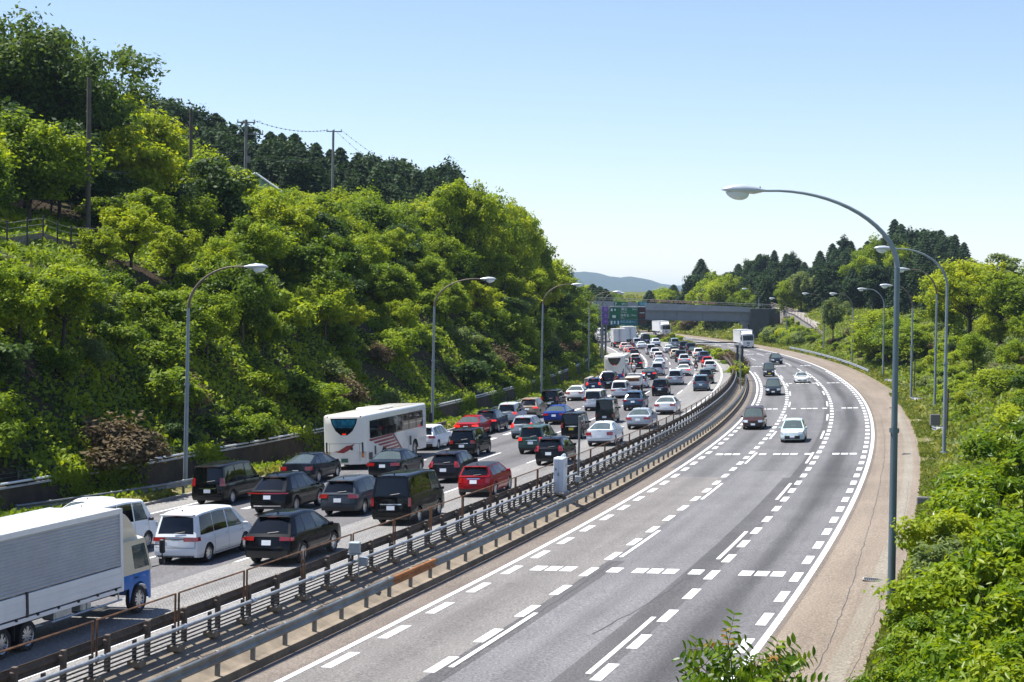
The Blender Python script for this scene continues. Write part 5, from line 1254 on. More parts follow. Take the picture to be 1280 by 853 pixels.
mb.tube([(x, BY-.4, ztop(x)+.75) for x in (xa-8, xb+14)], .03, 5); mb.tube([(x, BY-.4, ztop(x)+.4) for x in (xa-8, xb+14)], .02, 5)
for x in np.arange(xa-8, xb+14, 1.6): mb.tube([(x, BY-.4, ztop(x)-.1), (x, BY-.4, ztop(x)+.9)], .02, 5)
mb.build('railing', mat('railing_grey', (.30,.32,.33), .6), t)
mb = MB()
for k in range(14): x = 31+k*1.05; mb.box((x, BY+1.2, ztop(x)+.55), (.75, .1, .5))
mb.build('orange_barrier', mat('barrier_orange', (.45,.17,.06), .7), t)
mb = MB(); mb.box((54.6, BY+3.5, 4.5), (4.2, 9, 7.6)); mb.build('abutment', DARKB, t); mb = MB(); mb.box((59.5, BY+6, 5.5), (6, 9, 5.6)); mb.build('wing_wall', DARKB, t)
mb = MB(); mb.box((51.6, BY+.6, 2.6), (1.1, 1.1, 5.4)); mb.box((51.6, BY+.6, 5.0), (2.6, 1.4, .6)); mb.build('pier', GIRD, t)
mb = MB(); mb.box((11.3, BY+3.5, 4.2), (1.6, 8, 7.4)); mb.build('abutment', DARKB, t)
# approach ramp climbing the bank to the right
RAMP = mat('ramp_concrete', (.30,.275,.25), .9, var=.2, vscale=.6)
pts = [at_px(1062, 446, 300), at_px(1046, 428, 318), at_px(1026, 408, 338), at_px(1002, 393, 360), at_px(975, 384.5, 384)]
t = empty('ramp', (0, 0, 0)); t['kind'] = 'structure'
mb = MB(); mb.grid([[tuple(p+Vector((dx, dx*.35, 0))) for dx in (-2.0, 3.2)] for p in pts]); mb.grid([[tuple(p+Vector((-2.0, -.7, dz))) for dz in (0, -3)] for p in pts]); o = mb.build('ramp_surface', RAMP, t); 
for dx in (-2.2,):
    mb = MB()
    P2 = [p+Vector((dx, dx*.35, 0)) for p in pts]
    for hh in (1.1, .75, .4): mb.tube([tuple(p+Vector((0, 0, hh))) for p in P2], .05, 5)
    for i in range(len(P2)-1):
        for k in range(6): q = P2[i].lerp(P2[i+1], k/6); mb.tube([tuple(q), tuple(q+Vector((0, 0, 1.15)))], .05, 5)
    o = mb.build('ramp_railing', mat('railing_brown', (.20,.16,.13), .7)); tag(o, 'brownish railing along the ramp climbing to the overbridge', 'railing')
# green direction sign on its cantilever post
SG = mat('sign_green', srgb('0b6a45'), .5); SG2 = mat('sign_teal', srgb('0f6a70'), .5); SPU = mat('sign_purple', srgb('7a55a8'), .5); SW = mat('sign_white', (.8,.85,.85), .5); SBK = mat('sign_black', (.012,.012,.014), .4); SR = mat('led_red', (.20,.012,.02), .5)
D_ = 256.
def sp_(px, py, dy=0.): v = at_px(px, py, D_); return Vector((v.x, D_+dy, v.z))
def text(parent, body, px, py, h_px, m, name='lettering', align='LEFT', sx=1.):
    cu = bpy.data.curves.new(name, 'FONT'); cu.body = body; cu.size = h_px/2101.4*D_*1.25; cu.align_x = align; cu.extrude = .004; cu.resolution_u = 1
    o = bpy.data.objects.new(name, cu); COL.objects.link(o); dg = bpy.context.evaluated_depsgraph_get(); me = bpy.data.meshes.new_from_object(o.evaluated_get(dg)); bpy.data.objects.remove(o)
    me.materials.clear(); me.materials.append(m); o = bpy.data.objects.new(name, me); COL.objects.link(o); o.parent = parent; v = sp_(px, py, -.10); o.location = v; o.rotation_euler = (rad(90), 0, 0); o.scale = (sx, 1, 1); return o
def board(parent, name, x0, y0, x1, y1, m, dy=0., th=.08, edge=True):
    a, b = sp_(x0, y0), sp_(x1, y1); z1, z0 = a.z, b.z; mb = MB(); mb.bbox(((a.x+b.x)/2, D_+dy, (z0+z1)/2), (b.x-a.x, th, z1-z0), .01); return mb.build(name, m, parent)
t = empty('road_sign', (0, 0, 0)); tag(t, 'green overhead direction sign with red LED panel and purple plates, before the overbridge', 'road sign')
board(t, 'sign_board', 762, 384.3, 796.5, 399.2, SG); board(t, 'sign_board', 762, 399.4, 796.5, 407.6, SG2)
board(t, 'top_sign', 767.5, 377.2, 784.8, 382.4, SG); board(t, 'top_sign', 797.5, 377.2, 806.6, 382.4, SG2); board(t, 'led_panel', 797, 384.3, 806.6, 399.2, SBK); board(t, 'led_panel', 797, 399.4, 808.6, 407.6, mat('sign_dark_green', (.01,.035,.03), .5))
for k in range(3): board(t, 'purple_plate', 752.3, 383.8+7.6*k, 760.2, 390.6+7.6*k, SPU); text(t, ('保', '土', 'ケ')[k], 754.2, 389.4+7.6*k, 4.2, mat('sign_lilac', (.45,.36,.62), .5))
board(t, 'white_edge', 762, 382.9, 795.5, 383.9, SW); board(t, 'white_edge', 797.5, 382.9, 806.4, 383.9, SW)
text(t, '港北', 776, 388.2, 3.2, SW); text(t, '2km', 790, 387.8, 2.6, SW); text(t, 'Kohoku', 776, 391, 1.9, SW); text(t, '海老名', 775.4, 395.6, 3., SW); text(t, '19km', 788, 395.3, 2.6, SW); text(t, 'Ebina', 776, 398.2, 1.7, SW); text(t, '東名高速', 775, 403.6, 2.8, mat('sign_cyan', (.35,.65,.75), .5)); text(t, '24km', 787.5, 403.4, 2.3, MAT['sign_cyan']); text(t, 'Service', 776, 406.4, 1.6, MAT['sign_cyan'])
text(t, 'P', 768.6, 381.8, 4.2, SW); text(t, 'WC', 776.8, 381.6, 3.4, SW); text(t, '情報', 799, 381.6, 3.6, MAT['sign_cyan'])
for k, (y, w) in enumerate(((387.6, 5.2), (395.4, 6), (403.2, 6))): text(t, ('渋滞', '事故', '注意')[k], 799, y+1.2, 3.4, SR)
board(t, 'white_text_bar', 799.4, 390.9, 805.6, 391.7, SW, -.06)
for (x, y, w, h) in ((763.4, 386, 2.4, 3.2), (768, 386.2, 1.6, 2.6), (765.4, 394.2, 4.2, 3.4), (763.4, 401.2, 2., 4.6), (767.4, 401.4, 1.8, 3.6), (772, 401.2, 1.6, 4.6)): board(t, 'pictogram', x, y, x+w, y+h, SW, -.05, .03)
mb = MB(); zb = R(243, -21.4, True)[2]
for px in (753.6, 757.8): v = sp_(px, 400); mb.tube([(v.x, D_+.2, zb-1.), (v.x, D_+.2, sp_(px, 382).z)], .16, 8)
for py in (385.5, 392, 399, 406): a = sp_(752, py); b = sp_(806, py); mb.tube([(a.x, D_+.18, a.z), (b.x, D_+.18, b.z)], .07, 6)
for px in (768, 783, 801): a = sp_(px, 377); b = sp_(px, 408); mb.box((a.x, D_+.1, (a.z+b.z)/2), (.08, .06, a.z-b.z))
for k in range(8): z = lerp(zb+1, sp_(755, 408).z, k/7); a = sp_(753.6, 400).x; b = sp_(757.8, 400).x; mb.tube([(a, D_+.2, z), (b, D_+.2, z+.5)], .05, 5)
mb.build('gantry_frame', mat('gantry_steel', (.20,.22,.24), .5, .3), t)
# median sign panel seen edge-on with its thin arm
t = empty('median_sign', (0, 0, 0)); tag(t, 'dark twin sign panel on a post with a thin arm over the median bushes', 'road sign')
D2 = 188.; a = at_px(924.5, 452, D2); b = at_px(924.5, 431, D2); c = at_px(872, 430.5, D2); base = at_px(926, 505, D2)
mb = MB(); mb.tube([(base.x, D2, base.z-.5), (a.x, D2, b.z+.1)], .075, 8); mb.tube([(b.x, D2, b.z+.05), (c.x, D2+2, c.z)], .035, 6); mb.build('post', STEEL, t)
for sx in (-1, 1): q = MB(); q.bbox((a.x+sx*.27, D2-.1, (a.z+b.z)/2), (.26, .12, b.z-a.z-.1), .02); q.build('dark_panel', mat('panel_navy', (.02,.03,.05), .5), t)
# kilometre board shapes low in the jam: thin dark arm sign in the second lane gap
# utility poles and wires on the hill
WOOD = mat('pole_concrete_dark', (.10,.085,.07), .85, var=.3, vscale=2); POLEG = mat('pole_grey', (.22,.215,.205), .8, var=.2, vscale=2)
poles = {}
for key, px, py0, py1, D, m, arms, lab in (
  (1, 111.5, 316, 97, 112, WOOD, 0, 'tall dark bare utility pole in front of the big tree at the far left'),
  (2, 239, 256, 137, 150, WOOD, 0, 'dark bare utility pole left of the one with crossarms'),
  (3, 306.5, 280, 150, 165, POLEG, 2, 'utility pole with two crossarms beside the green gable roof'),
  (4, 415.5, 262, 163, 205, POLEG, 1, 'utility pole with one wide crossarm against the dark conifers')):
    t = empty('utility_pole', (0, 0, 0)); tag(t, lab, 'utility pole', 'utility poles on the left hillside')
    a = at_px(px, py0, D); b = at_px(px+1.2*((key > 2)*1.0), py1, D); poles[key] = (a, b)
    mb = MB(); mb.tube([tuple(a-Vector((0, 0, 9))), tuple(b)], [.21, .14], 10); mb.build('pole', m, t, smooth=50)
    def arm(dz, w, off=0.):
        q = MB(); q.box((b.x+off, b.y, b.z-dz), (w, .12, .12))
        q.build('crossarm', POLEG, t)
        for x in (off-w/2+.08, off, off+w/2-.08):
            i_ = MB(); i_.lathe([(.03, 0), (.07, .05), (.05, .12), (.07, .17), (.03, .25)], 8, (b.x+x, b.y, b.z-dz+.06), 'Z'); i_.build('insulator', mat('insulator', (.35,.35,.34), .3), t)
    if arms == 2: arm(.25, 1.8); arm(1.4, 1.7, .85); q = MB(); q.lathe([(0, -.35), (.18, -.33), (.18, .33), (0, .35)], 12, (b.x+.3, b.y-.1, b.z-3.9), 'Z'); q.build('transformer', POLEG, t)
    if arms == 1: arm(.15, 1.9, .1)
    if key == 1: q = MB(); q.box((b.x, b.y, b.z-8.5), (.5, .1, .1)); q.build('step_bracket', POLEG, t)
def wire(p, q, sag, name, lab, beads=False, r=.018):
    mb = MB(); P = [p.lerp(q, k/18)-Vector((0, 0, sag*4*(k/18)*(1-k/18))) for k in range(19)]
    mb.tube([tuple(v) for v in P], r, 4)
    if beads:
        for k in range(1, 18, 1): mb.bbox(tuple(P[k]), (.12, .12, .12), .02)
    o = mb.build(name, BLK); tag(o, lab, 'wire', 'overhead wires on the left hill')
wire(poles[3][1]+Vector((.6, 0, 0)), poles[4][1]+Vector((-.7, 0, 0)), .55, 'power_line', 'beaded overhead wire between the two crossarm poles', True)
wire(poles[3][1]+Vector((.9, 0, -3.4)), poles[4][1]+Vector((0, 0, -3.0)), .8, 'power_line', 'lower sagging wire between the two crossarm poles')
wire(poles[4][1]+Vector((1., 0, 0)), at_px(520, 222, 250), .5, 'power_line', 'beaded overhead wire descending right from the single-crossarm pole', True)
wire(poles[4][1]+Vector((.4, 0, -.2)), at_px(545, 262, 250), .5, 'power_line', 'lower beaded wire descending right from the single-crossarm pole', True)
wire(poles[2][1]+Vector((0, 0, -3.)), poles[3][1]+Vector((-.3, 0, -2.9)), .6, 'power_line', 'wire between the second dark pole and the double-crossarm pole')
wire(poles[1][1]+Vector((0, 0, -6.)), poles[2][1]+Vector((0, 0, -4.)), .9, 'power_line', 'wire between the two bare dark poles')
# post and wire fence on the bench of the hill
def gz_(x, y):
    i = int(np.argmin((_X-x)**2+(_Y-y)**2)); t_ = _th[i]; dx, dy = x-_X[i], y-_Y[i]
    return left_pt(float(S_[i])+dx*math.sin(t_)+dy*math.cos(t_), -23.2-(dx*math.cos(t_)-dy*math.sin(t_))).z
t = empty('hill_fence', (0, 0, 0)); tag(t, 'dark post and wire fence along the bench above the left slope', 'fence')
FPX = [(-30, 318), (8, 312), (33, 312), (53, 312), (71, 312), (88, 312), (105, 311), (121, 309), (136, 308), (145, 308), (164, 305), (178, 304), (192, 303), (215, 300), (240, 298)]
pts = []
for px, py in FPX:
    D = 92+px*.11; b = at_px(px, py+22, D); b.z = max(b.z, gz_(b.x, b.y)-.2); tp = b+Vector((0, 0, 1.95)); pts.append((b, tp))
    q = MB(); q.bbox(tuple((b+tp)/2), (.09, .09, (tp-b).length), .01); q.build('post', mat('fence_post_dark', (.05,.045,.04), .8), t)
for f in (.35, .55, .75, .92):
    q = MB(); q.tube([tuple(b.lerp(tp, f)) for b, tp in pts], .014, 4); q.build('wire', mat('fence_wire', (.25,.25,.25), .5, .5), t)
for i in range(len(pts)-1):
    q = MB(); q.grid([[tuple(pts[i+k][0].lerp(pts[i+k][1], f)) for f in (.18, .5)] for k in (0, 1)]); q.build('low_board', mat('weathered_board', (.22,.19,.15), .9, var=.5, vscale=4), t)
# house gable peeping over the trees
t = empty('house', (0, 0, 0)); tag(t, 'pale green gable and roof edge of a house peeping over the hillside trees', 'house')
Dh = 196.; apx = at_px(320, 217.5, Dh)
mb = MB(); w = 3.4; hh = 2.3
g0 = apx+Vector((-w, -.5, -hh)); g1 = apx+Vector((w, .5, -hh)); back = Vector((-2.2, 9, -.6))
mb.face([tuple(apx), tuple(g0), tuple(g0-Vector((0,0,3))), tuple(g1-Vector((0,0,3))), tuple(g1)]); mb.build('gable_wall', mat('house_wall_green', (.22,.36,.33), .8), t)
for g_ in (g0, g1):
    mb = MB(); o_ = (g_-apx).normalized()*.4; mb.grid([[tuple(apx+Vector((0, -.3, .12))), tuple(g_+o_+Vector((0, -.3, .12)))], [tuple(apx+back+Vector((0, 0, .12))), tuple(g_+o_+back+Vector((0, 0, .12)))]]); mb.build('roof', mat('house_roof', (.16,.20,.21), .7), t)
    mb = MB(); mb.tube([tuple(apx+Vector((0, -.34, .06))), tuple(g_+o_+Vector((0, -.34, .06)))], .13, 5); mb.build('barge_board', mat('barge_white', (.7,.75,.74), .6), t)
mb = MB(); mb.box(tuple((g0+g1)/2+Vector((1.5, 5.5, -5.5))), (2*w-3.2, 8, 11)); mb.build('wall', MAT['house_wall_green'], t)
# concrete stub beside the far outer lane, traffic cones' equivalent barrier
t = empty('concrete_stub', R(166, -19.6, True)); tag(t, 'low pale concrete barrier stub at the kerb behind the far black minivan', 'barrier')
b = MB(); b.bbox((0, 0, .45), (.45, 7, .9), .05, rz=-heading(166)); b.build('barrier_block', CONC, t); b = MB(); b.bbox((0, 0, .93), (.5, 7.1, .08), .02, rz=-heading(166)); b.build('cap', CONC, t)
# distant mountains
def ridge(name, D, pxs, depth, m, base=-30, seed=0):
    V = []; n = 160; rows = 14; a0, a1 = pxs[0][0], pxs[-1][0]
    xs = [p[0] for p in pxs]; ys = [p[1] for p in pxs]
    for i in range(n+1):
        px = lerp(a0, a1, i/n); py = float(np.interp(px, xs, ys)); top = at_px(px, py, D)
        for j in range(rows+1):
            t_ = j/rows; x = top.x*(1-.35*(1-t_)); y = D-depth*(1-t_)
            z = lerp(base, top.z, t_**1.3)+(noise.fractal(Vector((x*.004+seed, y*.004, .3)), 1, 2, 5)*.10*(top.z-base)*math.sin(math.pi*t_)) + (noise.fractal(Vector((x*.012, seed, .9)), 1, 2, 4)*5 if j == rows else 0)
            V.append((x, y, z))
        V.append((top.x*1.1, D+depth, base))
    k = rows+2; F = [(i*k+j, (i+1)*k+j, (i+1)*k+j+1, i*k+j+1) for i in range(n) for j in range(k-1)]
    me = bpy.data.meshes.new(name); me.from_pydata(V, [], F); me.materials.append(m); me.polygons.foreach_set('use_smooth', [True]*len(F))
    o = bpy.data.objects.new(name, me); COL.objects.link(o); o['kind'] = 'structure'
G_FOREST = ground_mat('forested_slope', (.010,.017,.012), (.016,.026,.016), (.024,.036,.02), .02)
ridge('mountains', 7000., [(380, 372), (520, 352), (640, 346), (690, 344), (709, 341), (735, 339.5), (757, 344), (775, 348), (792, 346), (812, 349), (826, 355), (870, 359), (930, 360), (1050, 352), (1200, 360), (1400, 378)], 1800., G_FOREST)
# ------------------------------------------------------------------ vegetation
rng = np.random.default_rng(11)
def leaf_mat(name, c1, c2, c3, trans=.45, rough=.55):
    m = bpy.data.materials.new(name); m.use_nodes = True; n = m.node_tree; L = n.links.new; n.nodes.clear()
    out = n.nodes.new('ShaderNodeOutputMaterial'); a = n.nodes.new('ShaderNodeAttribute'); a.attribute_name = 'tint'
    oi = n.nodes.new('ShaderNodeObjectInfo')
    ma = n.nodes.new('ShaderNodeMath'); ma.operation = 'MULTIPLY_ADD'; ma.inputs[1].default_value = .34; L(oi.outputs['Random'], ma.inputs[0])
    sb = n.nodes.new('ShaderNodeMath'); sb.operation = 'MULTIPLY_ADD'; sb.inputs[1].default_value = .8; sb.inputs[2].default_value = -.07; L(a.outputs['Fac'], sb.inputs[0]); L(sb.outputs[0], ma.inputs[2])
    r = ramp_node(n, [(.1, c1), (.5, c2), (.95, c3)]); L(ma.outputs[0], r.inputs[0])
    d = n.nodes.new('ShaderNodeBsdfPrincipled'); d.inputs['Roughness'].default_value = rough; d.inputs['Specular IOR Level'].default_value = .22; L(r.outputs[0], d.inputs['Base Color'])
    t = n.nodes.new('ShaderNodeBsdfTranslucent')
    mx = n.nodes.new('ShaderNodeMix'); mx.data_type = 'RGBA'; mx.blend_type = 'MULTIPLY'; mx.inputs[0].default_value = 1; mx.inputs[7].default_value = (1.35, 1.25, .55, 1); L(r.outputs[0], mx.inputs[6]); L(mx.outputs[2], t.inputs[0])
    ms = n.nodes.new('ShaderNodeMixShader'); ms.inputs[0].default_value = trans; L(d.outputs[0], ms.inputs[1]); L(t.outputs[0], ms.inputs[2]); L(ms.outputs[0], out.inputs[0])
    return m
BR = leaf_mat('leaves_fresh', (.07,.125,.008), (.20,.29,.014), (.40,.47,.025), .5)
YE = leaf_mat('leaves_yellow_green', (.11,.17,.010), (.26,.34,.015), (.42,.46,.02), .5)
MI = leaf_mat('leaves_mid_green', (.04,.09,.008), (.135,.215,.013), (.30,.38,.02), .48)
DK = leaf_mat('leaves_dark', (.022,.052,.012), (.042,.085,.016), (.075,.13,.02), .35)
CO = leaf_mat('needles_dark', (.014,.034,.010), (.026,.058,.016), (.055,.10,.022), .22, .7)
PB = leaf_mat('leaves_pale', (.10,.15,.05), (.16,.22,.07), (.24,.29,.10), .45)
DRY = leaf_mat('dry_twigs', (.06,.046,.026), (.11,.082,.046), (.18,.14,.075), .2, .9)
BIG = leaf_mat('leaves_big_tree', (.03,.065,.014), (.06,.11,.02), (.11,.17,.03), .4)
GRS = leaf_mat('grass_blades', (.09,.12,.018), (.16,.20,.03), (.30,.30,.07), .4)
GLO = leaf_mat('leaves_glossy', (.06,.13,.008), (.14,.23,.012), (.30,.36,.02), .48, .35)
BARK = mat('bark', (.10,.08,.06), .9, var=.5, vscale=5, bump=.5, bscale=12); BARKD = mat('bark_dark', (.045,.035,.028), .9, var=.4, vscale=5)
def rot_basis(N):
    N = N/np.linalg.norm(N, axis=1, keepdims=True); a = rng.normal(size=N.shape); T = np.cross(N, a); T /= np.linalg.norm(T, axis=1, keepdims=True)+1e-9
    return T, np.cross(N, T), N
def leaf_mesh(name, P, N, size, tint, m, aspect=1.6, shape='quad', droop=None):
    """P positions, N normals, size per leaf -> mesh of small leaves"""
    n = len(P); T, B, N = rot_basis(N)
    if droop is not None: T = T*(1-droop)+np.array([0, 0, -1.])*droop; T /= np.linalg.norm(T, axis=1, keepdims=True); B = np.cross(N, T); B /= np.linalg.norm(B, axis=1, keepdims=True)+1e-9
    s = size[:, None]
    if shape == 'quad':    # pointed diamond, cupped a little
        V = np.stack([P-T*s*.5*aspect, P+B*s*.42-N*s*.08, P+T*s*.5*aspect, P-B*s*.42-N*s*.08], 1); k = 4
        F = np.arange(n*4).reshape(n, 4)
        loops = F.reshape(-1); starts = np.arange(0, n*4, 4); nf = n
    else:                  # folded pointed leaf: midrib + two halves
        c = [(-.5, 0, 0), (-.12, .30, .09), (.28, .24, .07), (.55, 0, -.05), (.28, -.24, .07), (-.12, -.30, .09)]
        V = np.stack([P+T*s*a*aspect+B*s*b+N*s*q for a, b, q in c], 1); k = 6
        base = np.arange(n)[:, None]*6; F = np.concatenate([base+np.array([[0, 3, 2, 1]]), base+np.array([[0, 5, 4, 3]])], 1).reshape(-1, 4)
        loops = F.reshape(-1); starts = np.arange(0, len(loops), 4); nf = len(F)
    me = bpy.data.meshes.new(name); me.vertices.add(n*k); me.vertices.foreach_set('co', V.reshape(-1).astype(np.float32))
    me.loops.add(len(loops)); me.loops.foreach_set('vertex_index', loops.astype(np.int32)); me.polygons.add(nf); me.polygons.foreach_set('loop_start', starts.astype(np.int32))
    me.update(calc_edges=True); at = me.attributes.new('tint', 'FLOAT', 'POINT'); at.data.foreach_set('value', np.repeat(np.clip(tint, 0, 1), k).astype(np.float32))
    me.materials.append(m); me.validate(); return me
def clumps(C, Rr, n, flat=.75, up=.55):
    """leaves over the surface and inside of clumps C with radii Rr"""
    w = Rr**2; idx = rng.choice(len(C), n, p=w/w.sum()); d = rng.normal(size=(n, 3)); d /= np.linalg.norm(d, axis=1, keepdims=True)
    fx = rng.uniform(2, 5, (len(C), 3)); ph = rng.uniform(0, 6, (len(C), 3)); lump = 1+.30*(np.sin(d*fx[idx]+ph[idx]).sum(1))/1.6; an = rng.uniform(.7, 1.4, (len(C), 3))
    rad_ = np.abs(rng.normal(1, .22, n))*np.clip(lump, .45, 1.7); rad_ = np.where(rng.random(n) < .2, rng.random(n), rad_)
    P = C[idx]+d*(Rr[idx]*rad_)[:, None]*np.array([1, 1, flat])*an[idx]; N = d*.7+rng.normal(size=(n, 3))*.55+np.array([0, 0, up])
    return P, N, idx
def crown_shape(kind, H, Rc, nc, seed):
    r = np.random.default_rng(seed); C = []; Q = []
    z0 = H*(.30 if kind != 'airy' else .42)
    while len(C) < nc:
        p = r.uniform(-1, 1, 3); l = np.linalg.norm(p)
        if l > 1 or l < .25: continue
        lop = .75+.35*math.sin(3*math.atan2(p[1], p[0])+seed)+.2*math.sin(5*math.atan2(p[1], p[0])+seed*2)
        q = np.array([p[0]*Rc*min(1.15, lop), p[1]*Rc*min(1.15, lop), z0+(H-z0)*(.5+.5*p[2])])
        if kind == 'round' and q[2] < z0+.1*(H-z0) and np.hypot(q[0], q[1]) < Rc*.3: continue
        C.append(q); Q.append(Rc*r.uniform(.12, .31)*(1 if kind != 'airy' else .62))
    return np.array(C), np.array(Q)
def trunk_mesh(name, H, C, r0, nl, seed, m, lean=.1):
    r = random.Random(seed); mb = MB(); top = Vector((r.uniform(-1, 1)*lean*H*.4, r.uniform(-1, 1)*lean*H*.4, H*.62))
    mid = Vector((top.x*.3+r.uniform(-.1, .1), top.y*.3, H*.3)); mb.tube([(0, 0, -1.2), (0, 0, 0), tuple(mid), tuple(top), tuple(top+Vector((r.uniform(-.4, .4), 0, H*.2)))], [r0*1.35, r0*1.15, r0*.8, r0*.45, r0*.12], 7)
    order = list(range(len(C))); r.shuffle(order)
    for i in order[:nl]:
        c = Vector(C[i]); t = max(.25, min(.98, (c.z/H-.15)*1.1)); a = mid.lerp(top, max(0, (t-.35)/.65)) if t > .35 else Vector((0, 0, 0)).lerp(mid, t/.35)
        if a.z > c.z: a.z = c.z*.75; 
        b = a.lerp(c, .5)+Vector((r.uniform(-.25, .25), r.uniform(-.25, .25), r.uniform(-.1, .4))); mb.tube([tuple(a), tuple(b), tuple(c)], [r0*.34, r0*.20, r0*.05], 5, cap=False)
        for _ in range(2): e = c+Vector((r.uniform(-1, 1), r.uniform(-1, 1), r.uniform(-.3, .9)))*.55; mb.tube([tuple(b.lerp(c, .6)), tuple(e)], [r0*.10, r0*.03], 4, cap=False)
    o = mb.build(name, m, None, smooth=60, recalc=False, link=False); return o.data
PR = {}
def proto_tree(key, kind, H, Rc, nc, nl, leaf, m, seed, bark=BARK, flat=.75, r0=None, limbs=14):
    C, Q = crown_shape(kind, H, Rc, nc, seed); P, N, idx = clumps(C, Q, nl, flat)
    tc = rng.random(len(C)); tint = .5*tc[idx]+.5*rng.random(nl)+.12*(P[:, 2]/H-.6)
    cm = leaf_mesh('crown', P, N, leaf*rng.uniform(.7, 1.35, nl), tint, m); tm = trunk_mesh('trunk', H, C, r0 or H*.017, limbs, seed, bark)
    PR[key] = (cm, tm, H, Rc)
def proto_conifer(key, H, Rb, nl, seed, m=CO, leaf=.30):
    r = np.random.default_rng(seed); t = r.random(nl)**.75; z = H*(.12+.88*t)
    lay = 24; ph = (z/H*lay) % 1; R_ = Rb*(1-t)**.60*(1-.34*ph)+.10; a = r.random(nl)*2*math.pi
    br = .62+.38*np.abs(np.sin(a*4.5+np.floor(z/H*lay)*2.4)); rr = R_*br*np.where(r.random(nl) < .25, r.random(nl), r.uniform(.75, 1.12, nl))
    P = np.stack([rr*np.cos(a), rr*np.sin(a), z-.30*rr-.35*ph], 1); N = np.stack([np.cos(a)*.6, np.sin(a)*.6, np.full(nl, .75)], 1)+r.normal(size=(nl, 3))*.35
    cm = leaf_mesh('crown', P, N, leaf*r.uniform(.6, 1.3, nl), .35*r.random(nl)+.4*np.abs(np.sin(a*4.5+np.floor(z/H*lay)*2.4)), m, aspect=2.0)
    mb = MB(); mb.tube([(0, 0, -1.5), (0, 0, H*.5), (0, 0, H*.97)], [H*.016, H*.010, .02], 6)
    PR[key] = (cm, mb.build('trunk', BARKD, None, link=False).data, H, Rb)
def proto_shrub(key, R0, Hs, nc, nl, leaf, m, seed, shape='quad', flat=.8, stems=True, qs=1.):
    r = np.random.default_rng(seed); C = []; Q = []
    while len(C) < nc:
        a = r.random()*2*math.pi; q = R0*math.sqrt(r.random())*.85; z = Hs*(.25+.6*r.random())*(1-.45*(q/R0)**2)
        C.append((q*math.cos(a), q*math.sin(a), z)); Q.append(R0*r.uniform(.20, .38)*qs*r.uniform(.7, 1.15))
    C = np.array(C); Q = np.array(Q); P, N, idx = clumps(C, Q, nl, flat, .7); P[:, 2] = np.maximum(P[:, 2], -.3)
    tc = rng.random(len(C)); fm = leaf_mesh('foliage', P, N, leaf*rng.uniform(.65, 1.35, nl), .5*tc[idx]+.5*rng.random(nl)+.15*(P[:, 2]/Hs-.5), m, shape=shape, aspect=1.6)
    tm = trunk_mesh('stems', Hs*1.0, C, .035*Hs/2+.015, 10, seed, BARKD) if stems else None
    PR[key] = (fm, tm, Hs*1.05, R0)
for i in range(3): proto_tree('fresh%d' % i, 'round', 8., 3.1, 66, 15000, .19, BR, 21+i)
for i in range(2): proto_tree('yellow%d' % i, 'round', 7., 2.8, 54, 12000, .18, YE, 31+i)
for i in range(3): proto_tree('mid%d' % i, 'round', 8., 3.2, 66, 15000, .20, MI, 41+i)
proto_tree('dark0', 'round', 8., 3.2, 46, 12000, .22, DK, 51, BARKD)
proto_tree('big', 'airy', 15., 7.6, 210, 27000, .25, BIG, 61, BARKD, r0=.30, limbs=70)
proto_tree('pale0', 'airy', 9., 4.0, 70, 11000, .20, PB, 63, BARKD, limbs=50)
proto_tree('airy0', 'airy', 10., 4.3, 90, 15000, .20, YE, 65, BARKD, r0=.2, limbs=60); proto_tree('airg0', 'airy', 9., 3.9, 90, 14000, .19, BR, 66, BARKD, r0=.18, limbs=60); proto_tree('airg1', 'airy', 9., 3.6, 80, 12000, .19, YE, 67, BARKD, r0=.18, limbs=60)
for i in range(4): proto_conifer('con%d' % i, 16., 3.7+.35*i, 14000, 71+i, leaf=.36)
for i in range(3): proto_tree('ced%d' % i, 'round', 15., 3.3, 80, 15000, .34, CO, 171+i, BARKD, flat=1.1, limbs=12)
for i in range(3): proto_shrub('shr%d' % i, 1.7, 2.4, 16, 6000, .15, (BR, MI, YE)[i], 81+i)
for i in range(2): proto_shrub('shd%d' % i, 1.7, 2.2, 16, 5000, .16, (DK, MI)[i], 85+i)  # shrubs in dark and mid green leaf colours
proto_shrub('shp', 1.6, 1.9, 14, 4500, .13, PB, 88)
for i in range(2): proto_shrub('dry%d' % i, 1.8, 2.0, 14, 3600, .13, DRY, 90+i)
proto_shrub('median', .75, 1.3, 9, 2600, .11, MI, 93); proto_shrub('mediany', .75, 1.3, 9, 2600, .11, YE, 94)
proto_shrub('near0', 2.2, 3.6, 62, 15000, .125, GLO, 95, 'leaf', qs=.55); proto_shrub('near1', 2.0, 3.2, 54, 13000, .11, GLO, 96, 'leaf', qs=.55)
def su_of(x, y):
    i = int(np.argmin((_X-x)**2+(_Y-y)**2)); t = _th[i]; dx, dy = x-_X[i], y-_Y[i]
    return float(S_[i])+dx*math.sin(t)+dy*math.cos(t), dx*math.cos(t)-dy*math.sin(t)
def ground_z(x, y):
    s, u = su_of(x, y)
    if u < -23.4: return left_pt(s, -23.2-u).z
    if u > 14.8: return right_pt(s, u-14.6).z
    return R(s, u)[2]
def px_of(p):
    x, y, z = p; fx = 2101.4*x/y; fy = -55.7-2101.4*(z-ZC)/y; c, s_ = math.cos(.01845), math.sin(.01845)
    return 640+fx*c-fy*s_, 426.5+fy*c+fx*s_
tree_id = random.Random(77)
GL = 'trees and bushes on the left hillside'; GRR = 'trees and bushes on the right bank'
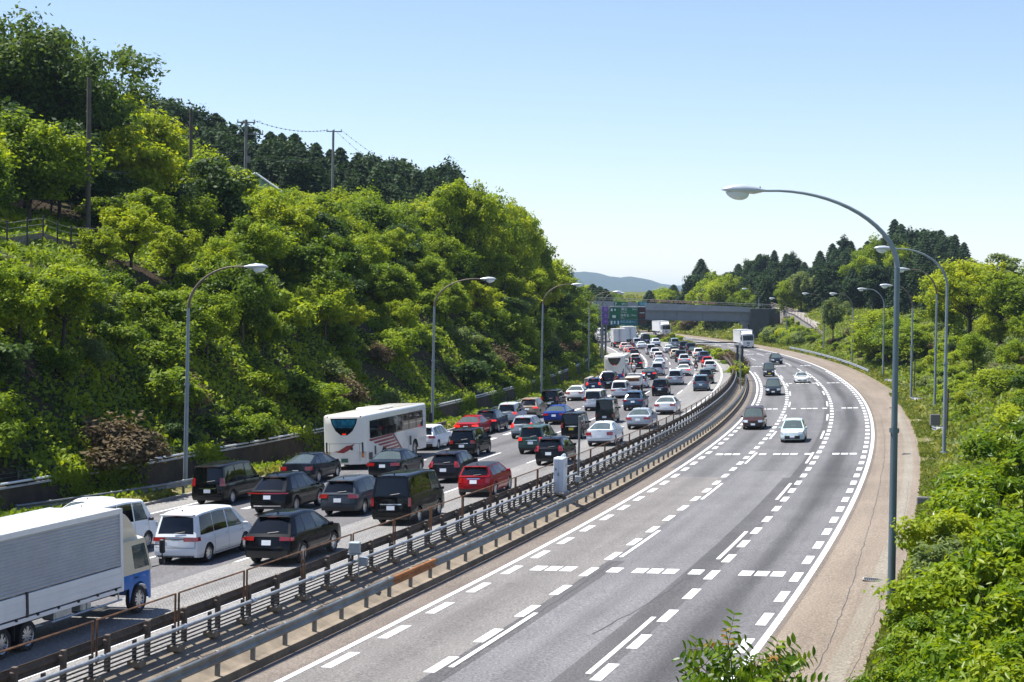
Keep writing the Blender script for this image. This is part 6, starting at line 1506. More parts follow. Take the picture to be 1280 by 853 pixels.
def zoned(lab, x, y, z, group):
    px, py = px_of((x, y, z)); s, u = su_of(x, y)
    if group == GL:
        if not any(w in lab for w in ('on the left hillside', 'steep left slope', 'left slope', 'ridge behind')): return lab
        base = lab.split(' on the')[0].split(' clinging')[0].split(' in the shade')[0]
        v = -23.2-u; hz = 'low on the left slope' if v < 4.5 else 'midway up the left slope' if v < 9 else 'high on the left slope' if v < 14 else 'on the left hilltop' if 'conifer' not in lab else 'on the far left ridge'
        A = [(60, 'at the left edge'), (125, 'near the tallest bare pole'), (200, 'right of the tallest bare pole'), (270, 'around the first lamp post'), (335, 'near the double-crossarm pole'), (400, 'above the rear of the white coach'), (470, 'right of the single-crossarm pole'), (560, 'around the second lamp post'), (640, 'left of the third lamp post'), (705, 'around the third lamp post')]
    else:
        if not any(w in lab for w in ('on the right bank', 'right of the overbridge', 'clinging to')): return lab
        base = lab.split(' on the')[0].split(' clinging')[0].split(' in the')[0]
        v = u-14.6; hz = 'low on the right bank' if v < 6 else 'on the right bank' if v < 16 else 'higher on the right bank' if v < 34 else 'beyond the right bank'
        A = [(880, 'beyond the overbridge'), (960, 'behind the overbridge'), (1040, 'above the ramp'), (1110, 'left of the nearest lamp post'), (1150, 'right of the nearest lamp post'), (1195, 'around the second lamp post'), (1240, 'right of the second lamp post')]
    for lim, t_ in A:
        if px < lim: return base+' '+hz+' '+t_
    return base+' '+hz+(' beside the green road sign' if group == GL else ' at the right edge')
def plant(key, x, y, h, name, label, cat, group, wid=1., z=None, sink=.15):
    cm, tm, H0, R0 = PR[key]; k = h/H0; z = ground_z(x, y) if z is None else z
    rz_ = tree_id.uniform(0, 6.28); sc = (k*wid, k*wid, k)
    if tm is None or h < 3.2:
        o = inst(cm, name, None, (x, y, z-sink), (0, 0, rz_), sc)
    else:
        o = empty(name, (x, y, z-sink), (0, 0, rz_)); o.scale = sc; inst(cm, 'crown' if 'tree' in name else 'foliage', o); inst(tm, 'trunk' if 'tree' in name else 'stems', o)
    if group in (GL, GRR): label = zoned(label, x, y, z+h*.8, group)

    tag(o, label, cat, group); return o
SKY = [(-60, 25), (0, 24), (45, 26), (100, 45), (128, 75), (150, 112), (170, 122), (190, 122), (230, 142), (275, 150), (300, 168), (352, 166), (392, 180), (425, 194), (445, 186), (490, 200), (530, 210), (556, 214), (575, 232), (600, 240), (640, 262), (670, 303), (700, 337), (720, 365), (740, 385), (755, 425), (770, 445)]
BLL = [(-60, 150), (60, 150), (130, 150), (160, 132), (200, 160), (232, 196), (262, 192), (300, 210), (350, 238), (400, 246), (450, 236), (480, 258), (520, 258), (545, 240), (580, 230), (600, 242), (640, 264), (670, 305), (700, 338), (720, 366), (740, 388), (755, 428), (770, 445)]
KEEP = [(-40, 232, 100, 331), (101, 121, 111, 318), (230, 247, 149, 246), (299, 314, 164, 276), (408, 423, 204, 256), (306, 334, 195, 236), (334, 356, 195, 246)]
def limit(px, D, line):
    l = float(np.interp(px, [p[0] for p in line], [p[1] for p in line]))
    for a, b, d, y in KEEP:
        if a < px < b and D < d+(px*.135 if d == 100 else 0)-(6 if d == 100 else 0): l = max(l, y)
    return l
def try_plant(key, x, y, h, line, wid=1., minh=1.0, **kw):
    z = ground_z(x, y); R0 = PR[key][3]*h/PR[key][2]*wid; D = y
    if D < 15: return None
    px, _ = px_of((x, y, z)); rp = R0*2101.4/D
    if px < -90 or px > 1370: return None
    hh = h
    for q in (-.75, 0, .75):
        l = limit(px+q*rp, D-(R0 if q else 0), line); zt = at_px(px+q*rp, l, D).z; hh = min(hh, (zt-z)*(1.0 if q == 0 else 1.12))
    if hh < minh: return None
    return plant(key, x, y, hh, wid=wid*min(1.35, (h/hh)**.5), z=z, **kw)
rn = random.Random(3)
GL = 'trees and bushes on the left hillside'; GRR = 'trees and bushes on the right bank'
LAB = {'airg': ('broadleaf_tree', 'loose airy green tree on the left hillside', 'tree'), 'fresh': ('broadleaf_tree', 'fresh green broadleaf tree on the left hillside', 'tree'), 'yellow': ('broadleaf_tree', 'yellow-green broadleaf tree on the left hillside', 'tree'), 'mid': ('broadleaf_tree', 'mid green tree on the left hillside', 'tree'), 'dark': ('broadleaf_tree', 'dark green tree on the left hillside', 'tree'),
 'shr': ('shrub', 'leafy green shrub clinging to the steep left slope', 'shrub'), 'shd': ('shrub', 'dark green shrub in the shade of the steep left slope', 'shrub'), 'shp': ('shrub', 'pale green bush on the left slope', 'shrub'), 'dry': ('dry_bush', 'dry brown twiggy bush on the steep left slope', 'bush'), 'ced': ('conifer_tree', 'dark conifer on the ridge behind the left hillside trees', 'tree'), 'con': ('conifer_tree', 'dark conifer on the ridge behind the left hillside trees', 'tree')}
def kw(key, side='L'):
    n, l, c = LAB[''.join(ch for ch in key if not ch.isdigit())]
    if side == 'R' and n == 'shrub': n = 'bank_bush'
    if side == 'R': l = l.replace('on the left hillside', 'on the right bank').replace('the steep left slope', 'the right bank').replace('on the left slope', 'on the right bank').replace('on the ridge behind the left hillside trees', 'in the dark wood right of the overbridge')
    return dict(name=n, label=l, cat=c, group=(GL if side == 'L' else GRR))
# the large airy tree and its neighbours at the far left
for key, px, D, top, lab, wd in (('big', 38, 128, 24, 'large airy dark green tree crowning the far left of the hill', 1.05), ('dark0', -20, 118, 120, 'dark tree at the left edge below the large airy tree', 1.2), ('big', -60, 140, 40, 'second large dark tree cut by the left edge', 1.), ('big', 95, 138, 66, 'lower spreading tree filling the right shoulder of the large airy tree', .8), ('yellow0', 165, 155, 122, 'orange-tinged yellow tree right of the large airy tree', 1.1), ('dark0', 75, 122, 150, 'dark tree directly below the large airy tree, left of the tall pole', 1.1), ('mid1', 200, 158, 162, 'mid green tree between the two dark poles', 1.2)):
    p = at_px(px, top, D); g = ground_z(p.x, p.y); plant(key, p.x, p.y, p.z-g, 'broadleaf_tree', lab, 'tree', GL, wid=wd)
for px, py, D, h, lab in ((165, 262, 104, 4.6, 'bright yellow spreading tree in front of the hill fence'), (218, 292, 108, 4.0, 'smaller yellow tree overhanging the right end of the hill fence'), (128, 288, 101, 3.2, 'low yellow tree just right of the tallest pole foot')):
    p = at_px(px, py, D); plant('airg1', p.x, p.y, h, 'broadleaf_tree', lab, 'tree', GL, wid=1.25, z=max(p.z-h, ground_z(p.x, p.y)-.5))
# conifer ridge behind
cp_ = [(150, 112), (163, 120), (178, 118), (192, 121), (206, 127), (220, 138), (236, 140), (250, 142), (262, 147), (277, 148), (291, 160), (305, 170), (322, 165), (338, 166), (352, 164), (366, 172), (380, 175), (394, 181), (408, 186), (421, 194), (434, 192), (446, 184), (458, 192), (470, 197), (484, 198), (497, 205), (509, 212), (521, 209), (533, 207), (545, 206), (555, 216)]
k = 0
for row in range(4):
    for (px, py) in cp_:
        D = 215+row*18+rn.uniform(-7, 7)+(px-150)*.06; x = px+rn.uniform(-5, 5)+row*5; p = at_px(x, py+rn.uniform(-4, 7)+(9*(3-row) if row < 3 else 0), D); g = ground_z(p.x, p.y)
        key = rn.choice(['con0', 'con1', 'con2', 'con3', 'con1', 'ced1', 'ced2', 'ced0']); h = p.z-g
        if h < 5: continue
        plant(key, p.x, p.y, h, wid=rn.uniform(.85, 1.2)*max(1, 13/h)**.5, z=g, **kw(key))
# middle hillside: trees from the bench to the crest
n_ = 0
for i in range(900):
    s = rn.uniform(25, 380); v = rn.choice([rn.uniform(14.5, 24), rn.uniform(17, 55)]); x, y, z = R(s, -23.2-v, True)
    key = rn.choice(['fresh0', 'fresh1', 'fresh2', 'mid0', 'mid1', 'mid2', 'yellow0', 'yellow1', 'airg0', 'dark0', 'airg1', 'airg0'])
    if any((x-a)**2+(y-b)**2 < (2.6+.006*y)**2 for a, b in CH.get('L', [])): continue
    o = try_plant(key, x, y, rn.uniform(5.5, 9.5), BLL, wid=rn.uniform(.9, 1.25), minh=2.2, **kw(key))
    if o: CH.setdefault('L', []).append((x, y)); n_ += 1
    if n_ > 190: break
# upper and lower slope bushes
n_ = 0; PT = []
for i in range(3000):
    s = 15+330*rn.random()**1.5; v = rn.uniform(.6, 13.5)
    if v < 4 and rn.random() < .62: continue
    x, y, z = R(s, -23.2-v, True)
    nz = noise.noise(Vector((x*.06, y*.06, 1.3)))
    if v < 4.5: key = rn.choice(['shr0', 'shd0', 'shd1', 'shd0', 'shr0', 'shp', 'shr1', 'dry0', 'shd1'])
    else: key = rn.choice(['shr0', 'shr1', 'shr1', 'fresh0', 'mid0', 'mid1', 'shd1', 'fresh2', 'shr2' if nz > 0 else 'shd0', 'mid2', 'dark0', 'shp', 'airg0', 'airg1'])
    big = key[:3] not in ('shr', 'shd', 'shp', 'dry'); h = rn.uniform(3.2, 6.2) if big else rn.uniform(1.3, 2.9)
    if s > 140 and v > 3: h *= 1.25+.35*min(1, (s-140)/100)
    sp = (1.0 if not big else 1.7)+.004*y
    if any((x-a)**2+(y-b)**2 < sp**2 for a, b in PT): continue
    o = try_plant(key, x, y, h, BLL, wid=rn.uniform(.95, 1.4), minh=.9, **kw(key))
    if o: PT.append((x, y)); n_ += 1
    if n_ > 300: break
# skyline broadleaves of the near crest
for px, py, D, key in ((262, 196, 150, 'yellow1'), (285, 215, 152, 'fresh0'), (348, 240, 168, 'fresh1'), (375, 240, 172, 'fresh2'), (396, 250, 175, 'mid1'), (440, 236, 180, 'airg1'), (462, 238, 190, 'fresh0'), (500, 258, 205, 'mid2'), (528, 252, 205, 'fresh1'), (552, 236, 190, 'yellow1'), (574, 226, 186, 'airg0'), (596, 232, 188, 'airg1'), (612, 246, 196, 'fresh0'), (632, 252, 205, 'airg1'), (650, 262, 214, 'airg0'), (664, 290, 224, 'mid0'), (682, 318, 240, 'fresh2'), (698, 334, 255, 'mid1'), (712, 352, 275, 'fresh0'), (726, 372, 290, 'mid2'), (742, 388, 305, 'fresh1')):
    p = at_px(px, py, D); s, u = su_of(p.x, p.y)
    if u > -25.5: x, y, _ = R(s, -25.5, True); p.x, p.y = x, y
    g = ground_z(p.x, p.y); h = max(3, p.z-g); plant(key, p.x, p.y, h, wid=min(1.2, max(.7, 9/h)), z=g, **kw(key))
# ---- right bank
SKR = [(760, 376), (828, 352), (850, 336), (870, 326), (900, 330), (940, 320), (985, 318), (1030, 306), (1060, 300), (1110, 276), (1150, 280), (1185, 296), (1205, 318), (1230, 322), (1260, 325), (1300, 330)]
cr = [(835, 352), (848, 345), (858, 330), (868, 322), (880, 334), (892, 336), (905, 330), (916, 328), (928, 322), (940, 318), (952, 312), (966, 316), (980, 319), (994, 322), (1007, 320), (1018, 312), (1030, 304), (1041, 296), (1052, 300), (1063, 302), (1074, 294), (1084, 296), (1095, 290), (1104, 283), (1110, 272), (1118, 280), (1127, 284), (1138, 286), (1147, 284), (1155, 278), (1164, 286), (1174, 290), (1184, 293), (1192, 300), (1198, 312), (1204, 322)]
for row in range(5):
    for (px, py) in cr:
        D = 380+row*24-(px-1000)*.16+rn.uniform(-9, 9); x = px+rn.uniform(-5, 5)+3*row; low = (4-row)*rn.uniform(7, 17)
        p = at_px(x, py+rn.uniform(-2, 7)+low, D); s, u = su_of(p.x, p.y)
        if u < 21: continue
        g = ground_z(p.x, p.y); h = p.z-g
        if h < 5: continue
        key = rn.choice(['con0', 'con1', 'con2', 'con3', 'con0', 'ced0', 'ced2', 'ced1']); plant(key, p.x, p.y, h, wid=rn.uniform(.9, 1.3)*max(1, 15/h)**.6, z=g, **kw(key, 'R'))
for i in range(60):
    px = rn.uniform(1000, 1205); py = rn.uniform(322, 366); D = rn.uniform(300, 365); p = at_px(px, py, D); s, u = su_of(p.x, p.y)
    if u < 32: continue
    g = ground_z(p.x, p.y); h = p.z-g
    if h > 5: key = rn.choice(['con0', 'con2', 'ced0', 'ced1', 'con3']); plant(key, p.x, p.y, h, wid=1.1*max(1, 12/h)**.6, z=g, **kw(key, 'R'))
for px, py, D, key, wd in ((836, 352, 430, 'fresh0', 1.3), (850, 356, 420, 'pale0', 1.2), (868, 345, 425, 'fresh1', 1.2), (884, 352, 420, 'yellow0', 1.2), (898, 350, 418, 'fresh2', 1.), (912, 343, 415, 'yellow1', 1.3), (930, 362, 405, 'fresh0', 1.), (1002, 340, 370, 'pale0', 1.3), (985, 352, 370, 'yellow0', 1.0), (1092, 300, 372, 'fresh1', 1.), (1078, 318, 368, 'fresh2', 1.2), (1118, 308, 362, 'fresh0', 1.), (1100, 340, 352, 'yellow1', 1.), (1140, 345, 330, 'mid1', 1.2), (1165, 350, 320, 'fresh0', 1.1),
   (1082, 388, 236, 'yellow0', 1.5), (1062, 398, 246, 'yellow1', 1.3), (1100, 398, 232, 'fresh0', 1.2), (1118, 402, 222, 'mid0', 1.2), (1135, 408, 215, 'fresh1', 1.2), (1048, 412, 262, 'fresh2', 1.), (1072, 418, 245, 'mid1', 1.), (1042, 372, 300, 'pale0', .9)):
    p = at_px(px, py, D); s, u = su_of(p.x, p.y)
    if u < 18.5: x, y, _ = R(s, 18.5, False); p.x, p.y = x, y
    g = ground_z(p.x, p.y); h = max(2.5, p.z-g); n2 = {'pale': ('broadleaf_tree', 'pale silvery green tree at the edge of the dark right wood', 'tree')}.get(key[:4])
    plant(key, p.x, p.y, h, n2[0] if n2 else 'broadleaf_tree', n2[1] if n2 else kw(key, 'R')['label'], 'tree', GRR, wid=wd*min(1.3, max(.7, 8/h)), z=g)
for px, py, D, key, wd, lab in ((1215, 322, 200, 'airy0', 1.25, 'tall yellow-green open tree with dark forked trunk at the right, nearest the dark wood'), (1252, 335, 188, 'airy0', 1.1, 'yellow-green tree with V-shaped dark limbs at the right edge'), (1248, 318, 230, 'pale0', 1.3, 'pale feathery tree rising behind the yellow-green ones at the right'), (1290, 340, 180, 'fresh1', 1.3, 'bright tree cut by the right edge'), (1185, 350, 215, 'yellow0', 1.1, 'yellow-green tree just right of the second lamp post')):
    p = at_px(px, py, D); g = ground_z(p.x, p.y); plant(key, p.x, p.y, p.z-g, 'broadleaf_tree', lab, 'tree', GRR, wid=wd, z=g)
LIMR = [(700, 380), (830, 398), (940, 398), (965, 392), (985, 388), (1000, 398), (1035, 418), (1050, 424), (1062, 400), (1120, 398), (1180, 380), (1280, 372), (1340, 372)]
PT = []; n_ = 0
for i in range(2600):
    s = rn.uniform(24, 330) if rn.random() < .8 else rn.uniform(330, 560); v = rn.uniform(2.6, 30) if s > 70 else rn.uniform(3.2, 16); x, y, z = R(s, 14.6+v, False)
    if 196 < s < 300 and v < 4: continue
    if 60 < s < 100 and v < 4.0: continue
    if 300 < s < 400 and v < 9 and rn.random() < .5: continue
    if 100 < s < 190 and 8 < v < 14 and rn.random() < .6: continue
    key = rn.choice(['shr0', 'shr1', 'shr2', 'shr0', 'shp', 'shp', 'shd1', 'fresh0', 'yellow0', 'dry1', 'shr0']); big = key[:3] not in ('shr', 'shd', 'shp', 'dry')
    h = rn.uniform(3., 4.6) if big else rn.uniform(1.1, 2.5)
    if v < 6: h = min(h, 1.6)
    sp = (1.6 if not big else 2.5)+.005*y
    if any((x-a)**2+(y-b)**2 < sp**2 for a, b in PT): continue
    o = try_plant(key, x, y, h, LIMR, wid=rn.uniform(1., 1.45), minh=.8, **kw(key, 'R'))
    if o: PT.append((x, y)); n_ += 1
    if n_ > 270: break
# far belt of trees beyond the bridge and on the left of it
for i in range(260):
    px = rn.uniform(690, 985); D = rn.uniform(470, 760); py = float(np.interp(px, [690, 742, 760, 800, 830, 900, 985], [352, 358, 364, 366, 360, 362, 360]))+rn.uniform(-1, 16)
    p = at_px(px, py, D); s, u = su_of(p.x, p.y)
    if -27 < u < 18: continue
    g = ground_z(p.x, p.y); h = p.z-g
    if h < 4: continue
    key = rn.choice(['fresh0', 'fresh1', 'yellow0', 'mid1', 'mid2', 'con1', 'fresh2', 'shp' if False else 'mid0'])
    n, l, c = LAB[key[:-1]]; plant(key, p.x, p.y, h, n, 'tree in the far belt beyond the overbridge', c, 'far trees beyond the overbridge', wid=max(.8, 9/h), z=g)
for px, py, D in ((741, 354, 455), (750, 357, 452), (735, 360, 458), (757, 360, 450), (812, 362, 470), (868, 362, 470)):
    p = at_px(px, py, D); g = ground_z(p.x, p.y); plant('con2', p.x, p.y, max(6, p.z-g), 'conifer_tree', 'dark conifer among the trees beyond the left end of the overbridge' if px < 800 else 'lone dark conifer top beyond the overbridge', 'tree', 'far trees beyond the overbridge', wid=1.5, z=g)
# far bushes below the overbridge span and the dry bank
for i in range(60):
    s = rn.uniform(400, 560); v = rn.uniform(3, 14); x, y, z = R(s, 14.6+v, False)
    key = rn.choice(['shr0', 'shr1', 'shd1', 'fresh0', 'dry0']); plant(key, x, y, rn.uniform(2.2, 4.2), 'far_bush', 'bush on the far bank seen under the overbridge', 'shrub', 'bushes seen under the overbridge', wid=1.3)
# clipped shrubs along the median beyond the fence
md = [(s, rn.uniform(.9, 1.7)) for s in np.arange(168, 420, 2.6)]
for i, (s, h) in enumerate(md):
    if 180 < s < 200 and i % 2: continue
    if rn.random() < .12: continue
    h = h*1.6 if s > 215 else h; u = -2.2 if s > 235 else (-2.25 if s > 200 else -2.3); x, y, z = R(s, u+rn.uniform(-.25, .2), False)
    key = rn.choice(['median', 'median', 'mediany', 'dry0']); hh = h*(1.25 if s > 230 else .9)
    plant(key, x, y, hh if key[:3] != 'dry' else hh*.9, 'clipped_shrub', 'round clipped shrub in the median beyond the mesh fence', 'shrub', 'shrubs along the median', wid=rn.uniform(.9, 1.2), z=z)
x, y, z = R(186, -2.1, False); plant('mediany', x, y, 2.9, 'shrub', 'tall ochre-tipped shrub beside the dark median sign panel', 'shrub', 'shrubs along the median', wid=.8, z=z)
x, y, z = R(193, -2.3, False); plant('median', x, y, 2.6, 'shrub', 'tall green shrub right behind the dark median sign panel', 'shrub', 'shrubs along the median', wid=.9, z=z)
# big-leaved bushes close to the camera, lower right
near = [(1232, 640, 33, 'near0', .9), (1280, 610, 34, 'near1', 1.0), (1330, 590, 36, 'near0', 1.2), (1212, 745, 27.5, 'near1', .7), (1240, 715, 27, 'near0', .9), (1300, 690, 27.5, 'near1', 1.1), (1145, 815, 25, 'near0', .55), (1190, 795, 24.5, 'near1', .75), (1250, 770, 24.5, 'near0', .9), (1310, 745, 24.5, 'near1', 1.0), (1105, 850, 24, 'near1', .55), (1200, 850, 22.5, 'near0', .75), (1275, 830, 22.5, 'near1', .9), (1236, 575, 45, 'near1', .95), (1228, 612, 44, 'near0', .7), (1265, 540, 50, 'near0', 1.1), (1285, 500, 62, 'near1', 1.2)]
for i, (px, py, D, key, wd) in enumerate(near):
    p = at_px(px, py, D); g = min(ground_z(p.x, p.y), p.z-2.4); g = max(g, p.z-4.2)
    plant(key, p.x, p.y, p.z-g, 'leafy_bush', ('glossy green bush '+('nearest the foot of the first lamp post' if px < 1216 and py < 800 else 'at the bottom edge beside the tan shoulder' if px < 1195 else 'at the bottom right corner' if py > 790 else 'in the middle of the near thicket' if px < 1290 and py > 660 else 'at the right edge, upper part of the near thicket')) if D < 40 else 'bright leafy bush '+('just below the second lamp post' if px < 1237 else 'behind the near thicket at the right edge'), 'bush', 'near bushes at the lower right', wid=wd*.95, z=g)
for i, (px, py, D, key, h) in enumerate([(1128, 800, 26, 'near1', 1.6), (1095, 838, 24.5, 'near0', 1.4), (1165, 735, 29, 'near0', 1.5), (1180, 690, 32, 'shr0', 1.4), (1178, 655, 38, 'shp', 1.3), (1172, 622, 42, 'shr2', 1.3), (1060, 858, 23, 'near1', 2.0), (1085, 862, 22.5, 'near0', 2.2)]):
    p = at_px(px, py, D); g = p.z-h; plant(key, p.x, p.y, h, 'verge_bush', 'small light bush at the kerb in front of the near thicket, '+('lower part' if py > 720 else 'upper part'), 'bush', 'low bushes along the right kerb', z=g)
for i in range(26):
    px = rn.uniform(958, 1010); py = rn.uniform(402, 432); D = 362-(px-958)*.7+rn.uniform(-3, 3); p = at_px(px, py, D); g = ground_z(p.x, p.y); s, u = su_of(p.x, p.y)
    if u < 17: continue
    plant(rn.choice(['shr0', 'shr1', 'shp', 'shr2']), p.x, p.y, rn.uniform(2., 3.6), 'bank_bush', 'bush on the green bank between the overbridge abutment and the ramp', 'bush', 'bushes beside the abutment', z=g)
# sapling whose shoots rise into the bottom of the frame
def sapling():
    t = empty('sapling', (0, 0, 0)); tag(t, 'young shoots with reddish tips and paired leaflets rising at the bottom edge', 'sapling')
    D = 12.5; r = random.Random(8); root = at_px(935, 1050, D); fork = at_px(932, 905, D)
    root = Vector((root.x, root.y, root.z-2.5)); mb = MB(); mb.tube([tuple(root), tuple(root.lerp(fork, .5)+Vector((.05, 0, 0))), tuple(fork)], [.035, .028, .02], 7)
    tips = [((905, 772), (912, 840), .0, -.1), (876, 783), ]
    sh = [[(930, 900), (915, 850), (912, 812), (905, 770)], [(930, 900), (908, 838), (893, 806), (878, 785)], [(932, 905), (895, 845), (870, 822), (846, 832)], [(930, 905), (905, 868), (880, 842), (862, 846)], [(935, 905), (950, 850), (962, 820), (972, 806)], [(935, 900), (960, 838), (985, 815), (1008, 828)], [(935, 900), (955, 850), (975, 838), (992, 850)], [(930, 905), (925, 850), (932, 822), (940, 806)], [(935, 905), (975, 868), (1000, 845), (1012, 862)], [(930, 905), (900, 880), (870, 862), (855, 868)], [(935, 905), (940, 860), (955, 840), (968, 832)], [(935, 905), (915, 870), (900, 858), (885, 850)]]
    P, N, S, T = [], [], [], []; P2, N2, S2, T2 = [], [], [], []
    LP = []
    sh = [[(930+(a-930)*.90, 905+(b-905)*.86) for a, b in q] for q in sh]
    for j, pts_ in enumerate(sh):
        dd = r.uniform(-.7, .6); W_ = [at_px(a, b, D+dd*(k/3)) for k, (a, b) in enumerate(pts_)]
        C = []
        for k in range(21):
            f = k/20*3; i = min(2, int(f)); q = f-i; a, b = W_[i], W_[i+1]; C.append(a.lerp(b, q))
        mb.tube([tuple(c) for c in C], [lerp(.009, .002, k/20) for k in range(21)], 5, cap=False)
        # side shoots
        for k in range(5, 21):
            for sgn in (-1, 1):
                if r.random() < .12: continue
                d = (C[min(20, k+1)]-C[k-1]).normalized(); sd = d.cross(Vector((r.uniform(-.4, .4), -1, r.uniform(-.3, .3)))).normalized()*sgn
                ax = (sd*.9+d*.45+Vector((0, r.uniform(-.3, .3), r.uniform(-.45, .15)))).normalized()
                s_ = r.uniform(.044, .070)*(1 if k < 17 else .7); c = C[k]+ax*s_*.62
                nr = Vector((r.uniform(-.4, .4), -.35+r.uniform(-.3, .3), 1)).normalized(); LP.append((c, ax, nr, s_, j, k))
            if k % 4 == 1 and k < 18:
                ax = Vector((r.uniform(-1, 1), r.uniform(-.5, .5), r.uniform(-.1, .5))).normalized(); b0 = C[k]
                for m_ in range(5):
                    q = b0+ax*(.05*m_+.03)
                    for sgn in (-1, 1):
                        sd = ax.cross(Vector((0, -1, 0))).normalized()*sgn; a2 = (sd+ax*.4).normalized(); s_ = r.uniform(.045, .07); LP.append((q+a2*s_*.6, a2, Vector((r.uniform(-.5, .5), -.4, 1)).normalized(), s_, j, 8))
                mb.tube([tuple(b0), tuple(b0+ax*.26)], [.003, .001], 4, cap=False)
    mb.build('stem', mat('stem_brown', (.07,.045,.035), .7), t, recalc=False)
    for red in (False, True):
        V = []; F = []; tv = []
        for (c, ax, nr, s_, j, k) in LP:
            isr = k >= 17 and j in (0, 1, 3, 4, 5, 8)
            if isr != red: continue
            B = nr.cross(ax).normalized(); Nn = ax.cross(B); b0 = len(V)
            for a, b, q in ((-.55, 0, 0), (-.30, .24, .06), (.05, .30, .08), (.36, .18, .05), (.60, 0, -.08), (.36, -.18, .05), (.05, -.30, .08), (-.30, -.24, .06), (.05, 0, -.0)):
                V.append(tuple(c+ax*a*s_*1.15+B*b*s_+Nn*q*s_))
            F += [(b0, b0+1, b0+2, b0+8), (b0+8, b0+2, b0+3, b0+4), (b0, b0+8, b0+6, b0+7), (b0+8, b0+4, b0+5, b0+6)]; tv += [random.random()]*9
        if not V: continue
        me = bpy.data.meshes.new('leaves'); me.from_pydata(V, [], F); at = me.attributes.new('tint', 'FLOAT', 'POINT'); at.data.foreach_set('value', np.array(tv, np.float32)); me.materials.append(leaf_mat('leaf_young_red', (.22,.10,.02), (.30,.16,.03), (.26,.24,.03)) if red else GLO)
        o = bpy.data.objects.new('young_leaves' if red else 'leaves', me); COL.objects.link(o); o.parent = t; o['kind'] = 'stuff'
sapling()
# ---- ground cover
def cover(name, label, fn, n, s0, s1, v0, v1, size, m, dens=None, pw=1.0, up=.6, droop=None, aspect=1.6, lift=.25, near=1.6):
    s = s0+(s1-s0)*rng.random(int(n*1.7))**near; v = v0+(v1-v0)*rng.random(len(s))**pw; keep = np.ones(len(s), bool)
    P = np.zeros((len(s), 3))
    # sample the terrain on a grid, interpolate
    gs = np.arange(s0-2, s1+3, 1.5); gv = np.linspace(v0, v1, 26); G = np.array([[tuple(fn(a, b)) for b in gv] for a in gs])
    fi = (s-gs[0])/1.5; i = np.clip(fi.astype(int), 0, len(gs)-2); fq = (fi-i)[:, None]; gj = (v-v0)/(v1-v0)*25; j = np.clip(gj.astype(int), 0, 24); gq = (gj-j)[:, None]
    P = (G[i, j]*(1-fq)+G[i+1, j]*fq)*(1-gq)+(G[i, j+1]*(1-fq)+G[i+1, j+1]*fq)*gq
    nz = np.sin(P[:, 0]*.55+2*np.sin(P[:, 1]*.23))+np.sin(P[:, 1]*.41+1.7*np.sin(P[:, 0]*.31)+P[:, 2]*.7)+.6*np.sin(P[:, 2]*2.1+P[:, 1]*.9)
    if dens is not None: keep &= nz+rng.normal(size=len(s))*.5 > dens
    P = P[keep][:n]; nz = nz[keep][:n]; vv = v[keep][:n]
    P[:, 2] += rng.random(len(P))**2*lift; N = rng.normal(size=P.shape)*.6+np.array([.25, -.35, up])
    me = leaf_mesh(name, P, N, size*rng.uniform(.6, 1.5, len(P)), .35+.12*nz+.4*rng.random(len(P)), m, aspect=aspect, droop=droop)
    o = bpy.data.objects.new(name, me); COL.objects.link(o); tag(o, label, None, None, 'stuff'); return o
cover('creeper', 'creeping green plants covering the steep left slope', left_pt, 160000, 18, 300, .2, 13.8, .18, MI, -.6, lift=.65)
cover('creeper', 'darker creepers on the lower left slope', left_pt, 50000, 18, 260, .1, 7, .17, DK, -.9, lift=.35)
cover('creeper', 'bright creeper patches on the upper left slope', left_pt, 30000, 18, 300, 3, 14, .18, BR, .55, lift=.5)
cover('dry_stems', 'dry brown stems hanging on the lower left slope', left_pt, 11000, 18, 260, .3, 6, .16, DRY, .9, droop=.7, aspect=3.0, lift=.4)
cover('hill_grass', 'grass and weeds on the hillside bench above the fence', left_pt, 60000, 25, 200, 12.5, 30, .26, BR, -.6, droop=-.5, aspect=2.4, lift=.5)
def verge_pt(s, v): return Vector(R(s, -20.6-v, True, .08))
cover('verge_grass', 'green and straw coloured weeds on the left verge', verge_pt, 42000, 25, 300, 0, 2.4, .15, GRS, -.3, droop=-.6, aspect=2.6, lift=.35)
cover('verge_weeds', 'leafy weeds on the left verge', verge_pt, 26000, 30, 260, .3, 2.5, .17, BR, .3, lift=.55)
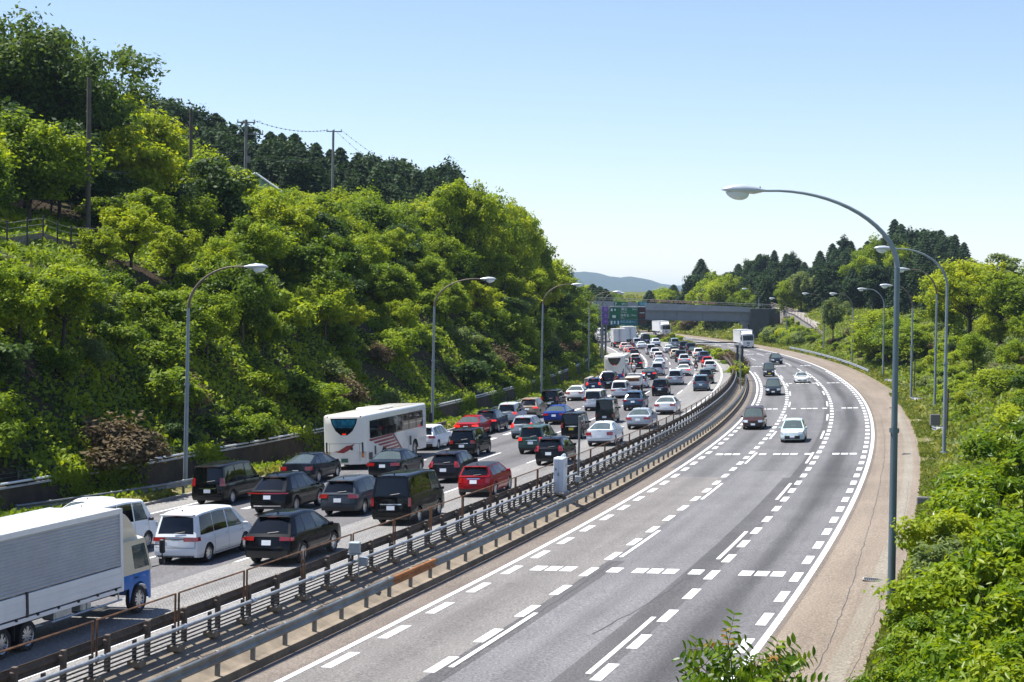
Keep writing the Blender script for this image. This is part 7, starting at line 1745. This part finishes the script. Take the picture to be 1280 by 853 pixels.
cover('bank_grass', 'sunlit grass and weeds covering the right bank', right_pt, 130000, 16, 420, .3, 40, .24, GRS, -.8, droop=-.5, aspect=2.4, lift=.4, pw=1.5)
cover('bank_weeds', 'leafy undergrowth on the right bank', right_pt, 110000, 16, 420, 2.0, 34, .24, BR, -.3, lift=.6, pw=1.4)
cover('bank_weeds', 'pale weeds on the right bank', right_pt, 40000, 16, 300, 1., 26, .22, PB, .3, lift=.7, pw=1.3)
cover('kerb_grass', 'short grass along the right kerb', lambda s, v: Vector(R(s, 13.85+v, False, .04)), 44000, 10, 150, .0, 1.0, .10, GRS, -.6, droop=-.6, aspect=2.6, lift=.12)
cover('bank_grass', 'far dry grass on the bank beyond the bridge', right_pt, 30000, 330, 620, .3, 25, .5, GRS, -.8, droop=-.4, aspect=2., lift=.8, near=1.)

def wall_pt(s, v): return Vector(R(s, -23.08+.08*math.sin(s*1.7), True, v))
cover('creeper', 'ivy and weeds hanging over the dark retaining wall', wall_pt, 22000, 18, 260, .05, 1.75, .14, MI, .15, up=.1, lift=.12)
cover('creeper', 'bright ivy tufts on the retaining wall top', wall_pt, 9000, 18, 260, 1.3, 1.9, .15, MI, .5, up=.3, lift=.25)
cover('wall_base_weeds', 'straw and weeds at the foot of the retaining wall', lambda s, v: Vector(R(s, -23.0+v, True, .1)), 16000, 25, 260, 0, .5, .14, GRS, -.2, droop=-.6, aspect=2.6, lift=.35)
# ------------------------------------------------------------------ air: thin even haze so that far hills fade to blue
hm = bpy.data.materials.new('haze_air'); hm.use_nodes = True; n = hm.node_tree; n.nodes.clear()
ho = n.nodes.new('ShaderNodeOutputMaterial'); hv = n.nodes.new('ShaderNodeVolumePrincipled'); hv.inputs['Color'].default_value = (.62, .82, 1, 1); hv.inputs['Density'].default_value = .8e-4; hv.inputs['Anisotropy'].default_value = .1
n.links.new(hv.outputs[0], ho.inputs['Volume'])
hb = MB(); hb.box((0, 6500, 70), (31900, 19000, 150)); o = hb.build('haze', hm); o['kind'] = 'stuff'
